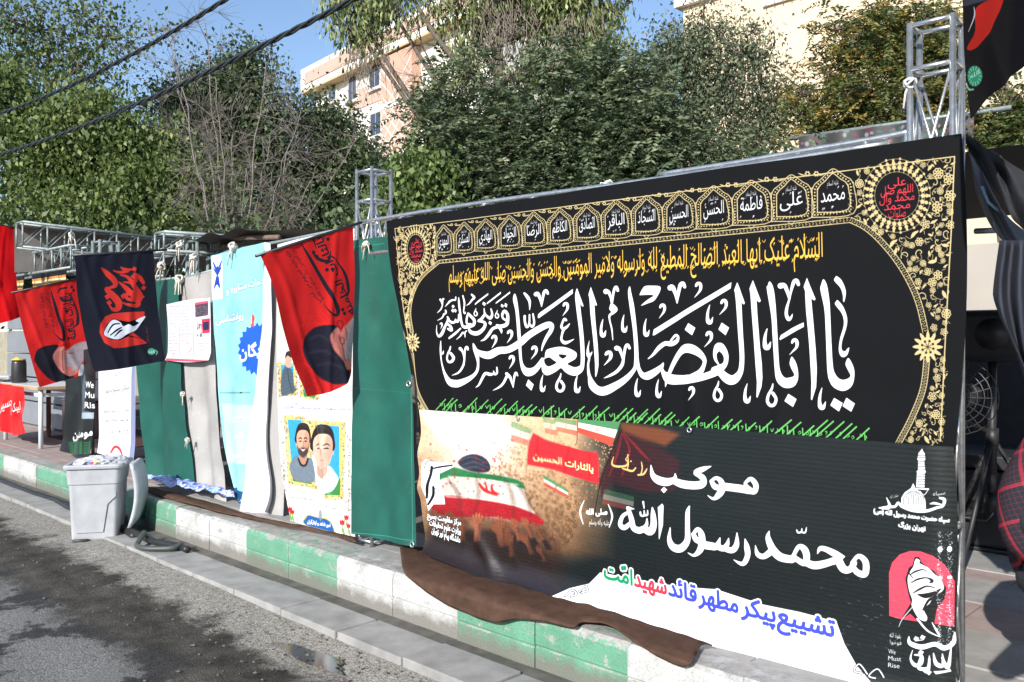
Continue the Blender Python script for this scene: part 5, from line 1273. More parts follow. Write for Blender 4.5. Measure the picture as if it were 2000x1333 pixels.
# ------------------------------------------------------------------ flags on poles reaching out over the kerb
M_POLE = plain("dark_pole", (0.05,0.05,0.055), 0.4, 0.6, .3, 20)
def flag(name, label, xw, bg, top, bottom, left, right, draw=None, poledir=None, amp=.02, seed=1, res=620, transl=.25, nu=50, nv=60, pole=True, rough=.55):
    pl = Plane((xw, 3.0, 0), a=(0.0, 1.0, 0.0))
    allp = list(top)+list(bottom)+list(left)+list(right)
    x0, x1 = min(p[0] for p in allp)-8, max(p[0] for p in allp)+8; y0, y1 = min(p[1] for p in allp)-8, max(p[1] for p in allp)+8
    cv = Canvas(pl, [(x0,y0),(x1,y0),(x1,y1),(x0,y1)], res, bg)
    if draw: draw(cv)
    mt = cloth_mat(name+"_cloth", cv.image("print_"+name), rough=.8, spec=.06, transl=transl, wb=.25, back=None, dirt=.03)
    def dsp(s, t, u, v): return amp*(np.sin(u*5.5+v*2.2+seed)*v*1.0+.6*np.sin(u*9-v*3+seed*2)*v)+.012*np.exp(-((u-.35-.4*v)/.05)**2)*v+.010*np.exp(-((u-.8+.35*v)/.04)**2)+.008*np.exp(-((u-.1-.2*v)/.04)**2)+.004*np.sin(u*30+v*6)*np.exp(-v*5)+.014*(vnoise(s*9,t*6,seed)-.5)
    rt = empty(name, pl.w(pl.st([right[0]]))[0], label, "flag")
    fl = sheet("flag_cloth", pl, top, bottom, left, right, mt, cv, nu, nv, dsp, rt)
    if pole:
        a = pl.w(pl.st([top[0]]))[0]; b2 = pl.w(pl.st([top[-1]]))[0]; d = (b2-a)/np.linalg.norm(b2-a)
        MB().tube([a-d*.03, b2+d*.12], .009, 8).build("flag_pole", M_POLE, rt, True)
    return rt
RED_ = (.86,.17,.17); DK = (.16,.16,.20)
UPL = (-1.0, 0.12)
def nearred(cv):
    f = lambda l: [(400+p[0]*.25, 440+p[1]*.25)+((p[2]*.25,) if len(p) > 2 else ()) for p in l]
    cv.strokes([f([(750,140,6),(820,260,24),(900,400,28),(980,540,30),(1030,650,34),(1025,700,24),(980,690,14),(930,620,4)])], DK)
    cv.text('یالثارات الخامنه', (693,612), (628,462), 15, DK, up=(-.93,.36), dil=1)
    cv.strokes([f([(1010,260,5),(1090,380,22),(1120,500,24),(1110,560,8)]), f([(870,180,6),(840,100,18),(800,120,8)]), f([(980,200,5),(960,280,22),(880,260,26),(840,200,8)])], DK)
    for p in ((930,75),(960,110),(850,215),(875,245),(950,350),(990,345),(1070,660),(1085,690)): cv.fill([np.array(f(ell(*p,15,15,8)))], DK)
    cv.text('من المومنین رجال صدقوا ما عاهدوا', (633,585), (574,488), 8, DK, up=(-.9,.4)); cv.text('الله علیه فمنهم من قضی', (626,592), (562,490), 7, DK, up=(-.9,.4))
    cv.poly(f([(960,780),(1010,785),(1040,800),(990,830),(965,870),(985,960),(1040,1040),(1075,1085),(1112,1130),(1122,1190),(1080,1232),(1000,1240),(900,1180),(820,1080),(780,960),(800,870),(870,800)]), (.15,.15,.20), sm=True)
    cv.strokes([f([(820,900,10),(900,860,16),(960,900,8)]), f([(830,1000,10),(930,980,18),(1010,1040,8)]), f([(880,1100,10),(980,1080,20),(1080,1140,8)])], (.24,.24,.30), .7, blur=3)
    cv.poly(f([(1030,795),(1050,835),(1070,800),(1100,775),(1145,735),(1165,740),(1165,1100),(1140,1120),(1112,1130),(1075,1085),(1040,1040),(985,960),(965,870),(985,830)]), (.83,.50,.46), sm=True)
    cv.poly(f([(1095,850),(1130,760),(1165,740),(1165,1060),(1110,1060),(1075,1050),(1080,960)]), (.70,.66,.68), .9, blur=4, sm=True)
    cv.poly(f([(1070,1060),(1110,1030),(1135,1060),(1130,1110),(1095,1130),(1072,1100)]), (.86,.50,.46), sm=True)
    cv.strokes([f([(1025,760,5),(1045,745,5),(1068,765,5),(1060,805,5),(1035,800,5),(1025,760,5)]), f([(1040,880,5),(1070,880,5),(1072,920,5),(1045,925,5),(1040,880,5)]), f([(1055,925,5),(1065,1000,5),(1080,1060,5)])], (.12,.10,.12), .8)
    cv.soften((590,615,695,760), 2, .06, 7)
    cv.strokes([f([(1035,860,12),(1045,900,16)]), f([(1085,800,8),(1100,850,12),(1090,900,6)])], (.55,.25,.25), .7, blur=2)
flag("portrait_flag", "large red flag with black script and a turbaned man's portrait beside the green strip", -4.58, RED_, [(508,498),(560,482),(630,460),(690,440)], [(601,775),(640,768),(668,752),(688,728)], [(508,498),(532,556),(552,640),(574,712),(601,775)], [(690,440),(692,560),(688,728)], nearred, amp=.020, seed=2, transl=.3)
def blackflag(cv):
    f = lambda l: [(p[0]*.25, 400+p[1]*.25)+((p[2]*.25,) if len(p) > 2 else ()) for p in l]
    R2 = (.82,.22,.19)
    S = [f([(795,495,10),(840,540,40),(890,590,46),(900,630,36),(860,650,20),(830,660,30),(870,700,50),(920,760,56),(920,810,44),(880,820,26),(850,780,8)]), f([(945,490,10),(980,510,30),(1030,505,10)]), f([(885,515,8),(940,530,22),(1000,520,20)]), f([(965,605,8),(1030,610,26),(1060,590,30),(1030,560,18)]), f([(1050,545,30),(1090,570,34),(1120,610,30)]), f([(940,550,8),(1000,570,26),(1060,660,44),(1100,715,44),(1125,718,10)]),
         f([(930,605,10),(980,650,34),(1040,720,40),(1080,770,36),(1060,790,30),(990,780,20),(940,760,8)]), f([(1090,740,40),(1060,690,30),(1000,690,30),(985,730,24),(1040,750,26)])]
    cv.strokes(S, R2)
    for q in ([(1040,485),(1068,495),(1055,525),(1030,512)],[(1120,630),(1145,645),(1125,672),(1100,655)],[(940,710),(968,690),(985,715),(955,740)],[(815,715),(840,700),(860,725),(835,745)],[(830,765),(855,745),(875,770),(850,790)]): cv.poly(f(q), R2)
    cv.poly(f([(1128,835),(1128,885),(1050,900),(980,960),(1145,1075),(1150,1085),(960,1118),(880,1122),(810,1080),(775,1000),(780,930),(820,875),(880,850),(1000,840)]), R2, sm=False)
    cv.poly(f([(800,1010),(830,940),(880,890),(940,905),(1000,915),(1060,900),(1140,870),(1120,930),(1060,980),(1000,1020),(1120,1050),(1000,1030),(930,1060),(860,1055)]), (.07,.07,.10))
    cv.poly(f([(808,1012),(835,950),(880,900),(935,918),(960,950),(1000,935),(1040,950),(1085,925),(1060,905),(1135,872),(1100,930),(1060,980),(990,1012),(930,1050),(865,1046)]), (.88,.90,.94), sm=True)
    cv.strokes([f([(840,1000,8),(880,940,12),(930,930,8)]), f([(860,1020,8),(910,980,14),(945,960,8)]), f([(890,1030,6),(930,990,14),(950,980,8)])], (.07,.07,.10))
    cv.text('این الطالب بدم المقتول', (291,669), (287,640), 3, R2, up=(-1,0))
    cv.fill([ell(297,687,7.5,6.5,18)], (.30,.62,.52)); cv.text('الله', (291,690), (303,690), 5, (.85,.93,.9)); cv.strokes([[(304,684,2),(308,688,3),(306,693,2)]], (.30,.62,.52))
flag("black_fist_flag", "black flag with red script, a red arch and a white raised fist", -7.62, (.135,.14,.185), [(146,499),(220,493),(300,490)], [(186,727),(250,718),(323,705)], [(146,499),(152,580),(172,680),(186,727)], [(300,490),(308,590),(323,705)], blackflag, amp=.016, seed=4, transl=.15)
def leftred(cv):
    f = lambda l: [(p[0]*.25, 400+p[1]*.25)+((p[2]*.25,) if len(p) > 2 else ()) for p in l]
    cv.strokes([f([(400,675,6),(430,780,22),(460,880,26),(495,980,28),(500,1050,26),(470,1050,14),(420,1000,4)]), f([(540,690,6),(600,820,16),(610,920,24),(590,950,8)]), f([(520,650,14),(470,660,14),(455,690,6)]), f([(545,700,14),(560,740,16),(490,750,18),(470,720,8)])], DK)
    cv.text('یالثارات الخامنه', (150,662), (136,572), 17, DK, up=(-.97,.18), dil=1)
    cv.text('من المومنین رجال صدقوا ما', (107,648), (96,572), 8, DK, up=(-.97,.2)); cv.text('عاهدوا الله علیه فمنهم', (92,640), (82,572), 8, DK, up=(-.97,.2))
    for p in ((560,645),(575,670),(480,735),(530,830),(520,830),(545,985),(540,1045)): cv.fill([np.array(f(ell(*p,12,12,8)))], DK)
    cv.poly([(67,700),(75,682),(95,675),(114,675),(103,695),(108,710),(122,728),(140,732),(144,738),(125,747),(105,745),(85,730),(70,710)], (.14,.14,.18), sm=True)
    cv.poly([(113,680),(124,677),(130,684),(150,671),(170,667),(178,676),(162,705),(158,722),(140,735),(122,728),(108,710),(103,695)], (.80,.50,.46), sm=True)
    cv.poly([(138,680),(170,667),(178,678),(160,710),(146,724),(130,716),(128,700)], (.68,.65,.68), .9, blur=3, sm=True)
    cv.poly([(126,720),(136,716),(142,724),(136,732),(128,732)], (.84,.48,.45), sm=True)
    cv.strokes([[(118,678,1),(126,672,1),(132,678,1),(122,686,1)],[(122,686,1.1),(122,705,1.1),(124,724,1)]], (.12,.1,.12), .8); cv.strokes([[(134,690,2),(142,690,2.4)],[(144,682,1.6),(145,692,1.6)]], (.55,.24,.24), .7)
    cv.poly([(158,722),(166,706),(178,688),(200,700),(200,730),(160,742)], (.42,.32,.30), sm=True); cv.soften((64,665,190,750), 2, .06, 9); cv.poly([(154,724),(160,712),(164,716),(160,738),(154,736)], (.80,.82,.85), sm=True)
flag("portrait_flag", "red flag with a turbaned man's portrait hanging left of the black fist flag", -9.75, RED_, [(28,571),(80,559),(150,545)], [(76,757),(130,742),(186,725)], [(28,571),(44,640),(60,700),(76,757)], [(150,545),(165,640),(186,725)], leftred, amp=.014, seed=6, transl=.25)
flag("red_flag", "plain bright red flag cut by the left edge of the photo", -11.3, (.87,.10,.13), [(-60,424),(-20,434),(26,446)], [(-50,640),(0,632),(39,620)], [(-60,424),(-56,540),(-50,640)], [(26,446),(30,520),(39,620)], None, amp=.016, seed=8, transl=.3, nu=30, nv=40)
def cornerflag(cv):
     
    cv.poly([(1895,-40),(2040,-60),(2040,-30),(1884,12)], (.22,.23,.28))
    cv.poly([(1912,12),(1958,-8),(1945,40),(1925,80),(1908,95),(1896,92),(1910,60)], (.72,.13,.10), sm=True)
    cv.strokes([[(1907,12,1),(1908,30,2.4),(1898,60,1)]], (.75,.77,.82))
    st = [(1914+17*(1 if k % 2 else .88)*math.cos(k*math.pi/14), 146+21*(1 if k % 2 else .88)*math.sin(k*math.pi/14)) for k in range(28)]
    cv.fill([orient(st)], (.16,.58,.42))
    for k in range(14): a = k*math.pi/7; cv.line([(1914+10*math.cos(a),146+12*math.sin(a)),(1914+16*math.cos(a),146+20*math.sin(a))], 1, (.80,.92,.86))
    cv.text('الله', (1904,152), (1924,142), 9, (.85,.93,.88)); cv.strokes([[(1894,160,3),(1900,172,5),(1912,172,3)]], (.45,.75,.62))
flag("corner_flag", "black flag with a red curve and green emblem at the top right corner", -0.80, (.045,.047,.065), [(1878,-150),(1960,-170),(2050,-190)], [(1903,232),(1940,190),(2060,40)], [(1878,-150),(1884,0),(1892,140),(1903,232)], [(2050,-190),(2055,-60),(2060,40)], cornerflag, amp=.012, seed=9, res=500, transl=.1, nu=40, nv=50)
# ------------------------------------------------------------------ SECOND BOOTH: trusses, canopies, pennants
def truss(name, p, q, h, label, n=6, mat=None, r=.016, side=None, dep=.22):
    mat = mat or M_STEEL2
    p, q = Vector(p), Vector(q); up = Vector((0,0,1)); d = (q-p).normalized(); s = d.cross(up).normalized()*dep if side is None else Vector(side)
    t = empty(name, (p+q)/2, label, "truss")
    for o in (Vector((0,0,0)), s):
        for z in (0, h): rod("chord", p+o+up*z, q+o+up*z, r, mat, t)
    for k in range(n+1):
        a = p.lerp(q, k/n)
        rod("rung", a, a+up*h, r*.7, mat, t, 6); rod("rung", a+s, a+s+up*h, r*.7, mat, t, 6); rod("rung", a+up*(h+.001), a+s+up*(h+.001), r*.7, mat, t, 6)
        if k < n:
            b = p.lerp(q, (k+1)/n); rod("brace", a, b+up*h, .005, mat, t, 5); rod("brace", a+s, b+s+up*h, .005, mat, t, 5)
    return t
def post(x, y, w, ztop, label):
    t = empty("truss_tower", (x+w/2,y+w/2,PZ+.004), label, "truss"); z0 = PZ+.004
    cor = [(x,y),(x+w,y),(x+w,y+w),(x,y+w)]
    for c in cor: rod("chord", (*c,z0), (*c,ztop), .018, M_STEEL2, t)
    for z in (.32,.9,1.5,2.05,ztop-.02):
        for a in range(4): rod("rung", (*cor[a],z), (*cor[(a+1)%4],z), .013, M_STEEL2, t, 6)
post(-9.95, 3.62, .20, 2.66, "thin truss post behind the top corner of the left portrait flag")
post(-7.72, 3.64, .20, 2.50, "thin truss post behind the right edge of the black fist flag")
truss("roof_truss", (-10.95,3.15,2.62), (-10.95,4.95,2.55), .28, "dark roof truss sloping over the left canopy", 7)
truss("front_truss", (-13.5,3.62,2.36), (-9.97,3.62,2.36), .24, "lattice truss beam with pennants above the tea table", 12)
truss("front_truss", (-9.72,3.66,2.16), (-7.76,3.66,2.16), .22, "lattice truss beam half hidden above the dark green tarpaulin", 8)
truss("roof_truss", (-7.90,3.42,2.38), (-7.80,5.0,2.40), .17, "roof truss sticking out above the black flag's corner", 6)
M_CAN = plain("grey_canopy", (0.22,0.20,0.185), 0.8, 0, .18, 5, .3, 40)
def canopy(label, x0, x1, y0, y1, z, sag, tilt=0.0):
    nx, ny = 24, 16; V = []
    for j in range(ny+1):
        for i in range(nx+1):
            u, v = i/nx, j/ny
            V.append((x0+(x1-x0)*u, y0+(y1-y0)*v, z+tilt*v-sag*math.sin(math.pi*u)*math.sin(math.pi*v)+.02*math.sin(u*17+v*5)))
    F = [(j*(nx+1)+i, j*(nx+1)+i+1, (j+1)*(nx+1)+i+1, (j+1)*(nx+1)+i) for j in range(ny) for i in range(nx)]
    o = finish("canopy", V, F, M_CAN, None, True); tag(o, label, "canopy"); return o
canopy("grey canvas canopy sagging over the tea table booth at the far left", -17.5, -10.9, 3.2, 6.2, 2.90, .12, -.06)
canopy("grey canvas canopy behind the black fist flag and the cyan banner", -9.9, -6.4, 3.8, 6.2, 2.42, .10, .02)
canopy("narrow grey awning edge above the dark green tarpaulin", -7.85, -6.5, 3.6, 4.4, 2.50, .04, .02)
o = MB().tube([at_y(462,466,3.75), at_y(545,464,3.75)], .022, 12).build("brown_pipe", plain("rusty_pipe", (.16,.11,.085), .8, .2, .3, 30), None, True); tag(o, "rusty brown pipe lying on the canopy edge above the cyan banner", "pipe")
o = MB().tube([at_y(405,508,3.52), at_y(450,490,3.50), at_y(560,470,3.48), at_y(690,444,3.42)], .013, 8).build("hanging_rail", M_STEEL2, None, True); tag(o, "thin steel rail carrying the cyan banner and the tulip poster", "rail")
o = MB().tube([at_y(258,566,3.49), at_y(350,546,3.50), at_y(425,526,3.50)], .012, 8).build("hanging_rail", M_STEEL2, None, True); tag(o, "thin steel rail carrying the grey and dark green tarpaulins", "rail")
for (x, y, lb) in ((378,503,"thick frayed rope knot at the top left corner of the cyan banner"),(350,545,"white rope tied at the corner between green and grey tarpaulins"),(316,520,"white rope bow on the truss right of the black flag"),(140,460,"frayed white rope hanging under the left canopy truss"),(352,478,"short rope end hanging from the awning edge"),(455,482,"wire tie under the rusty pipe")):
    knot(at_y(x, y, 3.42), .034, lb, M_ROPE, 4)
for (x, y, lb) in ((357,770,"rope lacing half way down the gap beside the grey canvas"),(366,860,"rope lacing low in the gap beside the grey canvas")): knot(at_y(x, y, 3.38), .02, lb, M_ROPE, 3)
o = finish("canopy_skirt", [(-11.2,3.2+.25*i,z+.015*math.sin(i*1.7)) for z in (2.88,2.62,2.36) for i in range(8)], [(r*8+i, r*8+i+1, (r+1)*8+i+1, (r+1)*8+i) for r in range(2) for i in range(7)], M_CAN, None, True); tag(o, "grey canvas skirt hanging behind the left roof truss", "canopy")
# small black pennants under the front truss
def pennant(cv):
    cv.img[:] = (.07,.075,.11)
    y0 = 0
    h, w = cv.H, cv.W
    cv.img[int(h*.50):int(h*.66)] = (.72,.52,.28); cv.img[int(h*.55):int(h*.60)] = (.90,.82,.6)
    for k in range(60):
        cx, cy = rnd.uniform(0,w), rnd.uniform(h*.18,h*.42); r = rnd.uniform(2,6)
        cv.img[max(0,int(cy-r)):int(cy+r), max(0,int(cx-r)):int(cx+r)] = rnd.choice(((.70,.10,.12),(.60,.5,.2),(.1,.1,.2)))
panel("pennant", "small black pennant with gold band hanging from the truss beside the left red flag", (.07,.075,.11), [(62,528),(95,520),(127,512)], [(64,575),(96,568),(128,560)], [(62,528),(63,550),(64,575)], [(127,512),(128,540),(128,560)], .01, "pennant", 0, -.12, .6, 3, 16, 12, pennant)
panel("pennant", "narrow dark pennant next to the plain red flag", (.07,.075,.11), [(20,520),(32,514),(44,510)], [(20,590),(32,580),(45,572)], [(20,520),(20,560),(20,590)], [(44,510),(45,540),(45,572)], .008, "pennant", 0, -.12, .6, 5, 12, 12, pennant)

# grey cabinet behind the tea table
M_CAB = plain("grey_painted_metal", (0.20,0.215,0.24), 0.5, 0.1, .08, 3)
cab = empty("metal_cabinet", (-14.2,4.6,PZ), "tall grey sheet metal cabinet behind the tea table", "cabinet")
for k in range(5): MB().box((-15.6,4.35,PZ+.02+k*.36), (-12.9,4.9,PZ+.36+k*.36), .012).build("panel", M_CAB, cab)

# tea table
M_WHITEP = plain("white_painted_steel", (0.60,0.66,0.68), 0.4, 0, .06, 8); M_CHIP = plain("chipboard", (0.40,0.28,0.16), 0.8, 0, .3, 60)
tab = empty("table", (-11.95,3.78,PZ+.003), "white legged table with a chipboard top and tea things", "table")
tx0, tx1, ty0, ty1, tz = -12.75, -11.25, 3.46, 4.10, PZ+.74
MB().box((tx0,ty0,tz-.035), (tx1,ty1,tz), .004).build("table_top", M_CHIP, tab); MB().box((tx0+.02,ty0+.02,tz+.001), (tx1-.02,ty1-.02,tz+.006)).build("top_sheet", plain("white_laminate", (.62,.63,.66), .35, 0, .05), tab)
for x in (tx0+.05, tx1-.09):
    for y in (ty0+.04, ty1-.08): MB().tube([(x+.02,y+.02,PZ+.003),(x+.02,y+.02,tz-.036)], .026, 12).build("leg", M_WHITEP, tab, True)
for a in (((tx0+.07,ty0+.06),(tx1-.07,ty0+.06)),((tx0+.07,ty1-.06),(tx1-.07,ty1-.06)),((tx1-.07,ty0+.06),(tx1-.07,ty1-.06))): MB().box((min(a[0][0],a[1][0])-.012,min(a[0][1],a[1][1])-.012,tz-.12), (max(a[0][0],a[1][0])+.012,max(a[0][1],a[1][1])+.012,tz-.08)).build("apron_rail", M_WHITEP, tab)
# red satin cloth over the table's front
def satin(cv):
    cv.img[:] = (.82,.07,.09); cv.text('لبیک یا', (26,806), (42,800), 16, (.93,.8,.8), dil=1); cv.text('حسین', (6,802), (28,790), 20, (.93,.8,.8), dil=1)
PS = Plane((-12,3.43,0), 0.0)
cvS = Canvas(PS, [(-30,740),(70,740),(70,860),(-30,860)], 420, (.8,.07,.09)); satin(cvS)
mtS = cloth_mat("red_satin", cvS.image("print_red_satin"), rough=.22, spec=.6, wb=.1, back=(.6,.02,.03))
o = sheet("red_satin_cloth", PS, [(-30,744),(10,750),(54,757)], [(-26,822),(10,842),(36,850),(58,846)], [(-30,744),(-28,780),(-26,822)], [(54,757),(56,790),(52,815),(58,846)], mtS, cvS, 60, 30, lambda s,t,u,v: .03+.014*np.sin(u*26+v*2)+.012*np.sin(u*11+v*4)*v)
tag(o, "shiny red satin cloth with white script hanging from the tea table", "cloth")
# flask, tray of cups, kettle
fx, fy = at_y(37, 740, 3.62)[0], 3.62
fk = empty("flask", (fx,fy,tz+.006), "black vacuum flask with a yellow handle and lid rim on the tea table", "flask")
MB().lathe([(0,0),(.085,0),(.09,.02),(.088,.25),(.08,.29),(0,.29)], (fx,fy,tz+.008), 20).build("body", plain("black_plastic", (.02,.02,.022), .35, 0, .2, 10), fk, True)
MY = plain("yellow_plastic", (.70,.45,.03), .4, 0, .1)
MB().tube([(fx-.11,fy-.02,tz+.10),(fx-.135,fy-.02,tz+.22),(fx-.12,fy-.02,tz+.31),(fx-.02,fy-.02,tz+.325),(fx+.08,fy-.02,tz+.31)], .014, 8).build("handle", MY, fk, True)
MB().lathe([(.0,.29),(.084,.29),(.086,.305),(.0,.31)], (fx,fy,tz+.008), 20).build("lid", MY, fk, True)
kx = fx-.18
kt = empty("kettle", (kx,fy+.05,tz+.006), "white and navy plastic jug beside the black flask", "jug")
MB().lathe([(0,0),(.07,0),(.075,.05),(.06,.16),(.05,.20),(0,.20)], (kx,fy+.05,tz+.007), 18).build("body", plain("white_plastic", (.7,.7,.72), .4, 0, .05), kt, True)
MB().tube([(kx-.06,fy+.05,tz+.05),(kx-.12,fy+.05,tz+.08),(kx-.12,fy+.05,tz+.16),(kx-.05,fy+.05,tz+.19)], .012, 8).build("handle", plain("navy_plastic", (.02,.03,.10), .4), kt, True)
tr = finish("tray", *(lambda q: (q.v, q.f))(MB().box((kx-.55,fy-.10,tz+.007), (kx-.12,fy+.2,tz+.03), .005)), plain("dark_tray", (.03,.03,.035), .4)); tag(tr, "dark tray carrying rows of tea glasses", "tray")
M_GLASS, ntg, bg_ = new_mat("tea_glass"); bg_.inputs["Base Color"].default_value = (.75,.78,.8,1); bg_.inputs["Roughness"].default_value = .08; bg_.inputs["Transmission Weight"].default_value = .6
for k in range(12):
    gx_, gy_ = kx-.52+.075*(k % 6), fy-.03+.1*(k//6)
    o = MB().lathe([(0,.0),(.024,0),(.03,.06),(.027,.06),(.022,.004)], (gx_,gy_,tz+.031), 12).build("tea_glass", M_GLASS, None, True); tag(o, "small clear tea glass standing in a row on the dark tray", "glass", "tea glasses on the tray")
# steel pot under the table
px_, py_ = -12.15, 4.30
pt = empty("cooking_pot", (px_,py_,PZ), "big aluminium cooking pot with black lettering under the tea table", "pot")
MALU = plain("brushed_aluminium", (.62,.61,.59), .32, .9, .1, 14)
MB().lathe([(0,.004),(.24,.004),(.255,.03),(.255,.50),(.27,.51),(.26,.52),(.0,.52)], (px_,py_,PZ), 32).build("body", MALU, pt, True)
b = MB(); b.tube([(px_-.26,py_-.05,PZ+.36),(px_-.33,py_-.05,PZ+.36),(px_-.33,py_+.08,PZ+.36),(px_-.26,py_+.08,PZ+.36)], .01, 6); b.build("handle", MALU, pt, True)
o = MB().box((-12.6,4.0,PZ+.004), (-10.6,5.2,PZ+.012)).build("floor_mat", plain("maroon_mat", (.07,.022,.025), .95, 0, .2, 20)); tag(o, "dark maroon mat on the pavement under the pot", "mat")
o = MB().tube([(-12.62,4.02,PZ+.013),(-12.62,4.02,PZ+.66)], .03, 10).build("stool_post", plain("brown_post", (.16,.07,.06), .6)); tag(o, "brown round post standing behind the tea table", "post")

# ------------------------------------------------------------------ bin on the gutter
M_BIN = plain("grey_bin_plastic", (0.37,0.38,0.40), 0.5, 0, .12, 9, .08, 60); M_BIN2 = plain("dark_bin_plastic", (.06,.06,.065), .6)
bc = at_z(188, 1045, 0.0)
BX, BY = -7.24, 2.68
bn = empty("waste_bin", (BX,BY,0.0), "light grey plastic wheelie bin with its lid hanging open by the kerb", "bin")
th = math.radians(58); cth, sth = math.cos(th), math.sin(th)
def bl(x, y, z): return (BX+.86*x*cth-.9*y*sth, BY+.86*x*sth+.9*y*cth, z)
def bring(w, d, z, r, cy=0.0):
    out = []
    for (sx, sy, a0) in ((1,1,0),(-1,1,90),(-1,-1,180),(1,-1,270)):
        for k in range(5):
            a = math.radians(a0+k*22.5); out.append(bl(sx*(w/2-r)+math.cos(a)*r, cy+sy*(d/2-r)+math.sin(a)*r, z))
    return out
def loft(rings, cap0=True, cap1=False):
    v = [p for r in rings for p in r]; n = len(rings[0]); f = []
    for i in range(len(rings)-1):
        for k in range(n): f.append((i*n+k, i*n+(k+1)%n, (i+1)*n+(k+1)%n, (i+1)*n+k))
    if cap0: f.append(tuple(range(n-1,-1,-1)))
    if cap1: f.append(tuple(range((len(rings)-1)*n, len(rings)*n)))
    return MB().add(v, f)
loft([bring(.36,.38,.012,.03),bring(.38,.40,.03,.03),bring(.42,.44,.45,.035),bring(.425,.445,.455,.035),bring(.44,.46,.46,.04),bring(.46,.48,.59,.04),bring(.43,.45,.59,.04),bring(.40,.42,.40,.03),bring(.38,.40,.38,.03)], True, True).build("body", M_BIN, bn)
loft([bring(.47,.49,.578,.045),bring(.50,.52,.582,.05),bring(.505,.525,.60,.05),bring(.49,.51,.612,.05),bring(.44,.46,.612,.04),bring(.43,.45,.59,.04)], False, False).build("rim", M_BIN, bn)
MB().add([bl(-.15,-.2125,.08),bl(.08,-.2125,.08),bl(.12,-.2235,.30),bl(.19,-.2265,.36),bl(.19,-.2285,.40),bl(-.15,-.2285,.42)], [tuple(range(6))]).build("front_panel", M_BIN, bn)
for x in (-.15, .15): MB().tube([bl(x,.20,.07),bl(x+.05,.20,.07)], .065, 16).build("wheel", M_BIN2, bn, True)
MB().tube([bl(-.16,-.20,.02),bl(-.16,-.25,.03),bl(-.05,-.25,.03),bl(-.05,-.20,.02)], .012, 6).build("pedal", M_BIN2, bn, True)
b = MB(); k = 12
def lidp(u, v, o): return bl(.30+o+.05*math.sin(v*3.1)-.02*v, -.20+.44*u, .60-.50*v)
vs = [lidp(i/8, j/10, 0.0 if not (0 < i < 8 and 0 < j < 10) else .03) for j in range(11) for i in range(9)]
vs2 = [lidp(i/8, j/10, .03 if not (0 < i < 8 and 0 < j < 10) else .06) for j in range(11) for i in range(9)]
fs = [(j*9+i, j*9+i+1, (j+1)*9+i+1, (j+1)*9+i) for j in range(10) for i in range(8)]
n9 = 99; fs2 = [tuple(reversed([q+n9 for q in f])) for f in fs]
rim = [(i) for i in range(9)]+[9*j+8 for j in range(1,11)]+[90+i for i in range(7,-1,-1)]+[9*j for j in range(9,0,-1)]
sd = [(rim[i], rim[i]+n9, rim[(i+1)%len(rim)]+n9, rim[(i+1)%len(rim)]) for i in range(len(rim))]
MB().add(vs+vs2, fs+fs2+sd).build("lid", M_BIN, bn, True)
MB().tube([bl(.24,-.16,.595),bl(.24,.20,.595)], .018, 8).build("hinge", M_BIN, bn, True)
# rubbish: crumpled plastic, cups
m, nt, b_ = new_mat("clear_plastic_bag"); b_.inputs["Base Color"].default_value = (.72,.72,.74,1); b_.inputs["Roughness"].default_value = .15; b_.inputs["Transmission Weight"].default_value = .35; b_.inputs["Specular IOR Level"].default_value = .7
def crumple(name, c, rx, ry, rz, mat, seed, lab, cat, amp=.45, sub=4):
    bm = bmesh.new(); bmesh.ops.create_icosphere(bm, subdivisions=sub, radius=1); q = random.Random(seed)
    P = np.array([v.co[:] for v in bm.verts])
    nn = np.zeros(len(P))
    for k in range(14):
        d = np.array([q.gauss(0,1) for _ in range(3)]); d /= np.linalg.norm(d); nn += np.abs(((P@d)*q.uniform(2,6)+q.random()*5) % 1.0-.5)
    s = 1+amp*(nn/14-.25)*4
    P = P*s[:, None]*np.array((rx,ry,rz))+np.array(c)
    f = [tuple(v.index for v in fc.verts) for fc in bm.faces]; bm.free()
    o = finish(name, P, f, mat); tag(o, lab, cat); return o
crumple("plastic_bag", bl(0,.0,.575), .19, .20, .075, m, 5, "crumpled clear plastic bags filling the top of the bin", "rubbish", .55)
crumple("plastic_bag", bl(.14,.08,.60), .07, .09, .045, m, 9, "wad of crumpled clear plastic at the hinge side of the bin", "rubbish", .5, 3)
bx = empty("drink_carton", bl(-.08,-.12,.60), "small carton printed with colour bars lying in the bin", "carton")
for k, c in enumerate(((.02,.02,.025),(.03,.30,.60),(.65,.04,.25),(.75,.60,.05))): MB().add([bl(x,y,z) for z in (.60,.626) for (x,y) in ((-.08+k*.026,-.20),(-.056+k*.026,-.20),(-.056+k*.026,-.15),(-.08+k*.026,-.15))], [(0,3,2,1),(4,5,6,7),(0,1,5,4),(1,2,6,5),(2,3,7,6),(3,0,4,7)]).build("colour_bar", plain("carton_ink_%d" % k, c, .5, 0, .05), bx)

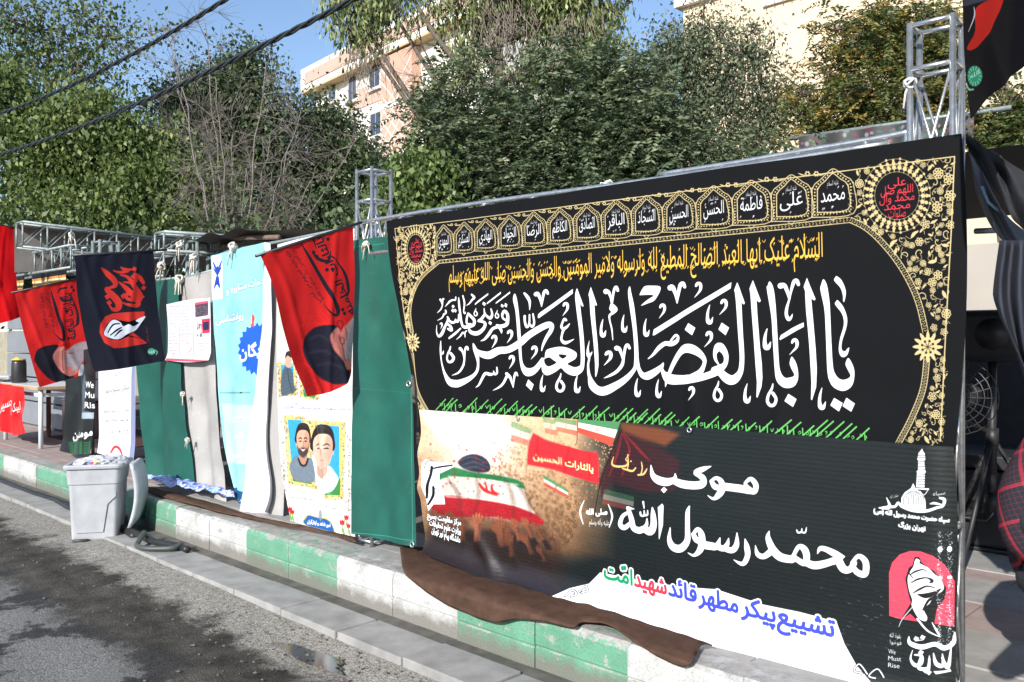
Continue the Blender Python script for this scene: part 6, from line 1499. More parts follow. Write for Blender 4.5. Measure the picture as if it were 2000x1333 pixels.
# ------------------------------------------------------------------ hose, carpet, crumpled cloth
hp = [at_z(x, y, .05) for x, y in ((-40,920),(0,938),(60,962),(110,978),(138,993),(190,1010),(240,1035),(262,1048))]
o = MB().tube(smooth_pts(hp, False, 6), .028, 10).build("black_hose", M_BLACK, None, True); tag(o, "thick black hose lying in the gutter left of and behind the bin", "hose")
hp = [at_z(x, y, .068) for x, y in ((236,1030),(262,1040),(285,1052),(300,1058),(330,1064),(352,1068),(366,1074))]
o = MB().tube(smooth_pts(hp, False, 6), .026, 10).build("black_hose", M_BLACK, None, True); tag(o, "straight black hose end lying in the gutter right of the bin", "hose")
hp = [at_z(x, y, z) for x, y, z in ((282,1040,.12),(272,1056,.09),(268,1066,.07),(282,1071,.07),(310,1072,.07),(340,1070,.075),(354,1062,.09))]
o = MB().tube(smooth_pts(hp, False, 6), .019, 10).build("hose_loop", plain("grey_green_hose", (.055,.065,.06), .5), None, True); tag(o, "thin grey green hose bent into a loop on the gutter slabs", "hose")
M_CARP = plain("brown_carpet", (0.085,0.050,0.036), 1.0, 0, .2, 14, .6, 260, .02)
def carpet(name, label, top, bottom, ztop, amp, seed, nu=90, nv=16, yoff=0.0):
    """rug lying on the kerb and hanging over its edge; rows from the back edge to the front edge"""
    T = resample(smooth_pts(top, False, 6), nu+1); B = resample(smooth_pts(bottom, False, 6), nu+1); V = []
    for j in range(nv+1):
        v = j/nv
        for i in range(nu+1):
            u = i/nu; p = T[i]*(1-v)+B[i]*v
            w = .45*amp*(math.sin(u*19+seed)*v+.6*math.sin(u*41+seed*2+v*4)*v+.5*math.sin(u*83+v*7+seed))+.014*math.sin(v*3.1)+.008*float(vnoise(np.array(u*30), np.array(v*5), seed))
            # lie on the kerb top where it projects there, else hang in front of the face
            a = at_z(p[0], p[1], PZ+.03)
            if a[1] < KY-.035: a = at_y(p[0], p[1], KY-.035)
            V.append((a[0], a[1]-max(0, w), a[2]+max(0, w)*.8*(1 if a[1] > KY else .2)))
    F = np.array([(j*(nu+1)+i, (j+1)*(nu+1)+i, (j+1)*(nu+1)+i+1, j*(nu+1)+i+1) for j in range(nv) for i in range(nu)])
    o = finish(name, V, F, M_CARP, None, True); tag(o, label, "carpet")
    md = o.modifiers.new("thickness", 'SOLIDIFY'); md.thickness = .006; md.offset = 0
    return o
carpet("brown_carpet", "long brown carpet draped over the kerb below the funeral banner", [(786,1068),(850,1075),(950,1120),(1050,1150),(1150,1180),(1250,1215),(1330,1240),(1392,1262)], [(786,1070),(790,1110),(812,1140),(870,1180),(930,1205),(972,1216),(1010,1210),(1060,1214),(1118,1226),(1138,1216),(1196,1226),(1230,1248),(1290,1285),(1335,1302),(1358,1288),(1366,1262)], 0, .018, 1)
carpet("brown_carpet", "rolled brown carpet edge on the kerb below the cyan banner and tulip poster", [(276,948),(330,962),(420,985),(500,1010),(600,1030),(700,1052)], [(284,956),(310,968),(360,983),(425,1000),(470,1010),(540,1026),(620,1040),(700,1062)], 0, .02, 3, 70, 8)
m, nt, b_ = new_mat("blue_print_cloth"); geo = N(nt, "ShaderNodeNewGeometry"); nz = noise(nt, geo.outputs["Position"], 22, 5, .6); rp = ramp(nt, [(.34,(.03,.04,.30)),(.45,(.16,.20,.55)),(.52,(.60,.62,.78)),(.60,(.12,.35,.62)),(.7,(.25,.22,.58))]); L(nt, nz.outputs[0], rp.inputs[0]); L(nt, rp.outputs[0], b_.inputs["Base Color"]); b_.inputs["Roughness"].default_value = .4
top = resample(np.array([(282,936),(330,940),(370,950),(420,962),(455,972)], float), 61); bot = resample(np.array([(284,942),(330,956),(370,966),(420,972),(458,980)], float), 61)
V = []
for j in range(13):
    v = j/12
    for i in range(61):
        p = top[i]*(1-v)+bot[i]*v; a = at_z(p[0], p[1], PZ+.05)
        w = .05*float(vnoise(np.array(i*.17), np.array(j*.28), 3))+.016*math.sin(i*.33+j*.6)**2
        V.append((a[0], a[1], PZ+.05+float(w)+.03*math.sin(v*3.14)))
F = np.array([(j*61+i, (j+1)*61+i, (j+1)*61+i+1, j*61+i+1) for j in range(12) for i in range(60)])
o = finish("crumpled_cloth", V, F, m, None, True); tag(o, "crumpled blue and white printed cloth lying at the foot of the tarpaulins", "cloth")

# ------------------------------------------------------------------ right end: drapes, case, stand, fan, back wall
M_WALL = plain("cream_plaster", (0.36,0.325,0.28), 0.9, 0, .08, 1.2, .15, 60)
o = MB().box((-6.5,7.6,PZ-.02), (4.0,7.8,2.35)).build("back_wall", M_WALL); tag(o, "low pale plaster wall seen behind the right end of the booth", "wall")
M_DRAPE = plain("navy_drape", (0.020,0.024,0.038), .8, 0, .15, 8, .2, 150); M_DRAPEG = plain("grey_lining", (0.11,0.113,0.13), .7, 0, .12, 8, .2, 150)
def drape(name, label, cols, mat, nv=24, thick=0.004):
    """columns of 3D points (top to bottom)"""
    C = [resample(smooth_pts(np.array(c, float), False, 5), nv+1) for c in cols]
    nu = (len(C)-1)*8
    rows = []
    for j in range(nv+1):
        rows.append(resample(smooth_pts(np.array([c[j] for c in C]), False, 8), nu+1))
    V = np.array(rows).reshape(-1, 3)
    F = np.array([(j*(nu+1)+i, (j+1)*(nu+1)+i, (j+1)*(nu+1)+i+1, j*(nu+1)+i+1) for j in range(nv) for i in range(nu)])
    o = finish(name, V, F, mat, None, True); tag(o, label, "drape")
    md = o.modifiers.new("thickness", 'SOLIDIFY'); md.thickness = thick
    return o
drape("black_drape", "black cloth sweeping down from the banner's top right corner", [[at_d(1886,262,3.25),at_d(1888,280,3.24),at_d(1892,296,3.25)],[at_d(1905,275,3.16),at_d(1912,305,3.22),at_d(1920,335,3.14)],[at_d(1930,292,3.15),at_d(1942,330,3.06),at_d(1952,385,3.12)],[at_d(1952,305,2.98),at_d(1965,350,3.08),at_d(1975,420,2.98)],[at_d(1978,322,3.02),at_d(1990,380,2.92),at_d(2000,450,3.0)],[at_d(2060,370,2.85),at_d(2070,440,2.9),at_d(2080,520,2.9)]], M_BLACKCLOTH)
drape("grey_drape", "grey lining of the drape hanging open behind the banner's right edge", [[at_d(1894,296,3.32),at_d(1900,340,3.34),at_d(1906,380,3.36)],[at_d(1912,325,3.34),at_d(1924,395,3.28),at_d(1934,440,3.34)],[at_d(1938,380,3.22),at_d(1952,430,3.30),at_d(1966,478,3.24)],[at_d(1975,430,3.25),at_d(1985,465,3.2),at_d(1995,500,3.25)],[at_d(2030,470,3.2),at_d(2030,500,3.2),at_d(2030,540,3.2)]], M_DRAPEG)
drape("navy_curtain", "dark blue grey curtain hanging at the right edge of the photo", [[at_d(1952,470,3.05),at_d(1940,560,3.05),at_d(1942,590,3.05),at_d(1962,640,3.05),at_d(1985,690,3.05),at_d(2000,740,3.05)],[at_d(1964,470,2.93),at_d(1954,560,2.95),at_d(1960,620,2.93),at_d(1980,670,2.95),at_d(2000,715,2.95),at_d(2012,750,2.95)],[at_d(1978,470,3.03),at_d(1970,570,3.02),at_d(1982,650,3.03),at_d(1998,700,3.02),at_d(2012,735,3.02),at_d(2022,762,3.02)],[at_d(1996,470,2.92),at_d(1992,580,2.90),at_d(2002,680,2.92),at_d(2015,720,2.92),at_d(2028,750,2.92),at_d(2036,775,2.92)],[at_d(2016,470,3.02),at_d(2016,580,3.0),at_d(2024,680,3.02),at_d(2034,730,3.0),at_d(2044,760,3.0),at_d(2050,785,3.0)],[at_d(2070,470,2.9),at_d(2070,580,2.88),at_d(2075,680,2.9),at_d(2080,740,2.9),at_d(2085,780,2.9),at_d(2090,800,2.9)]], M_DRAPE)
o = MB().tube([at_d(1905,452,3.6), at_d(1955,450,3.5)], .012, 8).build("cross_rail", M_STEEL, None, True); tag(o, "short steel tube end between the grey lining and the curtain", "rail")
o = MB().tube([at_d(1918,365,3.28), at_d(1930,395,3.26), at_d(1945,408,3.26), at_d(1956,415,3.26)], .006, 6).build("blue_cord", plain("blue_cord", (.25,.42,.62), .8), None, True); tag(o, "short light blue cord on the grey lining", "cord")
o = MB().tube([at_d(1968,480,3.24), at_d(1972,520,3.24), at_d(1974,550,3.24), at_d(1980,566,3.24)], .008, 6).build("olive_strap", plain("olive_strap", (.10,.10,.06), .8), None, True); tag(o, "thin olive strap hanging from the grey lining", "strap")
# flight case on the pavement
cc = at_z(1905, 1078, PZ); M_CASE = plain("black_case", (.020,.021,.025), .45, 0, .2, 20, .1, 300)
fc = empty("equipment_case", (-1.55,5.95,PZ), "large black equipment case with a metal drop handle on the pavement", "case")
MB().box((-2.2,5.92,PZ+.03), (-.95,6.5,PZ+.50), .015).build("body", M_CASE, fc); MB().box((-2.21,5.91,PZ+.515), (-.94,6.51,PZ+.60), .012).build("lid", M_CASE, fc); MB().box((-2.22,5.90,PZ+.003), (-.93,6.5,PZ+.028), .008).build("base_rail", M_CASE, fc)
hc = at_y(1902, 1000, 5.90)
MB().tube([(hc[0]-.11,5.915,hc[2]+.06),(hc[0]-.11,5.88,hc[2]),(hc[0]-.08,5.875,hc[2]-.04),(hc[0]+.08,5.875,hc[2]-.04),(hc[0]+.11,5.88,hc[2]),(hc[0]+.11,5.915,hc[2]+.06)], .010, 8).build("handle", plain("dark_steel", (.10,.10,.105), .3, .8), fc, True)
MB().box((hc[0]-.13,5.905,hc[2]+.02), (hc[0]+.13,5.915,hc[2]+.07)).build("handle_plate", plain("dark_steel_plate", (.05,.05,.055), .3, .8), fc)
# loudspeaker on a stand
sx = at_d(1938, 700, 5.1)
spk = empty("speaker_stand", (sx[0],sx[1],PZ), "black tripod stand carrying a dark loudspeaker inside the booth", "stand")
MB().tube([(sx[0],sx[1],PZ+.35),(sx[0],sx[1],1.46)], .024, 12).build("pole", M_BLACK, spk, True)
for k in range(3):
    a = k*2.1+.4; MB().tube([(sx[0],sx[1],PZ+.75),(sx[0]+math.cos(a)*.42,sx[1]+math.sin(a)*.42,PZ+.012)], .014, 8).build("leg", M_BLACK, spk, True)
for z in (PZ+.36, PZ+.75): MB().tube([(sx[0],sx[1],z-.05),(sx[0],sx[1],z+.05)], .035, 12).build("collar", M_BLACK, spk, True)
MB().tube([(sx[0]-.03,sx[1],PZ+.78),(sx[0]-.12,sx[1]-.03,PZ+.82),(sx[0]-.30,sx[1]-.05,PZ+.86)], .014, 8).build("arm", M_BLACK, spk, True)
lo = empty("loudspeaker", (sx[0],sx[1],1.461), "black rounded loudspeaker on top of the tripod stand", "loudspeaker")
MB().box((sx[0]-.26,sx[1]-.18,1.463), (sx[0]+.24,sx[1]+.18,1.76), .05).build("cabinet", M_CASE, lo, True)
MB().tube([(sx[0]+.05,sx[1]-.185,1.62),(sx[0]+.05,sx[1]-.19,1.62)], .09, 24).build("cone", M_BLACK, lo, True)
# wire cage fan hanging behind the banner edge
fcx = at_d(1872, 775, 4.4); fan = empty("cage_fan", (fcx[0],fcx[1],fcx[2]-.2), "wire cage of a fan in the shade behind the banner's edge", "fan")
M_WIRE = plain("dark_wire", (.07,.07,.075), .4, .6)
for k in range(6):
    r = .04+.03*k
    MB().tube([(fcx[0]+math.cos(t)*r, fcx[1]-.05+.04*(k/6), fcx[2]+math.sin(t)*r) for t in np.linspace(0, 6.283, 25)], .003, 5, False).build("cage_ring", M_WIRE, fan, True)
b = MB()
for k in range(20):
    a = k*math.pi/10; b.tube([(fcx[0]+math.cos(a)*.03,fcx[1]-.05,fcx[2]+math.sin(a)*.03),(fcx[0]+math.cos(a)*.19,fcx[1]-.01,fcx[2]+math.sin(a)*.19)], .002, 4)
b.build("cage_spokes", M_WIRE, fan)
MB().tube([(fcx[0],fcx[1]+.02,fcx[2]),(fcx[0],fcx[1]+.18,fcx[2])], .06, 14).build("motor", M_BLACK, fan, True)
MB().tube([(fcx[0],fcx[1]+.1,fcx[2]-.02),(fcx[0]-.25,fcx[1]+.05,fcx[2]-.05),(fcx[0]-.45,fcx[1]-.1,fcx[2]-.05)], .014, 8).build("bracket", M_BLACK, fan, True)
MB().box((fcx[0]-.50,fcx[1]-.16,fcx[2]-.10), (fcx[0]-.42,fcx[1]-.06,fcx[2]), .01).build("clamp", M_BLACK, fan)
MB().tube([(fcx[0]-.46,fcx[1]-.11,PZ+.003),(fcx[0]-.46,fcx[1]-.11,fcx[2]-.101)], .018, 8).build("post", M_STEEL, fan, True)
o = MB().box((-3.6,7.0,PZ+.005), (2.2,7.03,1.62)).build("back_shade_sheet", M_BLACKCLOTH); tag(o, "added black sheet standing in for shade at the back of the booth", "backdrop")  # added dark sheet, stands in for the shaded lower part of the interior
# roof sheet over the near booth
o = finish("booth_roof", [on_front(-.2,.26,2.30),on_front(5.2,.26,2.33),on_front(5.2,2.2,2.33),on_front(-.2,2.2,2.28)], [(0,1,2,3)], M_BLACKCLOTH); tag(o, "black cloth roof of the near booth, seen edge on above the banner", "roof")
md = o.modifiers.new("thickness", 'SOLIDIFY'); md.thickness = .006

# ------------------------------------------------------------------ people
def body(name, joints, edges_, mats, loc=None, sub=2):
    """one continuous figure grown over a skeleton; joints: name -> (pos, radius)"""
    keys = list(joints); me = bpy.data.meshes.new(name)
    me.from_pydata([joints[k][0] for k in keys], [(keys.index(a), keys.index(b)) for a, b in edges_], [])
    o = link(bpy.data.objects.new(name, me))
    sk = o.modifiers.new("skin", 'SKIN'); sk.use_smooth_shade = True
    for k, v in zip(keys, me.skin_vertices[0].data):
        r = joints[k][1]; v.radius = r if isinstance(r, tuple) else (r, r); v.use_root = (k == 'pelvis')
    ss = o.modifiers.new("smooth", 'SUBSURF'); ss.levels = sub; ss.render_levels = sub
    for m in mats: me.materials.append(m)
    return o
def plaid():
    m, nt, b = new_mat("plaid_flannel"); tc = N(nt, "ShaderNodeTexCoord"); mp = N(nt, "ShaderNodeMapping"); L(nt, tc.outputs["Object"], mp.inputs[0]); mp.inputs["Rotation"].default_value = (.25,.35,.5)
    sep = N(nt, "ShaderNodeSeparateXYZ"); L(nt, mp.outputs[0], sep.inputs[0])
    def stripes(ax, period, width):
        q = N(nt, "ShaderNodeMath", operation='PINGPONG'); L(nt, sep.outputs[ax], q.inputs[0]); q.inputs[1].default_value = period
        r = N(nt, "ShaderNodeMath", operation='LESS_THAN'); L(nt, q.outputs[0], r.inputs[0]); r.inputs[1].default_value = width; return r.outputs[0]
    acc = None
    for ax, p, w in ((0,.055,.006),(2,.055,.006),(0,.0085,.0016),(2,.0085,.0016)):
        s = stripes(ax, p, w)
        k = N(nt, "ShaderNodeMath", operation='MULTIPLY'); L(nt, s, k.inputs[0]); k.inputs[1].default_value = .55 if p > .02 else .12
        if acc is None: acc = k.outputs[0]
        else:
            a = N(nt, "ShaderNodeMath", operation='ADD', use_clamp=True); L(nt, acc, a.inputs[0]); L(nt, k.outputs[0], a.inputs[1]); acc = a.outputs[0]
    mx = N(nt, "ShaderNodeMix", data_type='RGBA'); L(nt, acc, mx.inputs[0]); mx.inputs[6].default_value = (.022,.025,.032,1); mx.inputs[7].default_value = (.36,.03,.05,1)
    L(nt, mx.outputs[2], b.inputs["Base Color"]); b.inputs["Roughness"].default_value = 1; b.inputs["Specular IOR Level"].default_value = .05
    nz = noise(nt, tc.outputs["Object"], 300, 2); bump(nt, b, nz.outputs[0], .3, .003); return m
M_PLAID = plaid(); M_SKIN = plain("skin", (.42,.25,.18), .55, 0, .08, 20); M_HAIR = plain("black_hair", (.012,.010,.010), .6, 0, .3, 80); M_TROUS = plain("dark_trousers", (.020,.022,.03), .9, 0, .15, 14, .2, 200); M_SHOE = plain("black_shoe", (.015,.014,.014), .4); M_JACK = plain("dark_jacket", (.03,.032,.04), .9, 0, .15, 14, .2, 200)
def hand_part(parent, wrist, d, side, mat):
    d = Vector(d).normalized(); s = Vector(side).normalized(); w = Vector(wrist); b = MB()
    b.tube([w-d*.01, w+d*.03, w+d*.075, w+d*.09], [.024,.034,.038,.030], 10)
    for k, (o, l) in enumerate(((-.028,.062),(-.010,.075),(.009,.070),(.027,.055))):
        q = w+d*.085+s*o; n = d.cross(s).normalized()
        b.tube([q-d*.01, q+d*l*.45+n*.004, q+d*l*.8+n*.014, q+d*l+n*.024], [.0095,.009,.008,.006], 8)
    q = w+d*.03-s*.03; b.tube([q, q+d*.03-s*.022, q+d*.055-s*.026], [.011,.010,.007], 8)
    return b.build("hand", mat, parent, True)
def head_part(parent, c, fwd, r, hairmat):
    c = Vector(c); f = Vector(fwd).normalized(); up = Vector((0,0,1)); s = f.cross(up).normalized()
    bm = bmesh.new(); bmesh.ops.create_uvsphere(bm, u_segments=28, v_segments=20, radius=1)
    P = np.array([v.co[:] for v in bm.verts]); fcs = [tuple(v.index for v in q.verts) for q in bm.faces]; bm.free()
    x, y, z = P[:,0].copy(), P[:,1].copy(), P[:,2].copy()
    jaw = np.clip(-z, 0, 1)
    X = x*.78*(1-.28*jaw); Y = y*.95*(1-.10*jaw)+.10*jaw; Z = z*1.22
    fr = np.clip(y, 0, 1)
    Y += .20*np.exp(-((x/.14)**2+((z+.08)/.20)**2))*fr-.07*np.exp(-(((np.abs(x)-.32)/.14)**2+((z-.10)/.10)**2))*fr+.05*np.exp(-((x/.25)**2+((z+.42)/.07)**2))*fr
    def W(X, Y, Z): return np.array(c)+np.outer(X*r, s)+np.outer(Y*r, f)+np.outer(Z*r, up)
    h = finish("head", W(X,Y,Z), fcs, M_SKIN, parent, True)
    k = [q for q in fcs if all((z[i] > .45+.25*y[i] or y[i] < -.15) and z[i] > -.55 for i in q)]
    used = sorted({i for q in k for i in q}); mp = {a: i for i, a in enumerate(used)}
    finish("hair", W(X*1.07,Y*1.07,Z*1.06)[used], [tuple(mp[i] for i in q) for q in k], hairmat, parent, True)
    for sg in (-1, 1):
        e = c+s*sg*r*.30+f*r*.83+up*r*.12
        MB().lathe([(0,-r*.07),(r*.07,-r*.03),(r*.08,0),(r*.07,r*.03),(0,r*.07)], e, 10).build("eye", M_HAIR, parent, True)
        MB().tube([c+s*sg*r*.74-up*r*.2, c+s*sg*r*.84+up*r*.05, c+s*sg*r*.76+up*r*.22], [r*.06,r*.14,r*.07], 8).build("ear", M_SKIN, parent, True)
    MB().tube([c+f*r*.80-up*r*.52-s*r*.25, c+f*r*.93-up*r*.53, c+f*r*.80-up*r*.52+s*r*.25], r*.05, 6).build("mouth", plain("lips", (.30,.12,.10), .5), parent, True)
def place(o, ref):
    """move a built figure to its foot point"""
    ref = Vector(ref)
    for v in o.data.vertices: v.co = Vector(v.co)-ref
    o.location = ref; WL[o.name] = ref
# person crouching at the right edge, back in a plaid shirt
c0 = Vector(at_d(2052, 660, 2.92)); c0.z = 0
ax = Vector(R_); fy_ = Vector(F_)
def pp(a, b_, z): return c0+ax*a+fy_*b_+Vector((0,0,z))
J = {'pelvis':(pp(.10,.10,.80),(.17,.15)),'waist':(pp(.10,.06,.95),(.17,.15)),'chest':(pp(.14,.02,1.16),(.20,.16)),'neck':(pp(.18,.0,1.36),.065),
     'shl':(pp(-.02,-.02,1.25),.085),'ell':(pp(-.105,.0,1.06),.085),'elb':(pp(-.10,.01,.90),.088),'wrl':(pp(.10,-.18,.92),.045),
     'shr':(pp(.34,.04,1.26),.085),'elr':(pp(.44,-.10,1.02),.07),'wrr':(pp(.26,-.24,.94),.045),
     'hl':(pp(.02,.10,.74),.115),'knl':(pp(-.02,-.02,.76-.05),.09),'hr':(pp(.20,.10,.74),.115),'knr':(pp(.26,-.02,.72),.09)}
J = {k: (v[0] if k not in ('knl','knr') else v[0], v[1]) for k, v in J.items()}
# trousers and feet: standing with bent knees, leaning
J['knl'] = (pp(.03,-.12,.76),.085); J['anl'] = (pp(.03,.04,.36),.055); J['tol'] = (pp(.03,-.13,.31),.042)
J['knr'] = (pp(.22,-.12,.76),.085); J['anr'] = (pp(.22,.04,.36),.055); J['tor'] = (pp(.22,-.13,.31),.042)
J['pelvis'] = (pp(.12,.16,.82),(.17,.15)); J['hl'] = (pp(.04,.12,.78),.11); J['hr'] = (pp(.20,.12,.78),.11)
E_ = [('pelvis','waist'),('waist','chest'),('chest','neck'),('chest','shl'),('shl','ell'),('ell','elb'),('elb','wrl'),('chest','shr'),('shr','elr'),('elr','wrr'),('pelvis','hl'),('hl','knl'),('knl','anl'),('anl','tol'),('pelvis','hr'),('hr','knr'),('knr','anr'),('anr','tor')]
def splitmat(o, zc):
    """trousers below the hem: material by height on the finished figure"""
    dg = bpy.context.evaluated_depsgraph_get(); me = bpy.data.meshes.new_from_object(o.evaluated_get(dg)); o.modifiers.clear(); old = o.data; o.data = me
    for p in me.polygons: p.material_index = 0 if zc(p.center) else 1; p.use_smooth = True
p1 = body("person", J, E_, [M_PLAID, M_TROUS])
splitmat(p1, lambda c: c.z > .80)
place(p1, pp(.12,0,PZ)); tag(p1, "person in a dark shirt with red checks bending at the photo's right edge", "person")
head_part(p1, pp(.20,-.02,1.52), -fy_*1.0+Vector((0,0,-.3)), .105, M_HAIR)
hand_part(p1, J['wrl'][0], pp(.26,-.24,.86)-J['wrl'][0], (0,0,1), M_SKIN); hand_part(p1, J['wrr'][0], pp(.12,-.30,.88)-J['wrr'][0], (0,0,1), M_SKIN)
# bystander on the road just outside the frame, whose shadow falls on the pavement
q0 = Vector((-.16, 2.18, 0)); fw = Vector((-.5,.86,0)).normalized(); sd_ = Vector((fw.y,-fw.x,0))
def qq(a, b_, z): return q0+sd_*a+fw*b_+Vector((0,0,z))
J2 = {'pelvis':(qq(0,0,.93),(.155,.12)),'waist':(qq(0,.01,1.08),(.15,.12)),'chest':(qq(0,0,1.30),(.18,.13)),'neck':(qq(0,0,1.50),.06),'shl':(qq(-.18,0,1.40),.07),'ell':(qq(-.33,.10,1.18),.052),'wrl':(qq(-.14,.32,1.32),.034),
      'shr':(qq(.18,0,1.40),.07),'elr':(qq(.31,.10,1.18),.052),'wrr':(qq(.12,.32,1.32),.034),'hl':(qq(-.10,0,.86),.10),'knl':(qq(-.11,.02,.48),.07),'anl':(qq(-.12,-.02,.09),.045),'tol':(qq(-.13,.14,.045),.038),
      'hr':(qq(.10,0,.86),.10),'knr':(qq(.11,.02,.48),.07),'anr':(qq(.12,-.02,.09),.045),'tor':(qq(.13,.14,.045),.038)}
E2 = [('pelvis','waist'),('waist','chest'),('chest','neck'),('chest','shl'),('shl','ell'),('ell','wrl'),('chest','shr'),('shr','elr'),('elr','wrr'),('pelvis','hl'),('hl','knl'),('knl','anl'),('anl','tol'),('pelvis','hr'),('hr','knr'),('knr','anr'),('anr','tor')]
p2 = body("person", J2, E2, [M_JACK, M_TROUS]); splitmat(p2, lambda c: c.z > .90)
place(p2, qq(0,0,0)); tag(p2, "person in dark clothes outside the right edge, casting a shadow on the pavement", "person")
head_part(p2, qq(0,.03,1.64), fw, .10, M_HAIR)
hand_part(p2, J2['wrl'][0], fw+sd_*.4, (0,0,1), M_SKIN); hand_part(p2, J2['wrr'][0], fw-sd_*.4, (0,0,1), M_SKIN)
# ------------------------------------------------------------------ TREES
RG = np.random.default_rng(11)
def leaf_mat(name, c0, c1, c2, transl=.3, rough=.5):
    m, nt, b = new_mat(name)
    at = N(nt, "ShaderNodeAttribute", attribute_name="tint"); sp = N(nt, "ShaderNodeSeparateColor"); L(nt, at.outputs[0], sp.inputs[0])
    r = ramp(nt, [(0.0, c0), (0.55, c1), (1.0, c2)]); L(nt, sp.outputs[0], r.inputs[0])
    L(nt, r.outputs[0], b.inputs["Base Color"]); b.inputs["Roughness"].default_value = rough; b.inputs["Specular IOR Level"].default_value = .4
    tr = N(nt, "ShaderNodeBsdfTranslucent"); L(nt, r.outputs[0], tr.inputs[0]); ms = N(nt, "ShaderNodeMixShader"); ms.inputs[0].default_value = transl
    L(nt, b.outputs[0], ms.inputs[1]); L(nt, tr.outputs[0], ms.inputs[2]); L(nt, ms.outputs[0], nt.nodes["Material Output"].inputs[0])
    return m
M_BARK = plain("grey_bark", (0.13,0.105,0.085), .95, 0, .3, 18, .6, 60); M_BARKL = plain("pale_twig_bark", (0.19,0.165,0.145), .9, 0, .25, 30, .3, 80)
def unit(v): return v/(np.linalg.norm(v, axis=-1, keepdims=True)+1e-9)
def leaves_mesh(C, D, Nn, ln, wd, bend=.25):
    """rhombus leaves: base C, direction D, normal Nn"""
    n = len(C); S = unit(np.cross(D, Nn)); ln = np.reshape(ln, (-1,1)); wd = np.reshape(wd, (-1,1))
    a = C; b_ = C+D*ln*.45+S*wd*.5; c = C+D*ln-Nn*ln*bend; d = C+D*ln*.45-S*wd*.5
    V = np.stack((a,b_,c,d), 1).reshape(-1,3); F = np.arange(n*4).reshape(-1,4)
    return V, F
def lobes_points(lobes, n, d0, edge=.55):
    """lobes in photograph pixels (px,py,rx,ry,depth offset m) -> clump centres in the world and outward directions"""
    w = np.array([l[2]*l[3] for l in lobes], float); idx = RG.choice(len(lobes), n, p=w/w.sum())
    Lb = np.array([(l[0],l[1],l[2],l[3],l[4] if len(l) > 4 else 0.0) for l in lobes])[idx]
    v = unit(RG.normal(size=(n,3))); r = RG.random(n)**(1/3)*(1-edge)+edge*RG.random(n)**.3; r = np.minimum(r, 1)*RG.uniform(.75,1.08,n)
    d = d0+Lb[:,4]
    q = v*r[:,None]
    P = CAMP+(F_+((Lb[:,0]-CX)/FOC)[:,None]*R_+((HY-Lb[:,1])/FOC)[:,None]*U_)*d[:,None]
    sc = d/FOC
    P = P+R_*(q[:,0]*Lb[:,2]*sc)[:,None]+U_*(q[:,2]*Lb[:,3]*sc)[:,None]+F_*(q[:,1]*(Lb[:,2]+Lb[:,3])*.5*sc)[:,None]
    return P, v, idx
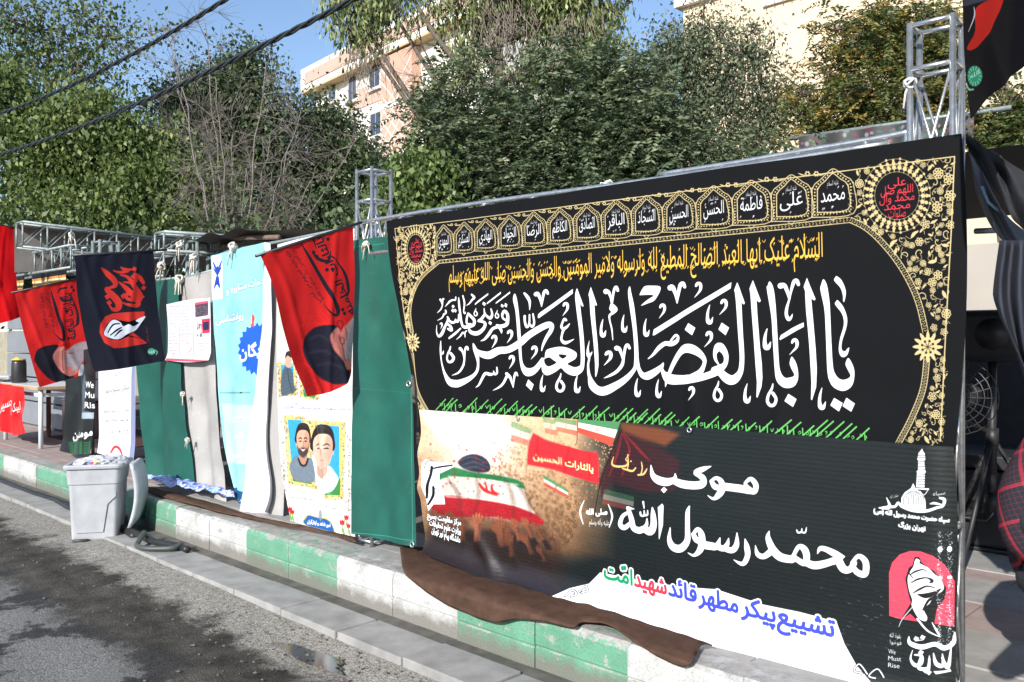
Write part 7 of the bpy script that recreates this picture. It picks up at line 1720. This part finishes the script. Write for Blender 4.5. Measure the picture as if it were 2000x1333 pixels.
def tree(name, label, lobes, d0, base_px, leafm, nclump, per, ln, wd, spread, droop=.3, kind='simple', bark=M_BARK, trunk_r=.14, cat="tree", group=None, nb=None, ztop=None, edge=.55, bare=0, tint=(0.45,.22)):
    sub = []
    for l in lobes:            # break every lobe into uneven smaller ones
        for k in range(6):
            a_ = RG.uniform(0, 6.283); r_ = RG.uniform(.35, .85); z_ = RG.uniform(.28, .55)
            sub.append((l[0]+math.cos(a_)*l[2]*r_, l[1]+math.sin(a_)*l[3]*r_, l[2]*z_, l[3]*z_, (l[4] if len(l) > 4 else 0)+RG.normal(0, .25)*l[2]*d0/FOC))
    all_l = sub+[(l[0], l[1], l[2]*.6, l[3]*.6, l[4] if len(l) > 4 else 0) for l in lobes]
    P, v, idx = lobes_points(all_l, nclump, d0, edge)
    base = at_d(base_px, HY, d0); base[2] = 0.0
    t = empty(name, base, label, cat, group)
    # trunk and limbs
    cen = P.mean(0); top = np.array((cen[0], cen[1], P[:,2].max() if ztop is None else ztop))
    kk = np.linspace(0,1,9); wob = np.stack((np.sin(kk*4+1)*.08, np.cos(kk*5)*.08, kk*0),1)*kk[:,None]*2
    tp = base*(1-kk)[:,None]+(base*.25+top*.75-np.array((0,0,top[2]*.0)))*kk[:,None]; tp[:,2] = kk*top[2]*.82; tp += wob
    MB().tube(tp, list(np.linspace(trunk_r, trunk_r*.25, 9)), 10).build("trunk", bark, t, True)
    b = MB(); b2 = MB()
    lc = []
    for li, l in enumerate(all_l):
        dd = d0+(l[4] if len(l) > 4 else 0); c = at_d(l[0], l[1], dd); lc.append(c)
        if li < len(sub):
            l0 = lobes[li//6]; c00 = at_d(l0[0], l0[1], d0+(l0[4] if len(l0) > 4 else 0)); b.tube([c00, (c00+c)/2+RG.normal(0,.06,3), c], [trunk_r*.10, trunk_r*.08, trunk_r*.04], 5); continue
        z0 = max(.5, min(tp[-1,2]-.2, c[2]-np.linalg.norm(c[:2]-base[:2])*.9-.2)); j = np.interp(z0, tp[:,2], np.arange(9)); s0 = np.array([np.interp(j, np.arange(9), tp[:,q]) for q in range(3)])
        mid = s0*.5+c*.5+np.array((0,0,-.12*np.linalg.norm(c-s0)))+RG.normal(0,.08,3)
        b.tube(smooth_pts([s0, mid, c], False, 5), list(np.linspace(trunk_r*.34, trunk_r*.10, 11)), 7)
    for i in range(0, nclump, max(1, nclump//(nb or 420))):
        c = lc[idx[i]]; e = P[i]; mid = (c+e)/2+RG.normal(0,.06,3)+np.array((0,0,.05)); b2.tube([c, mid, e], [trunk_r*.09, trunk_r*.06, .004], 4, False)
    tag(b.build("limbs", bark, t, True), kind="stuff"); tag(b2.build("twigs", bark, t, True), kind="stuff")
    # leaves
    if per > 0:
        if kind == 'simple':
            n = nclump*per; C = np.repeat(P, per, 0)+RG.normal(0, spread, (n,3))*np.array((1,1,.8))
            D = unit(RG.normal(size=(n,3))+np.array((0,0,-droop*2.2))); Nn = unit(np.cross(D, RG.normal(size=(n,3)))); Nn *= np.sign(Nn[:,2:3]+.6*RG.random((n,1))+1e-6)
            k = RG.uniform(.4,1.35,n); V, F = leaves_mesh(C, D, Nn, ln*k, wd*k)
            cl = np.repeat(RG.normal(0,.10,nclump), per)+RG.normal(tint[0], tint[1], n)
        else:      # compound leaves: leaflets in two rows along a drooping stalk
            nst = nclump*per; m = 9
            O = np.repeat(P, per, 0)+RG.normal(0, spread, (nst,3)); H = RG.normal(size=(nst,3)); H[:,2] = H[:,2]*.7+.35; H = unit(H)
            up = np.array((0,0,1.0)); S = unit(np.cross(H, up)); UpN = unit(np.cross(S, H)); Lr = ln*RG.uniform(.6,1.15,nst)
            Cs, Ds, Ns = [], [], []
            for q in range(m):
                f = (q+1)/m; p = O+H*(Lr*f)[:,None]-up*(Lr*f*f*droop)[:,None]
                for sg in (-1,1):
                    Cs.append(p); Ds.append(unit(S*sg+H*.45-up*.25*RG.random((nst,1))+RG.normal(0,.12,(nst,3)))); Ns.append(unit(UpN*.75+RG.normal(0,.55,(nst,3))))
            C, D, Nn = np.concatenate(Cs), np.concatenate(Ds), np.concatenate(Ns)
            Nn = unit(Nn-D*np.sum(Nn*D,1,keepdims=True)); n = len(C); k = np.tile(Lr/ln, m*2)
            V, F = leaves_mesh(C, D, Nn, ln*.22*k*RG.uniform(.8,1.2,n), wd*k)
            cl = np.tile(np.repeat(RG.normal(0,.13,nclump), per)+RG.normal(tint[0],tint[1]*.8,nst), m*2)+RG.normal(0,.07,n)
        col = np.ones((len(V),4), np.float32); col[:,0] = np.repeat(np.clip(cl,0,1), 4)
        finish("crown", V, F, leafm, t, False, cols=col)
    return t
ML1 = leaf_mat("mulberry_leaf", (0.052,0.085,0.024), (0.130,0.184,0.052), (0.340,0.390,0.135), .36)
ML2 = leaf_mat("dark_broadleaf", (0.036,0.060,0.028), (0.080,0.115,0.050), (0.180,0.215,0.095), .25)
ML3 = leaf_mat("ash_leaf", (0.054,0.086,0.046), (0.130,0.172,0.092), (0.300,0.330,0.185), .25)
ML4 = leaf_mat("hanging_leaf", (0.070,0.116,0.031), (0.217,0.264,0.093), (0.527,0.527,0.264), .3)
ML5 = leaf_mat("locust_leaf", (0.054,0.093,0.031), (0.132,0.163,0.054), (0.465,0.326,0.078), .3)
ML6 = leaf_mat("vine_leaf", (0.06,0.10,0.028), (0.13,0.19,0.055), (0.27,0.34,0.11), .35)
ML7 = leaf_mat("elm_leaf", (0.048,0.075,0.042), (0.110,0.140,0.080), (0.260,0.280,0.160), .25)
tree("mulberry_tree", "big bright green mulberry tree filling the left side behind the booths", [(60,300,170,160),(200,330,160,150),(320,360,120,120),(60,440,130,70,-.6),(230,430,150,60,-.8),(400,420,70,50),(10,210,90,70),(140,240,90,60)], 17.0, 200, ML1, 1300, 46, .112, .068, .27, .5, trunk_r=.2)
tree("mulberry_tree", "thin topped taller tree whose sparse crown shows sky at the top left", [(80,60,130,80),(210,70,110,80),(20,120,90,80),(180,160,110,60),(-40,40,90,90)], 19.5, 120, ML1, 300, 24, .105, .06, .30, .4, trunk_r=.16, tint=(.32,.2), edge=.2)
tree("broadleaf_tree", "dark dense round crowned tree behind the bare branches", [(430,170,90,90),(380,230,90,110),(480,230,80,120),(510,330,60,110),(420,340,110,110),(560,400,70,80)], 22.0, 450, ML2, 950, 44, .115, .07, .30, .3, trunk_r=.2, tint=(.4,.2))
tree("broadleaf_tree", "dark tree left of the brick building with a lighter top", [(600,240,50,60),(650,290,50,70),(610,330,70,80),(700,310,40,50),(650,400,80,70),(600,450,90,50),(720,360,40,60)], 23.0, 640, ML2, 700, 40, .115, .07, .30, .3, trunk_r=.18, tint=(.5,.2))
# bare shrub with pale branches
def bare(name, label, base_px, d, tips, r0, nt_=70, seed=1, bark=M_BARKL, up=.35):
    q = np.random.default_rng(seed); base = at_d(base_px, HY, d); base[2] = 0
    t = empty(name, base, label, "tree"); b = MB(); b2 = MB()
    for (x, y) in tips:
        e = at_d(x, y, d+q.uniform(-.5,.5)); mid = base*.5+e*.5; mid[2] = base[2]+(e[2])*.55; mid[:2] += (base[:2]-e[:2])*.12
        pts = smooth_pts([base+np.array((0,0,.3)), mid, e], False, 8); pts = pts+q.normal(0,.025,pts.shape); b.tube(pts, list(np.linspace(r0, .006, len(pts))), 6)
        for k in range(nt_//len(tips)+3):
            j = q.integers(len(pts)//3, len(pts)); o = pts[j]; l = q.uniform(.25,1.1); dr = unit(q.normal(size=3)+np.array((0,0,up))); m1 = o+dr*l*.5+q.normal(0,.05,3); e2 = o+dr*l+q.normal(0,.10,3)
            b2.tube([o, m1, e2], [.007,.005,.002], 4, False)
            for z in range(7): d2 = unit(dr+q.normal(0,.7,3)); b2.tube([m1, m1+d2*l*.35, m1+d2*l*.55+q.normal(0,.04,3)], [.0035,.003,.0015], 3, False)
    b.build("trunk", bark, t, True); tag(b2.build("twigs", bark, t, True), kind="stuff"); return t
bare("bare_tree", "leafless shrub with pale grey branches in front of the dark tree", 455, 15.5, [(345,150),(325,60),(395,20),(420,150),(400,230),(455,210),(520,130),(530,260),(590,215),(700,268),(620,330),(380,300),(480,330),(560,300)], .032, 320, 5)
# tall central tree with hanging foliage
tree("tall_tree", "tall tree with hanging pale leaf clusters at the top centre", [(700,60,55,55),(690,10,60,40),(760,10,60,30),(900,20,80,45),(1000,10,90,50),(1090,60,70,70),(1160,50,60,70),(1180,110,40,60),(1040,130,60,60),(910,110,50,50),(870,190,26,40),(1120,-40,120,60),(950,-60,150,60),(780,-50,110,50)], 12.5, 1018, ML4, 800, 24, .10, .034, .16, 1.5, trunk_r=.19, ztop=8.5, tint=(.45,.25), edge=.4)
bt_ = empty("dead_twigs", at_d(985,130,12.2), "dead brown twigs hanging like a beard in the tall central tree", "twigs")
b = MB(); q = np.random.default_rng(4)
for (cx, cy, n, w, hgt) in ((985,20,150,60,120),(715,105,40,45,40),(1120,40,60,60,60),):
    for k in range(n):
        p = at_d(cx+q.normal(0,w*.5), cy+q.normal(0,hgt*.25), 12.2+q.normal(0,.25)); l = q.uniform(.25,.75)
        b.tube([p, p+np.array((q.normal(0,.08),q.normal(0,.08),-l*.5)), p+np.array((q.normal(0,.16),q.normal(0,.12),-l))], [.007,.005,.002], 4, False)
tag(b.build("twigs", plain("dead_twig", (.20,.165,.135), .95, 0, .3, 30), bt_, True), kind="stuff")
bare("bare_branch", "dark bare limb leaning left from the tall central tree", 1000, 12.4, [(805,20),(830,90)], .05, 20, 9, M_BARK)
# row of ash saplings behind the banner
for (lab, lob, bp, d, n, sd) in (("dark ash sapling with feathery leaves rising left of the tall trunk", [(880,290,70,70),(930,340,90,80),(870,400,60,50),(960,250,70,60),(860,220,40,60),(1000,420,80,50),(950,180,26,50),(905,170,22,40)], 930, 10.2, 560, 1),
      ("dark ash sapling with feathery leaves just right of the tall trunk", [(1080,230,80,60),(1130,310,100,90),(1060,340,80,80),(1160,210,70,60),(1100,400,90,40),(1010,330,60,70),(1085,140,26,50),(1165,130,24,45)], 1100, 10.0, 640, 2),
      ("dark ash sapling with feathery leaves below the elm's left side", [(1240,260,70,70),(1280,320,90,70),(1210,200,50,50),(1330,350,90,40),(1200,340,80,60),(1400,340,80,40),(1235,150,24,50)], 1260, 9.8, 560, 3)):
    tree("ash_sapling", lab, lob, d, bp, ML3, int(n*.55), 6, .34, .030, .20, .35, 'compound', trunk_r=.06, group="ash saplings behind the banner", tint=(.45,.22))
tree("vine_bush", "lighter green leafy bush beside the left truss tower top", [(800,360,35,50),(830,395,40,35),(770,400,30,40),(840,330,25,40)], 9.6, 800, ML6, 120, 34, .075, .055, .14, .6, trunk_r=.04, tint=(.45,.22))
tree("elm_tree", "grey green elm with upright sprays in front of the cream building", [(1310,110,45,70),(1370,70,50,60),(1350,170,80,70),(1450,110,55,60),(1490,170,45,50),(1420,220,80,60),(1330,250,70,60),(1470,260,70,40),(1530,220,30,50)], 12.0, 1380, ML7, 600, 34, .062, .030, .19, .4, trunk_r=.09, tint=(.5,.22), edge=.35)
tree("locust_tree", "locust tree with yellowing feathery leaves behind the right truss tower", [(1700,60,90,60),(1640,110,60,40),(1780,110,90,80),(1850,60,70,70),(1640,170,50,40),(1720,200,100,50),(1800,210,80,50),(1600,250,60,30),(1680,260,90,28),(1580,180,30,40),(1850,180,50,60)], 10.5, 1930, ML5, 560, 5, .26, .024, .13, .4, 'compound', trunk_r=.13, tint=(.5,.3), edge=.25, ztop=5.5)
tree("locust_tree", "leafy branches low behind the drape at the right edge", [(1960,270,50,40),(1990,230,50,50),(1920,260,30,30)], 9.0, 2010, ML5, 120, 5, .24, .024, .12, .4, 'compound', trunk_r=.10, tint=(.4,.2))
b = MB(); b.tube(smooth_pts([at_d(1925,300,9.5), at_d(1935,268,9.5), at_d(1958,240,9.5), at_d(1968,200,9.5), at_d(1955,160,9.6)], False, 5), list(np.linspace(.085,.05,21)), 10); b.tube(smooth_pts([at_d(1922,330,9.5), at_d(1925,300,9.5)], False, 3), .085, 10)
o = b.build("crooked_limb", plain("ribbed_bark", (.20,.16,.125), .95, 0, .35, 12, .9, 40), None, True)
tag(o, "thick crooked grey limb behind the black drape at the right", "tree limb")
tree("hedge_tree", "low dark undergrowth behind the ash saplings and the banner", [(800,470,200,80),(1000,440,200,90),(1250,420,200,90),(1450,380,150,70),(560,520,150,60),(300,520,200,70),(60,520,200,70)], 15.0, 1000, ML2, 900, 24, .13, .08, .35, .3, trunk_r=.06, cat="undergrowth", tint=(.35,.2))

# ------------------------------------------------------------------ BUILDINGS
# brick and white block far behind, left of the tall tree
bd = np.array((-math.sin(math.atan(.828)), math.cos(math.atan(.828))))     # lateral, forward of the facade's far direction
fdir = -(R_*bd[0]+F_*bd[1])          # along the facade towards the right and nearer
BO = at_d(617, 660, 58.0); BO[2] = 0
PBd = Plane(BO, a=fdir)
def bp(s, z, off=0.0): return PBd.w([(s, z)], off)[0]
def bquad(a, b, z0, z1, off0, off1):   # box on the facade
    mb = MB(); pts = [bp(s, z, o) for o in (off0, off1) for (s, z) in ((a,z0),(b,z0),(b,z1),(a,z1))]
    return mb.add(pts, [(0,1,2,3),(7,6,5,4),(0,4,5,1),(1,5,6,2),(2,6,7,3),(3,7,4,0)])
M_WB = plain("white_block_wall", (.74,.69,.63), .85, 0, .06, 1.5)
m, nt, b_ = new_mat("red_brick_panel"); tc = N(nt, "ShaderNodeNewGeometry"); br = N(nt, "ShaderNodeTexBrick"); br.inputs["Scale"].default_value = 4.0; br.inputs["Color1"].default_value = (.40,.25,.20,1); br.inputs["Color2"].default_value = (.46,.30,.24,1); br.inputs["Mortar"].default_value = (.60,.46,.38,1); br.inputs["Mortar Size"].default_value = .03
mp = N(nt, "ShaderNodeMapping"); mp.inputs["Rotation"].default_value = (math.radians(90),0,0); L(nt, tc.outputs["Position"], mp.inputs[0]); L(nt, mp.outputs[0], br.inputs[0]); L(nt, br.outputs[0], b_.inputs["Base Color"]); b_.inputs["Roughness"].default_value = .9
M_BRK = m
M_GL, ntg, bg2 = new_mat("window_glass"); bg2.inputs["Base Color"].default_value = (.05,.06,.09,1); bg2.inputs["Roughness"].default_value = .08; bg2.inputs["Specular IOR Level"].default_value = .8
M_TAN = plain("tan_soffit", (.50,.38,.20), .8, 0, .05)
sF = PBd.st
ztop = sF([(617,137)])[0,1]
bld = empty("brick_building", bp(15,0), "white and red brick apartment block with windows behind the trees left of centre", "building")
bquad(0,19,0,ztop-1.55,-5,0).build("wall", M_WB, bld)
par = bquad(-.7,19.5,ztop-1.5,ztop,-5,.75).build("parapet", M_WB, bld)
bquad(-.05,19,ztop-1.12,ztop-.35,.752,.80).build("brick_band", M_BRK, par)
bquad(-.7,19.5,ztop-1.62,ztop-1.505,0.003,.75).build("soffit", M_TAN, bld)
st_h = 3.0
def sz(px, py): return sF([(px,py)])[0]
for (x0,y0,x1,y1) in ((645,158,658,196),(684,152,698,195),(726,128,744,170),(727,222,746,264),(652,232,666,268)):
    a, b1 = sz(x0,(y0+y1)/2), sz(x1,(y0+y1)/2); zb, zt_ = sz((x0+x1)/2,y1)[1], sz((x0+x1)/2,y0)[1]
    w = bquad(a[0]-.12,b1[0]+.12,zb-.12,zt_+.12,.003,.10).build("window", plain("window_surround", (.66,.60,.53), .8, 0, .05), bld)
    mid = (a[0]+b1[0])/2
    bquad(a[0],mid-.04,zb,zt_,.101,.13).build("pane", M_GL, w); bquad(mid+.04,b1[0],zb,zt_,.101,.13).build("pane", M_GL, w)
    bquad(a[0]-.2,b1[0]+.2,zb-.25,zb-.125,.003,.25).build("sill", M_WB, w)
for (x0,x1,y0,y1) in ((680,750,170,208),):
    a, c = sz(x0,y0+20), sz(x1,y0+20); bquad(a[0],c[0],sz(715,y1)[1],sz(715,y0)[1],.003,.05).build("brick_band", M_BRK, bld)
# lattice bay
la, lb = sz(762,200)[0], sz(822,200)[0]
bay = bquad(la,lb,2,ztop-1.7,.003,.6).build("brick_bay", plain("terracotta_panel", (.50,.31,.23), .85, 0, .08, 2), bld)
for k in range(1,6): bquad(la-.02,lb+.02,ztop-1.7-3.0*k,ztop-1.42-3.0*k,.603,.66).build("white_band", M_WB, bay)
b = MB()
for k in range(-8, 26):
    for sg in (-1, 1):
        z0 = 3+k*.75; p0, p1 = bp(la,z0 if sg > 0 else z0+(lb-la)*.9,.61), bp(lb,z0+(lb-la)*.9 if sg > 0 else z0,.61)
        if 2 < z0 < ztop-4.5: b.tube([p0,p1], .035, 4)
b.build("lattice", M_WB, bay)
# large cream building to the right
CB = at_y(1335, 16, 16.0)
cbx, cbz = CB[0], CB[2]
M_CRM = plain("cream_render", (.66,.52,.37), .92, 0, .06, .7, .2, 30)
cb = empty("cream_building", (cbx+12,16,0), "tall plain cream rendered building behind the trees on the right", "building")
MB().box((cbx,16,0), (cbx+34,28,cbz)).build("wall", M_CRM, cb); MB().box((cbx-.15,15.86,cbz+.002), (cbx+34.2,28.1,cbz+.22)).build("parapet", M_WB, cb)
w0, w1 = at_y(1490,14,15.95), at_y(1560,0,15.95)
wf = MB().box((w0[0],15.93,w0[2]), (w0[0]+1.5,15.997,w0[2]+1.6)).build("window", M_WB, cb); MB().box((w0[0]+.1,15.91,w0[2]+.12), (w0[0]+.70,15.929,w0[2]+1.5)).build("pane", M_GL, wf); MB().box((w0[0]+.8,15.91,w0[2]+.12), (w0[0]+1.4,15.929,w0[2]+1.5)).build("pane", M_GL, wf)
b = MB()
for k in range(8): b.tube([(w0[0]+.1+k*.18,15.86,w0[2]),(w0[0]+.1+k*.18,15.86,w0[2]+1.55)], .012, 5)
b.build("grille", M_WB, wf)
# banner strip on the railing behind the locust
def fenceprint(cv):
    cv.img[:] = (.26,.25,.25)
    for k in range(160):
        x, y = rnd.uniform(1500,1900), rnd.uniform(215,300); cv.fill([ell(x,y,rnd.uniform(2,7),rnd.uniform(2,5),8)], rnd.choice(((.20,.42,.36),(.55,.35,.42),(.62,.60,.60),(.25,.25,.27),(.45,.20,.28))), .8)
PFN = Plane((-4,9.6,0), 0.0); cvN = Canvas(PFN, [(1480,200),(1990,200),(1990,330),(1480,330)], 90, (.3,.3,.3)); fenceprint(cvN)
o = sheet("fence_banner", PFN, [(1560,268),(1700,250),(1900,222)], [(1560,300),(1700,288),(1900,270)], [(1560,268),(1560,300)], [(1900,222),(1900,270)], cloth_mat("fence_banner_cloth", cvN.image("print_fence_banner"), rough=.6), cvN, 40, 8, lambda s,t,u,v: .03*np.sin(u*30)); tag(o, "faded floral printed strip on the railing behind the locust tree", "banner")
o = MB().tube([at_y(1540,272,9.65), at_y(1975,210,9.65)], .025, 8).build("railing", M_STEEL2, None, True); tag(o, "steel rail carrying the faded floral strip", "rail")
bw = empty("boundary_wall", (-10,8.5,0), "long low stone wall behind the trees and booths", "wall")
for k in range(24): MB().box((-34+k*1.5+.006,8.4,-.05), (-32.5+k*1.5-.006,8.7,1.75+.02*(k % 3)), .015).build("stone_block", plain("wall_stone_%d" % k, (.26+.02*(k % 3),.235+.018*(k % 3),.20), .9, 0, .2, 6, .4, 30) if k < 3 else bpy.data.materials["wall_stone_%d" % (k % 3)], bw)

# ------------------------------------------------------------------ CABLES
M_CAB2 = plain("cable_sheath", (.022,.028,.03), .45, 0, .2, 30)
def cable(label, a, bb, d0, d1, r=.018, strands=3, loose=()):
    a3, b3 = at_d(*a, d0), at_d(*bb, d1); n = 200; t = np.linspace(-.35, 1.25, n)
    ctr = a3+(b3-a3)*t[:,None]; ctr[:,2] -= .10*4*(t)*(1-t)
    rt = empty("overhead_cable", ctr[n//2], label, "cable"); dr = unit(b3-a3); s = unit(np.cross(dr, U_)); u2 = np.cross(s, dr); L_ = np.linalg.norm(b3-a3)
    for k in range(strands):
        ph = t*L_*9+k*2*math.pi/strands
        ex = 1+sum(2.4*np.exp(-((t-q)/.03)**2) for q in loose)*(k == 1)
        pts = ctr+(s*np.cos(ph)[:,None]+u2*np.sin(ph)[:,None])*(r*ex)[:,None] if not np.isscalar(ex) else ctr+(s*np.cos(ph)[:,None]+u2*np.sin(ph)[:,None])*r
        MB().tube(pts, r*.75, 6).build("strand", M_CAB2, rt, True)
cable("lower twisted black overhead cable crossing the left trees", (0,302), (690,0), 12.0, 6.5, .0145, 3, (.47,))
cable("upper twisted black overhead cable crossing the top left corner", (0,222), (440,0), 12.5, 8.5, .0145, 3)
